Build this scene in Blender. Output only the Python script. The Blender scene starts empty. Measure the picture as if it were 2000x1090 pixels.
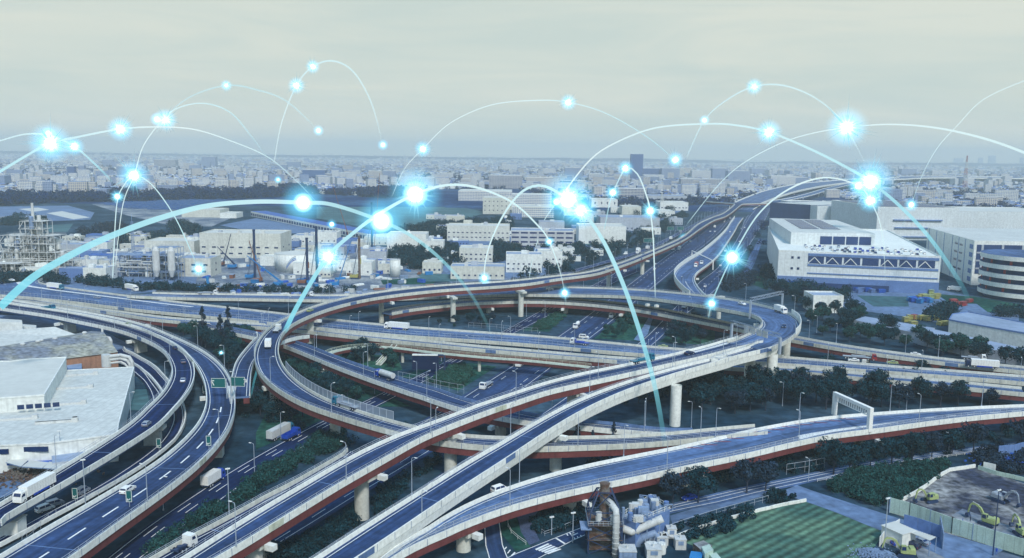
import bpy, math, random, re
import numpy as np
from mathutils import Vector as V, Matrix, noise as mnoise
random.seed(7)
R=math.radians
sc=bpy.context.scene
col=sc.collection
# ---------------------------------------------------------------- camera
FP=1700.0; CZ=95.0
cam_d=bpy.data.cameras.new('camera'); cam=bpy.data.objects.new('camera',cam_d); col.objects.link(cam); sc.camera=cam
cam_d.sensor_width=36; cam_d.lens=36*FP/2000; cam_d.clip_start=1; cam_d.clip_end=30000
pitch=math.atan(245.5/FP); rho=math.atan(0.0125)
R0=V((1,0,0)); U0=V((0,math.sin(pitch),math.cos(pitch))); FW=V((0,math.cos(pitch),-math.sin(pitch)))
CR=R0*math.cos(rho)+U0*math.sin(rho); CU=U0*math.cos(rho)-R0*math.sin(rho)
m=Matrix.Identity(4)
for i in range(3): m[i][0]=CR[i]; m[i][1]=CU[i]; m[i][2]=-FW[i]
m[0][3],m[1][3],m[2][3]=0,0,CZ
cam.matrix_world=m
# ---------------------------------------------------------------- world, sun, exposure
SUN_EL,SUN_AZ=R(46),R(160)
w=bpy.data.worlds.new('World'); sc.world=w; w.use_nodes=True; nt=w.node_tree; N=nt.nodes; LK=nt.links
bg=N['Background']; bg.inputs[1].default_value=1.0
sky=N.new('ShaderNodeTexSky'); sky.sky_type='NISHITA'; sky.sun_disc=False; sky.sun_elevation=SUN_EL; sky.sun_rotation=SUN_AZ
tc=N.new('ShaderNodeTexCoord'); sep=N.new('ShaderNodeSeparateXYZ'); LK.new(tc.outputs['Generated'],sep.inputs[0])
mp=N.new('ShaderNodeMapping'); mp.inputs['Scale'].default_value=(1.1,1.1,9.0); mp.inputs['Rotation'].default_value=(0,R(3),0); LK.new(tc.outputs['Generated'],mp.inputs[0])
nz=N.new('ShaderNodeTexNoise'); nz.inputs['Scale'].default_value=2.4; nz.inputs['Detail'].default_value=6; nz.inputs['Roughness'].default_value=.55; nz.inputs['Distortion'].default_value=.6; LK.new(mp.outputs[0],nz.inputs['Vector'])
rp=N.new('ShaderNodeValToRGB'); rp.color_ramp.elements[0].position=.36; rp.color_ramp.elements[0].color=(.60,.69,.645,1)
rp.color_ramp.elements[1].position=.62; rp.color_ramp.elements[1].color=(.71,.755,.675,1); LK.new(nz.outputs[0],rp.inputs[0])
sm=N.new('ShaderNodeVectorMath'); sm.operation='MULTIPLY'; LK.new(sky.outputs[0],sm.inputs[0]); sm.inputs[1].default_value=(.06,.105,.14)
mr=N.new('ShaderNodeMapRange'); mr.inputs[1].default_value=.2; mr.inputs[2].default_value=.75; mr.interpolation_type='SMOOTHSTEP'; LK.new(sep.outputs[2],mr.inputs[0])
mx=N.new('ShaderNodeMix'); mx.data_type='RGBA'; LK.new(mr.outputs[0],mx.inputs[0]); LK.new(rp.outputs[0],mx.inputs[6]); LK.new(sm.outputs[0],mx.inputs[7])
zb=N.new('ShaderNodeMapRange'); zb.inputs[1].default_value=.2; zb.inputs[2].default_value=.8; zb.inputs[3].default_value=0; zb.inputs[4].default_value=1; LK.new(sep.outputs[2],zb.inputs[0])
zc=N.new('ShaderNodeVectorMath'); zc.operation='SCALE'; zc.inputs[0].default_value=(.02,.19,.38); LK.new(zb.outputs[0],zc.inputs[3])
za=N.new('ShaderNodeVectorMath'); za.operation='ADD'; LK.new(mx.outputs[2],za.inputs[0]); LK.new(zc.outputs[0],za.inputs[1]); LK.new(za.outputs[0],bg.inputs[0])
sd=bpy.data.lights.new('sun','SUN'); sd.energy=3.1; sd.angle=R(9); sd.color=(1,.955,.88)
so=bpy.data.objects.new('sun',sd); col.objects.link(so)
# the light travels from the sun; nishita rotation is clockwise from +Y
sv=V((math.sin(SUN_AZ)*math.cos(SUN_EL),math.cos(SUN_AZ)*math.cos(SUN_EL),math.sin(SUN_EL)))
so.rotation_euler=sv.to_track_quat('Z','Y').to_euler()
sc.view_settings.view_transform='Standard'; sc.view_settings.look='None'; sc.view_settings.exposure=0.0; sc.view_settings.gamma=1
sc.render.engine='CYCLES'; sc.cycles.use_denoising=True; sc.cycles.max_bounces=6; sc.cycles.transparent_max_bounces=24; sc.cycles.volume_bounces=3
sc.cycles.volume_step_rate=4
# ---------------------------------------------------------------- picture point -> world point
def ray(px,py): return CR*(px-1000)+CU*(545-py)+FW*FP
def P(px,py,z=0.0):
    d=ray(px,py); return V((0,0,CZ))+d*((z-CZ)/d.z)
def PD(px,py,dist):
    d=ray(px,py); return V((0,0,CZ))+d*(dist/d.y)
def GD(px,py,z=0.0): return P(px,py,z).y
def topz(px,py,d): return PD(px,py,d).z
REG={'a':(0,250,3.634),'b':(500,250,3.634),'c':(1000,250,3.634),'d':(1500,250,3.634),'e':(0,530,3.634),'f':(500,530,3.634),
'g':(1000,530,3.634),'h':(1500,530,3.634),'i':(0,790,3.634),'j':(500,790,3.634),'k':(1000,790,3.634),'l':(1500,790,3.634),
't':(750,580,5.45),'u':(1000,560,4.5425),'v':(1100,400,4.5425),'w':(0,530,6.25),'x':(800,740,4.5425),'y':(1350,580,5.45),
'z':(880,930,6.25),'s':(1180,330,3.846),'o':(0,0,1.0)}
def px(s):
    r='o'; out=[]
    for t in s.split():
        if t in REG: r=t; continue
        x,y=t.split(','); o=REG[r]; out.append((o[0]+float(x)/o[2],o[1]+float(y)/o[2]))
    return out
# ---------------------------------------------------------------- materials
FD_=P(1590.8,993.6)-P(1500,1037.6); FIELD_ROT=-math.atan2(FD_.y,FD_.x)+math.pi/2
M={}; HAZE=1.35e-4
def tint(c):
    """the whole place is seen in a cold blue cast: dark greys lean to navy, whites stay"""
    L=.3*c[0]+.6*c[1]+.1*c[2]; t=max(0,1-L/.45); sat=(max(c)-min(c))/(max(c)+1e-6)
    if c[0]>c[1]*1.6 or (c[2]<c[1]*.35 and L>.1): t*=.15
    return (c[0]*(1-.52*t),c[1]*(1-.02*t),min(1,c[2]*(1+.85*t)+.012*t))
def mat(name,c,rough=.8,var=.2,scale=.25,metal=0,streak=0,c2=None,fine=.1,spec=.3,emit=None,c2pos=(.45,.6),bump=0):
    c=tint(c); c2=tint(c2) if c2 else None
    m=bpy.data.materials.new(name); m.use_nodes=True; M[name]=m; n=m.node_tree.nodes; l=m.node_tree.links; b=n['Principled BSDF']
    b.inputs['Roughness'].default_value=rough; b.inputs['Metallic'].default_value=metal; b.inputs['Specular IOR Level'].default_value=spec
    g=n.new('ShaderNodeNewGeometry'); a=n.new('ShaderNodeTexNoise'); a.inputs['Scale'].default_value=scale; a.inputs['Detail'].default_value=8; a.inputs['Roughness'].default_value=.6
    l.new(g.outputs['Position'],a.inputs['Vector'])
    r=n.new('ShaderNodeValToRGB'); l.new(a.outputs[0],r.inputs[0])
    if c2 is None:
        r.color_ramp.elements[0].position=.3; r.color_ramp.elements[1].position=.7
        r.color_ramp.elements[0].color=tuple(x*(1-var) for x in c)+(1,); r.color_ramp.elements[1].color=tuple(min(1,x*(1+var)) for x in c)+(1,)
    else:
        r.color_ramp.elements[0].position=c2pos[0]; r.color_ramp.elements[1].position=c2pos[1]
        r.color_ramp.elements[0].color=tuple(c)+(1,); r.color_ramp.elements[1].color=tuple(c2)+(1,)
    out=r.outputs[0]
    f=n.new('ShaderNodeTexNoise'); f.inputs['Scale'].default_value=scale*11; f.inputs['Detail'].default_value=4; l.new(g.outputs['Position'],f.inputs['Vector'])
    mr=n.new('ShaderNodeMapRange'); mr.inputs[1].default_value=.3; mr.inputs[2].default_value=.7; mr.inputs[3].default_value=1-fine*1.5; mr.inputs[4].default_value=1+fine; l.new(f.outputs[0],mr.inputs[0])
    k=n.new('ShaderNodeVectorMath'); k.operation='SCALE'; l.new(out,k.inputs[0]); l.new(mr.outputs[0],k.inputs[3]); out=k.outputs[0]
    if streak:
        mp=n.new('ShaderNodeMapping'); mp.inputs['Scale'].default_value=(.9,.9,.06); l.new(g.outputs['Position'],mp.inputs[0])
        s=n.new('ShaderNodeTexNoise'); s.inputs['Scale'].default_value=1.0; s.inputs['Detail'].default_value=5; l.new(mp.outputs[0],s.inputs['Vector'])
        m2=n.new('ShaderNodeMapRange'); m2.inputs[1].default_value=.5; m2.inputs[2].default_value=.72; m2.inputs[3].default_value=1; m2.inputs[4].default_value=1-streak; l.new(s.outputs[0],m2.inputs[0])
        k=n.new('ShaderNodeVectorMath'); k.operation='SCALE'; l.new(out,k.inputs[0]); l.new(m2.outputs[0],k.inputs[3]); out=k.outputs[0]
    l.new(out,b.inputs['Base Color'])
    if bump:
        bp=n.new('ShaderNodeBump'); bp.inputs['Strength'].default_value=bump; l.new(f.outputs[0],bp.inputs['Height']); l.new(bp.outputs[0],b.inputs['Normal'])
    return m
mat('asphalt',(.048,.054,.068),.85,.18,.05,fine=.18,spec=0.08)
mat('asphalt_old',(.11,.122,.14),.85,.2,.05,fine=.18,spec=0.1)
mat('asphalt_dark',(.018,.023,.036),.85,.2,.05,fine=.15,spec=0.05)
mat('concrete',(.55,.56,.50),.8,.1,.12,streak=.22)
mat('concrete_pale',(.74,.76,.71),.75,.06,.1,streak=.10)
mat('concrete_stained',(.50,.53,.42),.85,.2,.5,streak=.45)
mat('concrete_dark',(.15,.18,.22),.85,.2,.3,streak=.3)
mat('red_steel',(.16,.042,.036),.55,.2,.12,streak=.3)
mat('dark_steel',(.04,.045,.055),.5,.1,.5)
mat('marking',(.78,.80,.78),.7,.1,.4)
mat('marking_red',(.22,.05,.06),.8,.1,.4)
mat('pole_steel',(.38,.43,.48),.5,.1,.5,metal=.2)
mat('rail',(.42,.47,.53),.5,.1,.6)
mat('lamp_head',(.75,.78,.76),.5,.05)
mat('ground',(.032,.045,.034),.95,c2=(.085,.095,.075),scale=.02,fine=.3,spec=0)
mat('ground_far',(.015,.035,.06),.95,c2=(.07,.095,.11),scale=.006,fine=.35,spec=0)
mat('grass',(.03,.07,.028),.95,c2=(.06,.12,.045),scale=.04,fine=.35,spec=0)
mat('lawn',(.06,.11,.07),.95,c2=(.10,.155,.10),scale=.02,fine=.25)
mat('dirt',(.16,.14,.12),.95,c2=(.36,.34,.29),scale=.035,fine=.3)
mat('mud',(.06,.042,.036),.95,c2=(.36,.31,.24),scale=.045,fine=.5)
mat('yard',(.17,.19,.205),.9,.25,.03,fine=.25)
mat('brick_path',(.10,.085,.09),.9,.2,.3,fine=.3)
mat('bark',(.06,.045,.035),.95,.2,1)
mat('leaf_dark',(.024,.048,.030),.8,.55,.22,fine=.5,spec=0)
mat('leaf_mid',(.038,.078,.036),.8,.5,.22,fine=.5,spec=0)
mat('leaf_bright',(.035,.095,.034),.8,.45,.3,fine=.5)
mat('leaf_olive',(.042,.044,.034),.8,.5,.22,fine=.5,spec=0)
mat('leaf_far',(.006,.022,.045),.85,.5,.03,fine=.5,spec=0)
mat('wall_white',(.70,.73,.70),.8,.08,.06,streak=.15)
mat('wall_cream',(.58,.59,.53),.8,.1,.06,streak=.15)
mat('wall_grey',(.40,.43,.46),.8,.12,.06,streak=.15)
mat('wall_orange',(.38,.19,.11),.85,.15,.2,streak=.2)
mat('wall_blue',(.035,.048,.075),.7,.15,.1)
mat('wall_slate',(.16,.20,.27),.7,.1,.1)
mat('roof_white',(.56,.57,.53),.6,.07,.03,fine=.05)
mat('roof_grey',(.30,.33,.36),.75,.15,.04)
mat('roof_blue',(.05,.11,.22),.6,.2,.1)
mat('roof_rust',(.25,.21,.17),.85,c2=(.40,.36,.25),scale=.05,fine=.35)
mat('glass',(.02,.03,.05),.15,.2,.4,spec=.6)
mat('paint_white',(.80,.81,.78),.35,.04,.3,spec=.5)
mat('paint_black',(.018,.02,.028),.3,.1,.3,spec=.5)
mat('paint_silver',(.38,.41,.44),.35,.05,.3,metal=.4)
mat('paint_blue',(.02,.06,.22),.35,.1,.3)
mat('paint_green',(.02,.16,.15),.4,.15,.3)
mat('paint_red',(.30,.03,.03),.4,.15,.3)
mat('paint_yellow',(.36,.33,.10),.45,.12,.3)
mat('paint_lime',(.36,.39,.14),.45,.12,.3)
mat('tyre',(.012,.012,.014),.9,.1)
mat('steel_light',(.55,.57,.56),.5,.12,.4,streak=.2)
mat('steel_grey',(.25,.29,.33),.5,.2,.4,streak=.3)
mat('rust',(.13,.075,.05),.9,c2=(.25,.17,.10),scale=.6,fine=.4)
mat('sign_green',(.01,.11,.06),.5,.05)
mat('sign_blue',(.02,.12,.35),.5,.05)
mat('solar',(.02,.045,.08),.25,.2,.1,spec=.6)
mat('panel_green',(.42,.55,.48),.7,.1,.3,streak=.25)
mat('crane_blue',(.03,.20,.30),.5,.1)
mat('crane_orange',(.22,.09,.05),.5,.1)
mat('tarp_blue',(.03,.10,.26),.6,.3,.5)
for k_ in ('asphalt','asphalt_old','asphalt_dark'):
    # wheel tracks, patches and worn streaks run along the lane (UV in metres: across, along)
    n=M[k_].node_tree.nodes; l=M[k_].node_tree.links; bs=n['Principled BSDF']; src=bs.inputs['Base Color'].links[0].from_socket; uv=n.new('ShaderNodeUVMap')
    for sc2,lo,hi,a_,b_ in (((.9,.012,1),.35,.65,.72,1.32),((.10,.035,1),.47,.53,.88,1.14)):
        mp=n.new('ShaderNodeMapping'); mp.inputs['Scale'].default_value=sc2; l.new(uv.outputs[0],mp.inputs[0]); q=n.new('ShaderNodeTexNoise'); q.inputs['Scale'].default_value=1; q.inputs['Detail'].default_value=2; l.new(mp.outputs[0],q.inputs['Vector'])
        mr=n.new('ShaderNodeMapRange'); mr.inputs[1].default_value=lo; mr.inputs[2].default_value=hi; mr.inputs[3].default_value=a_; mr.inputs[4].default_value=b_; l.new(q.outputs[0],mr.inputs[0])
        k=n.new('ShaderNodeVectorMath'); k.operation='SCALE'; l.new(src,k.inputs[0]); l.new(mr.outputs[0],k.inputs[3]); src=k.outputs[0]
    l.new(src,bs.inputs['Base Color'])
def field_mat():
    m=mat('crop_field',(.075,.12,.05),.95,c2=(.15,.20,.08),scale=.05,fine=.25); n=m.node_tree.nodes; l=m.node_tree.links; b=n['Principled BSDF']
    src=b.inputs['Base Color'].links[0].from_socket
    g=n.new('ShaderNodeNewGeometry'); mp=n.new('ShaderNodeMapping'); mp.inputs['Rotation'].default_value=(0,0,FIELD_ROT); l.new(g.outputs['Position'],mp.inputs[0])
    wv=n.new('ShaderNodeTexWave'); wv.inputs['Scale'].default_value=.125; wv.inputs['Distortion'].default_value=1.0; wv.inputs['Detail'].default_value=2; wv.inputs['Detail Scale'].default_value=1; l.new(mp.outputs[0],wv.inputs[0])
    mr=n.new('ShaderNodeMapRange'); mr.inputs[3].default_value=.55; mr.inputs[4].default_value=1.3; l.new(wv.outputs[1],mr.inputs[0])
    k=n.new('ShaderNodeVectorMath'); k.operation='SCALE'; l.new(src,k.inputs[0]); l.new(mr.outputs[0],k.inputs[3]); l.new(k.outputs[0],b.inputs['Base Color'])
field_mat()
def window_mat(name,wall,glass,pu=3.2,pv=3.0,u0=.15,u1=.85,v0=.35,v1=.85):
    """a far facade: rows of windows laid out in metres over the wall's UVs"""
    m=mat(name,wall,.8,.08,.05); n=m.node_tree.nodes; l=m.node_tree.links; b=n['Principled BSDF']; src=b.inputs['Base Color'].links[0].from_socket
    uv=n.new('ShaderNodeUVMap'); s=n.new('ShaderNodeSeparateXYZ'); l.new(uv.outputs[0],s.inputs[0])
    def win(o,p,a,c):
        d=n.new('ShaderNodeMath'); d.operation='DIVIDE'; d.inputs[1].default_value=p; l.new(o,d.inputs[0])
        f=n.new('ShaderNodeMath'); f.operation='FRACT'; l.new(d.outputs[0],f.inputs[0])
        g=n.new('ShaderNodeMath'); g.operation='GREATER_THAN'; g.inputs[1].default_value=a; l.new(f.outputs[0],g.inputs[0])
        h=n.new('ShaderNodeMath'); h.operation='LESS_THAN'; h.inputs[1].default_value=c; l.new(f.outputs[0],h.inputs[0])
        k=n.new('ShaderNodeMath'); k.operation='MULTIPLY'; l.new(g.outputs[0],k.inputs[0]); l.new(h.outputs[0],k.inputs[1]); return k.outputs[0]
    k=n.new('ShaderNodeMath'); k.operation='MULTIPLY'; l.new(win(s.outputs[0],pu,u0,u1),k.inputs[0]); l.new(win(s.outputs[1],pv,v0,v1),k.inputs[1])
    x=n.new('ShaderNodeMix'); x.data_type='RGBA'; l.new(k.outputs[0],x.inputs[0]); l.new(src,x.inputs[6]); x.inputs[7].default_value=tint(glass)+(1,); l.new(x.outputs[2],b.inputs['Base Color'])
window_mat('fac_white',(.66,.66,.60),(.10,.13,.18))
window_mat('fac_cream',(.58,.54,.46),(.09,.11,.15),3.6,3.1)
window_mat('fac_grey',(.33,.36,.40),(.06,.08,.12),3.0,3.0)
window_mat('fac_dark',(.12,.15,.21),(.03,.04,.07),4.0,3.2,.1,.9)
window_mat('fac_slab',(.50,.50,.47),(.035,.05,.09),7.0,3.3,.06,.97,.3,.8)
window_mat('fac_office',(.45,.47,.49),(.02,.03,.06),9.0,4.6,.08,.86,.4,.78)
window_mat('fac_clad',(.62,.67,.68),(.50,.53,.54),4.5,60,.0,.06,.0,1.0)
window_mat('roof_seam',(.55,.57,.54),(.46,.48,.46),3.0,400,.0,.08,0,1.0)
def trans_mat(name,c,alpha):
    m=bpy.data.materials.new(name); m.use_nodes=True; M[name]=m; n=m.node_tree.nodes; l=m.node_tree.links; b=n['Principled BSDF']
    b.inputs['Base Color'].default_value=c+(1,); b.inputs['Roughness'].default_value=.4
    t=n.new('ShaderNodeBsdfTransparent'); x=n.new('ShaderNodeMixShader'); x.inputs[0].default_value=alpha
    l.new(t.outputs[0],x.inputs[1]); l.new(b.outputs[0],x.inputs[2]); l.new(x.outputs[0],n['Material Output'].inputs[0])
trans_mat('mesh_panel',(.42,.48,.56),.22); trans_mat('noise_panel',(.42,.50,.60),.42)
# ---------------------------------------------------------------- mesh helper
class MB:
    def __init__(s): s.v=[]; s.f=[]; s.m=[]; s.uv=[]
    def face(s,idx,mi=0,uv=None): s.f.append(idx); s.m.append(mi); s.uv.append(uv)
    def quad(s,a,b,c,d,mi=0,uv=None):
        k=len(s.v); s.v+=[tuple(a),tuple(b),tuple(c),tuple(d)]; s.face((k,k+1,k+2,k+3),mi,uv)
    def poly(s,pts,mi=0):
        k=len(s.v); s.v+=[tuple(p) for p in pts]; s.face(tuple(range(k,k+len(pts))),mi)
    def box(s,c,d,rz=0,mi=0,taper=1.0,rx=None):
        cx,cy,cz=c; hx,hy,hz=d[0]/2,d[1]/2,d[2]/2; k=len(s.v); co,si=math.cos(rz),math.sin(rz)
        for sx,sy,sz in ((-1,-1,-1),(1,-1,-1),(1,1,-1),(-1,1,-1),(-1,-1,1),(1,-1,1),(1,1,1),(-1,1,1)):
            t=taper if sz>0 else 1; x,y=sx*hx*t,sy*hy*t
            s.v.append((cx+x*co-y*si,cy+x*si+y*co,cz+sz*hz))
        for fi,f in enumerate(((0,3,2,1),(4,5,6,7),(0,1,5,4),(1,2,6,5),(2,3,7,6),(3,0,4,7))):
            uv=None
            if fi>=2:
                L=d[0] if fi in(2,4) else d[1]; uv=((0,0),(L,0),(L,d[2]),(0,d[2]))
            s.face(tuple(k+i for i in f),mi,uv)
    def prism(s,pts,z0,z1,mi=0,mtop=None,bottom=False):
        n=len(pts); k=len(s.v); s.v+=[(p[0],p[1],z0) for p in pts]+[(p[0],p[1],z1) for p in pts]
        for i in range(n):
            j=(i+1)%n; L=math.dist(pts[i][:2],pts[j][:2]); s.face((k+i,k+j,k+n+j,k+n+i),mi,((0,0),(L,0),(L,z1-z0),(0,z1-z0)))
        s.face(tuple(k+n+i for i in range(n)),mi if mtop is None else mtop,[(p[0],p[1]) for p in pts])
    def cyl(s,a,b,r,r2=None,n=8,mi=0,caps=True):
        a,b=V(a),V(b); r2=r if r2 is None else r2; d=(b-a)
        if d.length<1e-6: return
        d.normalize(); t=d.orthogonal().normalized(); o=d.cross(t); k=len(s.v)
        for q,rr in ((a,r),(b,r2)):
            for i in range(n):
                an=2*math.pi*i/n; s.v.append(tuple(q+(t*math.cos(an)+o*math.sin(an))*rr))
        for i in range(n): s.face((k+i,k+(i+1)%n,k+n+(i+1)%n,k+n+i),mi)
        if caps: s.face(tuple(k+n-1-i for i in range(n)),mi); s.face(tuple(k+n+i for i in range(n)),mi)
    def bar(s,a,b,w,mi=0): s.cyl(a,b,w/2,n=4,mi=mi,caps=False)
    def tube(s,pts,r,n=8,mi=0):
        pts=[V(p) for p in pts]; rr=r if hasattr(r,'__len__') else [r]*len(pts); k=len(s.v)
        t0=(pts[1]-pts[0]).normalized(); u=t0.orthogonal().normalized()
        for i,p in enumerate(pts):
            t=(pts[min(i+1,len(pts)-1)]-pts[max(i-1,0)]).normalized(); u=(u-t*u.dot(t)).normalized(); o=t.cross(u)
            for j in range(n):
                an=2*math.pi*j/n; s.v.append(tuple(p+(u*math.cos(an)+o*math.sin(an))*rr[i]))
        for i in range(len(pts)-1):
            for j in range(n): s.face((k+i*n+j,k+i*n+(j+1)%n,k+(i+1)*n+(j+1)%n,k+(i+1)*n+j),mi)
        s.face(tuple(k+n-1-j for j in range(n)),mi); s.face(tuple(k+(len(pts)-1)*n+j for j in range(n)),mi)
    def sphere(s,c,r,n=10,mi=0,sz=1):
        pts=[]; k=len(s.v); h=n//2
        for i in range(h+1):
            th=math.pi*i/h
            for j in range(n):
                an=2*math.pi*j/n; s.v.append((c[0]+r*math.sin(th)*math.cos(an),c[1]+r*math.sin(th)*math.sin(an),c[2]+r*sz*math.cos(th)))
        for i in range(h):
            for j in range(n): s.face((k+i*n+j,k+(i+1)*n+j,k+(i+1)*n+(j+1)%n,k+i*n+(j+1)%n),mi)
    def strip(s,A,B,mi=0,uv=False):
        k=len(s.v); s.v+=[tuple(p) for p in A]+[tuple(p) for p in B]; n=len(A)
        L_=0
        for i in range(n-1):
            if uv: d=(V(A[i+1])-V(A[i])).length; w_=(V(A[i])-V(B[i])).length; u_=((0,L_),(0,L_+d),(w_,L_+d),(w_,L_)); L_+=d
            s.face((k+i,k+i+1,k+n+i+1,k+n+i),mi,u_ if uv else None)
    def build(s,name,mats,parent=None,smooth=False):
        me=bpy.data.meshes.new(name); me.from_pydata(s.v,[],s.f)
        mats=mats if isinstance(mats,(list,tuple)) else [mats]
        for x in mats: me.materials.append(M[x] if isinstance(x,str) else x)
        if len(mats)>1: me.polygons.foreach_set('material_index',s.m)
        if any(u is not None for u in s.uv):
            L=me.uv_layers.new(name='UVMap'); arr=[]
            for f,u in zip(s.f,s.uv):
                if u is None: arr+=[0.0,0.0]*len(f)
                else:
                    for a in u: arr+=[a[0],a[1]]
            L.data.foreach_set('uv',arr)
        if smooth: me.polygons.foreach_set('use_smooth',[True]*len(me.polygons))
        me.update(); o=bpy.data.objects.new(name,me); col.objects.link(o)
        if parent is not None: o.parent=parent
        return o
def tag(o,label,cat,group=None,kind=None):
    if label: o['label']=label
    if cat: o['category']=cat
    if group: o['group']=group
    if kind: o['kind']=kind
    return o
def empty(name,loc,label,cat,group=None,rz=0):
    o=bpy.data.objects.new(name,None); o.location=loc; o.rotation_euler=(0,0,rz); o.empty_display_size=.5; col.objects.link(o); return tag(o,label,cat,group)
def copy_tree(o,loc=None,rz=None,parent=None,scale=None):
    c=o.copy(); col.objects.link(c); c.parent=parent
    if loc is not None: c.location=loc
    if rz is not None: c.rotation_euler=(0,0,rz)
    if scale is not None: c.scale=scale if hasattr(scale,'__len__') else (scale,)*3
    for k in o.children: copy_tree(k,parent=c)
    return c
def structure(o): o['kind']='structure'; return o
ORD='first second third fourth fifth sixth seventh eighth ninth tenth eleventh twelfth thirteenth fourteenth fifteenth sixteenth seventeenth eighteenth nineteenth'.split()
def ordw(i):
    if i<19: return ORD[i]
    i+=1; t=['twenty','thirty','forty','fifty','sixty','seventy','eighty','ninety'][i//10-2] if i<100 else None
    if t is None: return ('hundredth' if i==100 else 'hundred and '+ordw(i-101))
    return {'twenty':'twentieth','thirty':'thirtieth','forty':'fortieth','fifty':'fiftieth','sixty':'sixtieth','seventy':'seventieth','eighty':'eightieth','ninety':'ninetieth'}[t] if i%10==0 else t+'-'+ORD[i%10-1]
def ground_patch(name,pxs,mt,z=.03,kind='structure'):
    b=MB(); b.poly([P(x,y,z) for x,y in px(pxs)]); o=b.build(name,mt); o['kind']=kind; return o
# ---------------------------------------------------------------- roads
def catmull(pts,ds):
    out=[]; n=len(pts)
    for i in range(n-1):
        p0=pts[max(i-1,0)]; p1=pts[i]; p2=pts[i+1]; p3=pts[min(i+2,n-1)]
        k=max(1,int((p2-p1).length/ds))
        for j in range(k):
            t=j/k; out.append(.5*((2*p1)+(p2-p0)*t+(2*p0-5*p1+4*p2-p3)*t*t+(3*p1-p0-3*p2+p3)*t*t*t))
    out.append(pts[-1]); return out
def smooth(a,k):
    n=len(a); o=[]
    for i in range(n):
        w=min(k,i,n-1-i); s=a[i-w]
        for j in range(i-w+1,i+w+1): s=s+a[j]
        o.append(s/(2*w+1))
    return o
def lerpz(z,t):
    if not hasattr(z,'__len__'): return z
    t=max(0,min(1,t))*(len(z)-1); i=min(int(t),len(z)-2); return z[i]+(z[i+1]-z[i])*(t-i)
def edge(pts,z,ds):
    L=[0]
    for a,b in zip(pts,pts[1:]): L.append(L[-1]+math.dist(a,b))
    return catmull([P(x,y,lerpz(z,l/L[-1])) for (x,y),l in zip(pts,L)],ds)
ROADS={}
class Road:
    def __init__(s,name,L,Rr,z,ds=4,sm=4,ws=8):
        a=edge(px(L),z,ds); b=edge(px(Rr),z,ds/2); bx=np.array([(q.x,q.y) for q in b])
        c=[];w=[]
        for p in a:
            j=int(np.argmin((bx[:,0]-p.x)**2+(bx[:,1]-p.y)**2)); q=b[j]
            c.append(V(((p.x+q.x)/2,(p.y+q.y)/2,(p.z+q.z)/2))); w.append(math.hypot(p.x-q.x,p.y-q.y))
        c=smooth(c,sm); w=smooth(w,ws)
        # drop stations that fold back
        C=[c[0]];Wd=[w[0]]
        for p,ww in zip(c[1:],w[1:]):
            if (p-C[-1]).length>ds*.35: C.append(p); Wd.append(ww)
        s.c=C; s.w=Wd; s.n=len(C); s.nm=[]; s.s=[0]
        for i in range(s.n):
            t=C[min(i+1,s.n-1)]-C[max(i-1,0)]; s.nm.append(V((-t.y,t.x,0)).normalized())
            if i: s.s.append(s.s[-1]+(C[i]-C[i-1]).length)
        # side sign so that k=+1 is the L edge
        s.sg=1 if (a[len(a)//2]-C[min(s.n-1,len(a)//2)]).dot(s.nm[min(s.n-1,len(a)//2)])>0 else -1
        s.len=s.s[-1]; s.drop=1.0; s.name=name; ROADS[name]=s
    def at(s,i,k,off=0,dz=0): return s.c[i]+s.nm[i]*s.sg*(k*s.w[i]/2+off)+V((0,0,dz))
    def ats(s,d,k,off=0,dz=0):
        d=max(0,min(s.len-1e-3,d)); i=int(np.searchsorted(s.s,d,'right'))-1; i=max(0,min(i,s.n-2)); t=(d-s.s[i])/(s.s[i+1]-s.s[i])
        return s.at(i,k,off,dz).lerp(s.at(i+1,k,off,dz),t)
    def near(s,x,y,dz=None):
        """station (distance, k) under a picture point on the driving surface"""
        dz=-s.drop if dz is None else dz; best=None
        for i in range(s.n):
            q=P(x,y,s.c[i].z+dz); d=(q-s.c[i]-V((0,0,dz))).length
            if best is None or d<best[0]: best=(d,i,q)
        d,i,q=best; return i,q
    def dirat(s,i):
        t=s.c[min(i+1,s.n-1)]-s.c[max(i-1,0)]; return math.atan2(t.y,t.x)
    def sweep(s,b,prof,mi=0,i0=0,i1=None,cap=True,closed=True):
        i1=s.n-1 if i1 is None else i1; k=len(b.v); m=len(prof)
        for i in range(i0,i1+1):
            for (kk,off,dz) in prof: b.v.append(tuple(s.at(i,kk,off,dz)))
        for i in range(i1-i0):
            for j in range(m if closed else m-1):
                a=k+i*m+j; c=k+i*m+(j+1)%m; b.face((a,c,c+m,a+m),mi)
        if cap and closed: b.face(tuple(k+j for j in range(m)),mi); b.face(tuple(k+(i1-i0)*m+m-1-j for j in range(m)),mi)
    def line(s,b,k,off,wd=.22,dash=None,dz=None,d0=0,d1=None,mi=0):
        dz=-s.drop+.03 if dz is None else dz; d1=s.len if d1 is None else min(d1,s.len)
        if dash is None: segs=[(d0,d1)]
        else:
            segs=[]; d=d0
            while d<d1: segs.append((d,min(d+dash[0],d1))); d+=dash[0]+dash[1]
        for a,e in segs:
            n=max(1,int((e-a)/5)); A=[];B=[]
            for j in range(n+1):
                d=a+(e-a)*j/n; A.append(s.ats(d,k,off-wd/2,dz)); B.append(s.ats(d,k,off+wd/2,dz))
            b.strip(A,B,mi)
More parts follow.
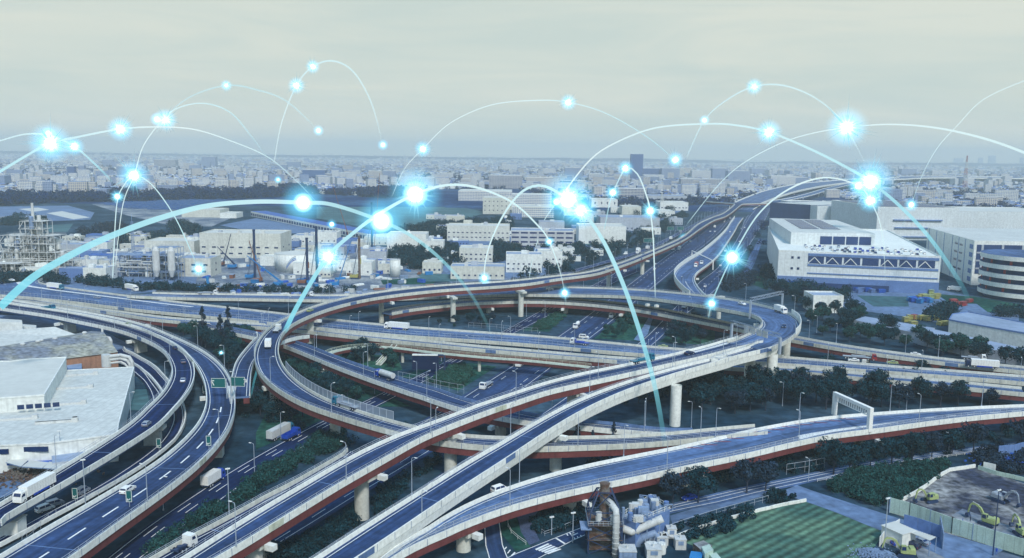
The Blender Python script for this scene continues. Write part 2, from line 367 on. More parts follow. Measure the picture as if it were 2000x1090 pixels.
def girders(r,b,style,gd):
    if style=='red':
        for k in (-1,1): r.sweep(b,[(k,-k*.30,-1.72),(k,-k*2.3,-1.72),(k,-k*2.3,-1.72-gd),(k,-k*.30,-1.72-gd)])
    elif style=='white': r.sweep(b,[(-1,.12,-1.72),(1,-.12,-1.72),(.86,0,-1.72-gd),(-.86,0,-1.72-gd)])
    else: r.sweep(b,[(-1,.9,-1.72),(1,-.9,-1.72),(.55,0,-1.72-gd),(-.55,0,-1.72-gd)])
def viaduct(name,label,L,Rr,z,ds=4,girder='red',gd=2.0,surface='asphalt',par='concrete',lanes=(0,),fence=(1,-1),fenceh=1.6,panel=None,
            piers=(),pr=1.5,pcap=True,sm=4,ws=8,drop=1.0,par2=None,cat='viaduct',edgeoff=1.3,pier_sq=False,dashw=.2,joints=6):
    r=Road(name,L,Rr,z,ds,sm,ws); r.drop=drop
    e=empty('viaduct',(0,0,0),label,cat)
    r.e=e
    b=MB(); A=[r.at(i,-1,.3,-drop) for i in range(r.n)]; B=[r.at(i,1,-.3,-drop) for i in range(r.n)]; b.strip(A,B,0,True); b.build('road_surface',surface,e)
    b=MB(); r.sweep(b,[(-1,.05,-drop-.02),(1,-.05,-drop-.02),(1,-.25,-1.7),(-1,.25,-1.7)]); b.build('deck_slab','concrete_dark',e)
    for sd in (-1,1):
        b=MB(); q=-sd
        r.sweep(b,[(sd,0,0),(sd,q*.3,0),(sd,q*.45,-drop+.01),(sd,q*.30,-1.72),(sd,0,-1.72)])
        # expansion joints read as thin dark gaps
        b.build('parapet',(par2 if (par2 and sd<0) else par),e)
    if joints:
        for sd in (-1,1):
            b=MB(); d=3
            while d<r.len-1:
                p=r.ats(d,sd,sd*.035,-.88); t=r.ats(d+.14,sd,sd*.035,-.88); b.quad(p-V((0,0,.82)),t-V((0,0,.82)),t+V((0,0,.84)),p+V((0,0,.84))); d+=joints
            b.build('parapet_joint','concrete_dark',e)['kind']='stuff'
            b=MB(); d=8
            while d<r.len-8:
                q0=r.ats(d,sd,sd*.05,-.2); q1=r.ats(d+5,sd,sd*.05,-.2); b.quad(q0-V((0,0,1.4)),q1-V((0,0,1.4)),q1+V((0,0,.12)),q0+V((0,0,.12))); d+=random.choice([60,95,130,170])
            if b.v: b.build('patched_panel',random.choice(['concrete_pale','concrete_stained','concrete_dark']),e)['kind']='stuff'
    b=MB(); d=20
    while d<r.len-2: b.quad(r.ats(d,-1,.4,-drop+.02),r.ats(d+.35,-1,.4,-drop+.02),r.ats(d+.35,1,-.4,-drop+.02),r.ats(d,1,-.4,-drop+.02)); d+=48
    if b.v: b.build('expansion_joint','concrete_dark',e)['kind']='stuff'
    b=MB()
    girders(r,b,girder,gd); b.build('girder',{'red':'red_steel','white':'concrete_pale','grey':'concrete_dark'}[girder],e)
    b=MB()
    for sd in (-1,1): r.line(b,sd,-sd*edgeoff,.2)
    for k in lanes: r.line(b,k,0,dashw,(6,9))
    b.build('lane_marking','marking',e)
    for sd in fence:
        b=MB(); d=0; step=max(2.5,ds*.7)
        while d<r.len: p=r.ats(d,sd,-sd*.02,-.6); b.bar(p,p+V((0,0,.6+fenceh)),.09); d+=step
        pts=[r.at(i,sd,-sd*.02,fenceh) for i in range(r.n)]; b.tube(pts,.05,4)
        b.tube([p-V((0,0,fenceh*.55)) for p in pts],.05,4)
        f=b.build('guard_fence','rail',e)
        if panel:
            b=MB(); r.sweep(b,[(sd,-sd*.05,0.02),(sd,-sd*.05,fenceh-.05)],closed=False); b.build('mesh_panel',panel,f)
    for p in piers:
        x,y=p[0],p[1]; i=min(range(r.n),key=lambda i:abs(proj(r.c[i])[0]-x)+abs(proj(r.c[i]-V((0,0,3)))[1]-y)*.6)
        c=r.c[i].copy(); zt=c.z-1.72-gd; rr=p[2] if len(p)>2 else pr
        if len(p)>3: g=P(x,p[3],0); i=min(range(r.n),key=lambda i:math.hypot(r.c[i].x-g.x,r.c[i].y-g.y)); zt=r.c[i].z-1.72-gd; c=V((g.x,g.y,r.c[i].z))
        b=MB()
        if pier_sq:
            b.box((c.x,c.y,(zt-1)/2),(rr*2.4,rr*1.7,zt-1),r.dirat(i)+R(90))
        else: b.cyl((c.x,c.y,-.3),(c.x,c.y,zt-1.1 if pcap else zt+.6),rr,n=20,caps=False)
        o=b.build('pier','concrete_pale' if girder=='white' else 'concrete',e)
        if not pier_sq: 
            for q in o.data.polygons: q.use_smooth=len(q.vertices)==4
        if pcap:
            b=MB(); b.box((c.x,c.y,zt-.55),(min(r.w[i]*.85,rr*5),rr*1.9,1.1),r.dirat(i)+R(90)); b.build('pier_cap','concrete',o)
        b=MB(); pos=r.at(i,-1,-.9,-1.72-gd-.6); b.box(tuple(pos),(1.6,2.2,1.3),r.dirat(i)); b.build('bearing_box','concrete_pale',o)
    return r
def proj(p):
    d=p-V((0,0,CZ)); zc=d.dot(FW); return (1000+d.dot(CR)/zc*FP,545-d.dot(CU)/zc*FP)
def groundroad(name,L,Rr,z=.08,surface='asphalt_dark',edges=(1,-1),lanes=(0,),ds=6,eo=.8,sm=4,dash=(6,9),oname='road',lw=.22,kerb=None):
    r=Road(name,L,Rr,z,ds,sm); r.drop=0
    b=MB(); b.strip([r.at(i,-1) for i in range(r.n)],[r.at(i,1) for i in range(r.n)],0,True); structure(b.build(oname,surface))
    b=MB()
    for k in edges: r.line(b,k,-k*eo,lw)
    for k in lanes: r.line(b,k,0,lw,dash)
    if b.v: structure(b.build('road_marking','marking'))
    if kerb:
        for sd in kerb:
            b=MB(); r.sweep(b,[(sd,0,-.02),(sd,0,.14),(sd,sd*.3,.14),(sd,sd*.3,-.02)]); structure(b.build('kerb','concrete'))
    return r
def barrier(r,k,off,h,mt,label,name='crash_barrier',cat='barrier',wd=.35,d0=0,d1=None,base=None,panel=None):
    d1=r.len if d1 is None else d1; base=-r.drop if base is None else base
    i0=int(np.searchsorted(r.s,d0)); i1=min(r.n-1,int(np.searchsorted(r.s,d1)))
    b=MB(); r.sweep(b,[(k,off-wd/2,base),(k,off-wd/3,base+h),(k,off+wd/3,base+h),(k,off+wd/2,base)],i0=i0,i1=i1)
    o=b.build(name,mt); tag(o,label,cat); return o
def fence_line(pts,h,label,mt='rail',panel=None,step=3,name='mesh_fence',cat='fence'):
    pts=catmull([V(p) for p in pts],step); e=empty(name,tuple(pts[0]),label,cat); b=MB(); o0=pts[0]
    for p in pts: b.bar(p-o0,p-o0+V((0,0,h)),.1)
    b.build('post',mt,e)['kind']='stuff'; b=MB(); b.tube([p-o0+V((0,0,h)) for p in pts],.05,4); b.tube([p-o0+V((0,0,h*.5)) for p in pts],.04,4); b.build('rail',mt,e)
    if panel:
        b=MB(); b.strip([p-o0+V((0,0,.05)) for p in pts],[p-o0+V((0,0,h-.05)) for p in pts]); b.build('panel',panel,e)
    return e
# ---- ground level carriageways first
rM=groundroad('M','o 470,1043 600,960 700,897 800,835 900,774 1007,708 1096,651 1160,604 1228,554 1274,519 1320,486 1390,435 v 1380,130 s 830,345',
 'o 560,1059 701,972 789,914 866,872 945,822 1010,775 1057,736 1086,714 1158,660 1220,610 v 800,740 970,600 1110,470 1250,370 1330,300 1400,240 1475,150 s 1000,370',
 z=.3,surface='asphalt',lanes=(-.52,.50),eo=1.6,ds=8)
rN=groundroad('N','i 700,1130 1250,700 1500,545 1817,360 o 560,855 637,818 720,778 808,738 886,697 1000,637 1075,596 1150,560 1230,520','i 900,1180 1500,720 1700,600 1817,535 o 571,882 640,846 740,793 832,745 911,700 1017,645 1092,607 1168,570 1240,530',
 z=.2,surface='asphalt_dark',lanes=(0,.45))
rO=groundroad('O','o 700,1080 800,975 866,912 960,870 1066,804 1108,773 1170,725 1249,668 1299,620 1364,551 1404,520 1437,470 1462,425 1478,405','o 760,1090 840,985 900,925 985,885 1090,815 1140,780 1200,735 1283,668 1328,624 1390,575 1430,530 1470,470 1497,425 1505,405',z=.14,surface='asphalt',lanes=(0,))
rC1=groundroad('C1','e 780,545 850,565 980,605 1100,680 1190,775 1260,870 1320,960 1375,1090 i 1350,180 1300,260 1150,380 900,530 700,630 450,770 200,905 0,1010','e 780,590 850,600 960,650 1060,730 1150,850 1205,930 1240,1000 1240,1090 i 1215,200 1190,290 1080,380 850,520 640,600 380,730 100,900 -100,1000',z=.9,surface='asphalt_dark',lanes=())
rC2=groundroad('C2','e 850,606 930,645 1045,730 1135,850 1180,930','e 870,650 950,690 1030,780 1075,880 1080,930',z=.8,surface='asphalt_dark',lanes=())
for rr,k,lb in ((rC1,-1,'low white median kerb between the two sunken curved lanes beside the white factory'),(rC1,1,'low white parapet along the outer side of the sunken curved road')):
    barrier(rr,k,0,1.0,'concrete_pale',lb,d1=rr.len if k==1 else rr.len*.4,wd=.7)
rQ=groundroad('Q','k 900,790 1130,690 l 80,530 300,480 560,435 900,370 1300,315 1817,262 2100,235','k 940,850 1130,760 l 100,620 300,545 500,500 700,460 900,420 1300,352 1817,290 2150,255',z=.1,surface='asphalt_old',lanes=(.1,),eo=1.2,dash=(200,0),lw=.2)
rRr=groundroad('Rr','l 160,560 300,610 600,705 860,790 1210,900 1817,1090','l 120,640 280,690 500,765 800,880 1000,960 1300,1110',z=.13,surface='yard',edges=(),lanes=())
rP1=groundroad('P1','z 460,300 340,690 410,800 480,950 490,1100','z 620,300 540,600 560,680 640,860 700,1000 740,1100',z=.11,surface='asphalt',lanes=(),eo=.1,oname='side_street')
rP2=groundroad('P2','z 560,1080 700,975 850,925 1000,868 1280,750 1530,650 1700,590','z 900,1120 1080,975 1290,880 1410,820 1640,720 1800,650',z=.16,surface='asphalt',lanes=(),eo=.1,oname='side_street')
# crossing stripes, stop line and the lane letters on the side street
b=MB()
for i in range(5):
    a=px(f'z {1030+i*36},{890-i*0+i*12} {1190+i*36-4},{820+i*18-i*2}'); n=px(f'z {1050+i*36},{905+i*12} {1215+i*36-4},{828+i*18-i*2}')
    b.quad(P(*a[0],.2),P(*a[1],.2),P(*n[1],.2),P(*n[0],.2))
q=px('z 1275,758 1300,755 1405,820 1385,828'); b.poly([P(x,y,.2) for x,y in q])
for s_ in ('655,885 680,860 690,868 665,895','690,940 725,895 735,905 700,945','735,970 780,925 795,935 755,975'): b.poly([P(x,y,.2) for x,y in px('z '+s_)])
for s_ in ('1410,700 1425,700 1440,725 1425,730','1445,690 1460,688 1480,712 1465,716','1480,675 1495,672 1515,690 1500,696','1500,750 1515,748 1530,770 1515,775','1540,735 1552,732 1565,755 1552,758','1580,720 1592,718 1605,738 1592,742','1470,725 1550,690 1558,698 1478,735'):
    b.poly([P(x,y,.2) for x,y in px('z '+s_)])
structure(b.build('crossing_marking','marking'))
# frontage road on the far right of the expressway and the road left of it
rF1=groundroad('F1','v 1560,300 1600,150 1640,90','v 1620,300 1680,150 1700,90',z=.1,surface='asphalt',lanes=(0,),ds=12)
rF2=groundroad('F2','v 1500,700 1600,560 1690,380 1740,300','v 1560,720 1680,560 1740,400 1770,300',z=.1,surface='asphalt_old',lanes=(),edges=(),ds=12)
rG1=groundroad('G1','o 1000,560 v 0,600 450,475 750,375 950,280 1320,85 1500,20','o 1000,572 v 0,625 460,500 760,400 960,305 1330,105 1510,30',z=1.5,surface='asphalt',lanes=(0,),ds=10)
# ---- the decks
rD=viaduct('D','wide expressway deck with fenced edge crossing the whole interchange behind the big loop','e -100,40 0,55 500,120 1000,180 1400,225 1817,267 f 0,275 450,325 900,375 1180,400 1817,432 g 0,437 500,480 1000,527 1250,555 h -60,575 60,600 500,640 1000,672 1400,705 1817,735 2000,750',
 'e -100,150 0,160 420,195 800,250 1200,295 1740,338 f 0,345 600,412 1150,458 1500,485 1817,512 g 0,502 400,532 800,577 1050,603 1300,620 h -60,630 60,640 560,690 1000,715 1400,745 1817,785 2000,800',
 surface='asphalt_old',z=8,lanes=(-.25,.3),fence=(-1,),fenceh=2.2,girder='grey',gd=1.2,par='concrete',edgeoff=2,sm=8,ws=16,panel=None,piers=((700,660),(850,672),(1050,690),(1330,700),(1620,730),(1760,745)),pr=1.4)
rD2=viaduct('D2','grey deck on red girders running just in front of the wide expressway deck','w -200,270 0,285 400,320 700,370 1000,415 1400,475 2000,545 e 1420,350 f 0,352 350,400 900,455 1300,495 1817,543 g 0,545 400,575 830,612 1200,640 h -100,640 60,668 560,705 1040,745 1500,790 1817,820',
 'w -200,300 0,320 380,357 850,420 1465,510 2000,590 e 1300,375 1420,388 f 0,375 300,418 900,476 1300,525 1817,572 g 0,570 400,597 830,640 1200,665 h -100,672 60,700 500,735 1040,785 1500,830 1817,860',
 surface='asphalt_old',z=7,lanes=(),fence=(),gd=1.8,sm=8,ws=12,par='concrete',piers=((300,640),(580,668),(720,680),(1000,700),(1700,760)),pr=1.3)
rG=viaduct('G','low curved ramp on a red girder with patched pale parapet crossing under the ring','f 880,275 950,262 1100,235 1300,210 1500,195 1817,178 g 300,180 600,200 900,230 1100,262 1300,310 1500,350 1690,388 1900,430 h 200,470 500,512 800,560 1100,592 1400,632 1817,672 2000,690',
 'f 880,300 960,292 1100,265 1300,238 1500,222 1817,208 g 300,212 600,232 900,272 1100,306 1250,337 1450,377 1680,418 1900,470 h 200,502 430,532 640,557 900,600 1200,640 1817,705 2000,722',
 surface='asphalt_old',z=[7,8,8,8.5,8.5,8,7,7],lanes=(),fence=(-1,),fenceh=1.0,gd=2.0,sm=6,piers=((950,610),(1110,610),(1230,620),(1350,640),(1700,690)),pr=1.5)
rA=viaduct('A','broad two lane ramp sweeping down to the bottom left corner, white car on it','w -100,318 0,325 160,338 500,403 850,455 1300,530 1700,620 2000,732 e 1300,488 1430,548 1540,615 1600,690 1640,760 1665,860 1670,940 i 1690,20 1650,130 1560,270 1400,440 1100,645 800,865 600,1012 480,1092 380,1160',
 'w -100,350 0,360 160,375 500,430 850,490 1300,570 1650,650 1850,740 e 1240,510 1330,590 1385,650 1440,740 1470,880 1465,980 1400,1080 i 1455,70 1300,262 1000,482 500,762 0,1062 -100,1120',
 z=[9,9.5,10,10.5,10.5,10.5,10],lanes=(),fence=(1,),fenceh=.9,gd=2.0,sm=5,par='concrete_pale',piers=((420,930),(398,770)),pr=2.2,pcap=True,pier_sq=True)
b=MB(); rA.line(b,.05,0,.45,(6,6),d0=rA.len*.72); b.build('lane_dash','marking',rA.e)
rA2=viaduct('A2','short ramp joining at the hatched gore between the two green arrow signs','o 545,640 520,650 505,660 487,674 469,692 457,715 450,745 447,770','o 560,662 530,672 507,690 495,706 490,736 488,778 484,800',z=[9.8,10.2,10.45],lanes=(),fence=(-1,),fenceh=.9,sm=3,par='concrete_pale',ds=3)
rB=viaduct('B','leftmost curved ramp on slender walls passing over the sunken road by the factory','w -100,375 0,375 160,385 400,430 820,475 1200,560 1650,660 2000,810 e 1270,510 1340,580 1380,660 1387,740 1350,830 1280,930 1180,1020 1090,1085 i 1205,90 1060,180 850,312 600,462 400,572 200,682 0,792 -100,850',
 'w -100,430 0,430 250,480 600,530 900,590 1370,690 1650,770 1880,870 e 1170,570 1220,640 1225,720 1200,800 1130,880 1040,960 920,1075 i 870,165 800,215 600,330 450,430 250,550 0,700 -100,760',
 z=[9.5,9.5,9.5,9.5,9.5,9,8.5],lanes=(),fence=(-1,),fenceh=1.1,gd=1.6,girder='grey',par='concrete_pale',sm=4,surface='asphalt_dark',piers=((130,640),(275,690),(300,880)),pr=2.0,pier_sq=True)
rI=viaduct('I','straight ramp on a red girder with a tank truck, slanting under the big curved ramps','e 1420,352 1600,385 1817,425 f 0,432 210,462 500,570 800,680 1100,770 1400,862 1600,920 o 970,800 1010,815 k 250,50 550,108 800,148 1100,168 1300,165',
 'e 1420,385 1600,420 1817,470 f 0,478 190,512 450,625 700,720 900,790 1040,845 1200,890 1380,945 o 900,810 960,826 k 0,115 250,125 500,160 850,190 1100,205 1300,200',
 z=[7.5,8,8,8,8,7.5],lanes=(),fence=(-1,),fenceh=.8,gd=1.9,sm=5,par2='concrete_pale',par='concrete_dark',piers=((645,735),(980,835)),pr=1.9)
rT=viaduct('T','s shaped slip road with pale noise wall joining the ring from the far expressway','v 1120,790 1080,765 1000,680 980,620 1010,560 1100,490 1200,435 1300,360 1380,290 1450,215 1480,165 1520,110','v 1290,800 1250,785 1185,710 1165,650 1190,595 1310,510 1390,430 1450,340 1500,265 1530,215 1560,160 1600,110',
 z=[12.3,11.3,10,8.5,7,6,5],lanes=(),fence=(),gd=1.8,sm=4,ds=5,par='concrete_pale',piers=((1335,530),(1400,480)),pr=1.3,surface='asphalt_old')
rF=viaduct('F','upper ring deck curving round the right end of the interchange on tall round piers','e 1000,140 1080,150 1817,158 f 0,160 300,162 600,165 1000,150 1430,132 1817,108 g 0,105 400,110 800,122 1100,142 1300,162 1500,184 1700,214 h 0,245 80,270 y 900,130 1030,150 1120,200 1165,260 1168,330 1120,410 1030,455 950,490 880,522 800,550',
 'e 1000,172 1080,183 1817,192 f 0,195 300,197 600,202 1000,188 1430,170 1817,155 g 0,158 400,160 700,165 900,176 1100,200 1300,230 1500,265 1650,290 y 700,190 765,235 775,275 740,325 640,365 560,410 450,450',
 z=[9.5,9.5,9.5,9.5,10.5,12.5,16,19.3,20.2],lanes=(),fence=(1,-1),fenceh=.8,gd=1.7,girder='grey',par='concrete',sm=4,ds=4,ws=5,piers=((1385,600,1.4,617),(1403,605,1.4,622),(1535,650,1.8,700)),pr=1.7,surface='asphalt_old')
r3=viaduct('R3','big loop ramp on a red girder sweeping round the left end of the interchange','s 1010,236 v 1440,60 1330,105 1200,165 1050,285 700,435 500,510 250,585 0,617 o 1050,541 f 1817,62 1500,80 1200,100 1000,122 800,150 600,188 420,237 280,292 150,357 60,422 10,492 -15,562 -10,640 25,720 90,790 170,850 310,920 500,1000 700,1052 870,1105 j 1000,195 1250,250 1500,290 1750,310 k 350,300 600,290 900,275 1200,250 1500,220 1817,190',
 's 1035,262 v 1460,90 1340,135 1215,210 1060,315 710,465 510,540 260,615 0,645 f 1817,100 1500,115 1200,140 1000,162 800,192 600,237 430,292 300,347 215,402 172,470 157,540 167,610 207,690 272,760 352,820 452,880 602,945 802,1005 1050,1070 j 1100,155 1400,205 1817,225 k 350,215 850,218 1100,195 1400,165 1817,130',
 z=[9,14,19,19,17.5,16,14.5,13,12.2,11,9.8,9,9],lanes=(),fence=(1,),fenceh=.9,gd=2.0,sm=3,ws=5,ds=4,par='concrete',surface='asphalt',piers=((1255,520),(1188,545,1.4,560),(1017,560,1.6,618),(885,570,1.5,628),(745,592,1.4,630),(607,630,1.7,670),(537,755,1.7,808),(655,830,1.7,856),(940,880)),pr=1.6)
r2b=viaduct('R2b','narrow merging lane behind the long red girder ramp with a white truck cab','i 900,1180 1060,1085 1400,890 1817,690 j 0,690 300,520 640,335 720,290','i 1250,1190 1400,1100 1700,920 1817,850 j 0,800 300,610 640,400 720,350',z=[11,12,13,14],lanes=(),fence=(1,),fenceh=.7,girder='grey',gd=1.2,ds=4,surface='asphalt_dark',piers=((520,1000),))
r2=viaduct('R2','long red girder ramp running from the ring to the bottom edge','y 560,405 410,440 200,495 0,560 g 1300,548 1040,608 830,645 560,703 300,757 0,832 j 1600,40 1300,62 1080,160 800,292 600,392 400,502 200,622 0,745 i 1500,960 1300,1080 1000,1250','y 700,470 600,515 400,560 200,598 0,645 g 1180,652 1000,682 800,722 500,792 250,852 0,907 j 1650,30 1450,112 1200,217 1000,322 800,432 600,547 400,682 200,802 0,930 i 1500,1090 1300,1220',
 z=[20,19.8,19,18,17,16,15,14.2,13.5],lanes=(),fence=(1,-1),fenceh=.9,gd=2.1,par='concrete_pale',ds=4,sm=5,piers=((1115,745),(880,850,1.9,928),(707,940,1.9,1012),(515,1060)),pr=1.9)
r1=viaduct('R1','white concrete box ramp descending from the ring across the front of the interchange','y 700,470 600,525 400,580 200,630 0,680 g 1640,560 1400,612 1200,657 1050,692 900,732 700,802 500,877 300,982 100,1087 j 1817,212 1500,392 1200,572 900,762 600,962 400,1090 200,1220','y 960,480 880,528 640,592 400,672 200,735 0,797 g 1817,557 1600,602 1400,652 1200,717 1000,777 800,852 600,932 400,1022 k 300,180 0,350 j 1500,565 1200,772 900,965 700,1090 500,1230',
 z=[20,19.8,19.3,18.2,16.8,15.3,14,12.6,11.5],girder='white',lanes=(),fence=(1,),fenceh=.5,gd=2.4,par='concrete_pale',par2='concrete_pale',ds=4,sm=5,piers=((1505,695,2.1,768),(1462,705,2.1,757),(1318,755,1.9,831),(1085,850,1.8,918)),pcap=False,pr=2.0)
rE=viaduct('E','near ramp with fenced white parapet curving from bottom centre to the right edge','l 2100,-15 1817,0 1500,10 1100,30 700,60 300,90 0,120 k 1700,212 1400,250 1100,300 800,360 400,445 0,545 j 1600,650 1400,740 1200,850 1050,955 880,1090 760,1200','l 2100,25 1817,47 1500,77 1250,102 900,152 600,197 300,242 0,292 k 1500,392 1200,452 800,532 500,592 250,642 0,702 j 1600,772 1400,850 1200,940 1050,1020 940,1090 820,1200',
 surface='asphalt_old',z=[9,9,9,9,9,9,9,9],lanes=(),fence=(-1,),fenceh=1.5,gd=1.9,par='concrete_pale',ds=4,sm=5,piers=((910,1040),(1115,975),(1690,880),(1340,920)),pr=1.8,panel='mesh_panel')
# far elevated expressway
rX=viaduct('X','far elevated expressway with pale noise walls curving away over the houses','s 940,300 960,268 1080,215 1240,160 1480,112 1720,92 d 650,360 800,362 1100,342 1450,345 1817,347 2100,348','s 1010,420 1120,295 1240,235 1350,195 1500,155 1730,115 d 700,378 800,376 1100,356 1450,357 1817,360 2100,362',
 z=[1,9,15,18,19,19],lanes=(-.5,.5,0),fence=(),gd=2,girder='grey',ds=20,joints=0,dashw=.5,sm=3,par='concrete_pale',piers=((1460,395),(1520,382),(1600,368),(1750,355),(1850,350),(1950,350)),pr=2.5,surface='asphalt_old')
rX2=viaduct('X2','lower branch of the far expressway peeling off behind the dark warehouse','s 1250,235 1400,215 1550,175 1720,128 d 700,365','s 1300,245 1420,225 1580,190 1730,145 d 710,372',z=[14,13,12,12],lanes=(),fence=(),gd=1.5,girder='grey',ds=15,par='concrete_pale',surface='asphalt_old',piers=((1560,385),(1600,378)),pr=2)

for k_,h_,lb_ in ((-1,3.2,'long pale noise wall along the near side of the far expressway'),(1,1.6,'low pale noise wall along the far side of the far expressway')):
    barrier(rX,k_,0,h_,'concrete_pale',lb_,name='noise_wall',cat='noise wall',wd=.7,base=0,d0=120 if k_<0 else 0)

barrier(rT,1,-.2,2.2,'concrete_pale','pale noise wall on the outer bend of the s shaped slip road',name='noise_wall',cat='noise wall',wd=.5,base=0)
# ---------------------------------------------------------------- ground sheets
b=MB(); b.poly([(-9000,40,0),(9000,40,0),(9000,1500,0),(-9000,1500,0)]); structure(b.build('ground','ground'))
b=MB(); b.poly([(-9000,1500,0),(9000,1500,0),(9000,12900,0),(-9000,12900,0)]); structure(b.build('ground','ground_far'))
ground_patch('lawn','b 430,560 1330,560 1500,620 1360,680 900,730 700,690 430,640','lawn',.05)
ground_patch('lawn','b 1150,560 1500,570 1640,600 1500,640 1300,600','lawn',.07)
ground_patch('lawn','a 320,690 520,680 480,735 330,740','lawn',.05)
ground_patch('lawn','a 880,760 1150,745 1180,775 900,790','lawn',.05)
ground_patch('yard','a -100,560 480,550 670,600 640,650 200,668 -100,665','yard',.04)
ground_patch('yard','a 130,575 270,565 350,580 240,595','roof_white',.06)
ground_patch('yard','a 330,605 440,590 640,635 520,648','roof_white',.06)
ground_patch('bare_ground','a 650,540 1000,530 1300,560 1640,640 1500,700 1200,690 900,620','dirt',.04)
ground_patch('yard','a 1560,690 1817,640 b 300,690 560,720 500,760 100,740 -100,720','yard',.05)
ground_patch('building_site','o 395,505 560,500 700,468 760,485 820,520 845,545 800,570 600,592 430,590 380,560','dirt',.05)
ground_patch('yard','o 0,505 150,500 390,480 400,560 250,575 100,560 0,556','yard',.045)
ground_patch('grass','b 820,950 950,960 1100,1060 1300,1070 1250,1110 900,1110','grass',.06)
ground_patch('lawn','b 1130,1030 1450,1040 1480,1090 1200,1090','lawn',.07)
ground_patch('yard','o 880,505 1000,500 1100,520 1080,548 900,545','yard',.045)
ground_patch('lawn','v 200,320 350,350 330,380 180,350','lawn',.05)
ground_patch('yard','o 1500,540 1830,565 1990,600 1990,660 1780,620 1560,590','yard',.05)
ground_patch('lawn','h 630,170 990,180 1000,250 750,250','lawn',.08)
ground_patch('grass','h 1190,160 1470,180 1817,240 1817,290 1560,290 1480,230 1300,230','grass',.07)
ground_patch('lawn','d -10,960 60,1030 130,1090 -10,1090','lawn',.05)
ground_patch('grass','v 1700,620 1817,560 1817,760 1640,690','grass',.06)
ground_patch('crop_field','k 1165,950 l 0,735 270,690 830,880 790,960 700,1100 k 1600,1200 1480,1090','crop_field',.06)
ground_patch('muddy_site','l 860,690 930,690 1290,480 1475,445 1817,560 2000,620 2000,1100 1250,930 860,760','mud',.1)
ground_patch('bare_ground','l 1240,920 1817,1090 1817,1200 1100,1200 1050,1050 850,1000','dirt',.09)
ground_patch('bare_ground','l 1300,790 1380,740 1817,900 1817,980 1500,900','dirt',.12)
ground_patch('brick_path','z 780,440 1010,380 1100,380 1020,500 1000,600 1090,790 960,840 860,680 830,540','brick_path',.17)
ground_patch('lawn','z 640,470 780,430 850,640 980,860 800,920 610,690','grass',.1)
ground_patch('yard','e -200,300 550,330 1000,560 850,600 800,1000 i 880,200 600,400 300,560 -100,700 -400,300','yard',.03)
ground_patch('lawn','e 950,840 1040,835 1060,930 1000,985 910,985','lawn',.06)
ground_patch('footpath','k 1120,790 1450,690 1817,590 1817,640 1450,745 1140,850','yard',.06)
ground_patch('yard','o 835,470 1000,460 1130,470 1240,440 1320,405 1330,412 1250,452 1120,500 1010,545 880,552 830,520','yard',.04)
ground_patch('yard','o 560,500 840,480 850,540 560,560','dirt',.065)
ground_patch('grass','u 90,390 460,190 520,190 330,400','grass',.05)
ground_patch('grass','t 160,860 560,690 640,700 440,880','grass',.05)
ground_patch('grass','t 470,905 900,700 1200,740 790,1000','grass',.05)
ground_patch('grass','u 730,460 1010,240 1260,250 1120,480','grass',.05)
ground_patch('grass','u 1310,490 1500,330 1800,330 1800,520','grass',.05)
ground_patch('grass','f 200,600 500,640 800,820 1100,960 800,960 400,820','grass',.05)
ground_patch('grass','f 560,580 1000,600 1040,700 860,720 640,640','grass',.05)
ground_patch('grass','j 100,0 300,-60 480,100 300,190 0,320 0,200','grass',.05)
ground_patch('yard','u 1130,480 1200,430 1260,250 1230,240 1160,360 1080,470','yard',.07)
# ---------------------------------------------------------------- vegetation
def leafquads(rs,centres,rad,n,size,vs=1.0):
    """n leaf sprays scattered through each clump; returns vertex array"""
    out=[]
    for c,r in zip(centres,rad):
        d=rs.normal(size=(n,3)); d/=np.linalg.norm(d,axis=1)[:,None]; p=c+d*(r*rs.uniform(.45,1,(n,1))**.6)*np.array([1,1,vs])
        a=rs.normal(size=(n,3)); a/=np.linalg.norm(a,axis=1)[:,None]; a=a*.6+np.cross(d,a)*.6; bb=np.cross(d+rs.normal(size=(n,3))*.5,a); bb/=np.linalg.norm(bb,axis=1)[:,None]+1e-6
        s=size*rs.uniform(.6,1.3,(n,1)); a=a/np.linalg.norm(a,axis=1)[:,None]*s; bb=bb*s*.7
        out.append(np.stack([p-a-bb*.6,p+a*.3-bb,p+a+bb*.6,p-a*.3+bb],1).reshape(-1,3))
    return np.concatenate(out)
def npmesh(name,verts,nq,mats,mi=None,smooth=False,fs=4):
    me=bpy.data.meshes.new(name); me.vertices.add(len(verts)); me.vertices.foreach_set('co',verts.astype(np.float32).ravel())
    me.loops.add(nq*4); me.polygons.add(nq); me.loops.foreach_set('vertex_index',np.arange(nq*4,dtype=np.int32)); me.polygons.foreach_set('loop_start',np.arange(0,nq*4,4,dtype=np.int32))
    for m_ in mats: me.materials.append(M[m_])
    if mi is not None: me.polygons.foreach_set('material_index',mi.astype(np.int32))
    me.update(calc_edges=True); return me
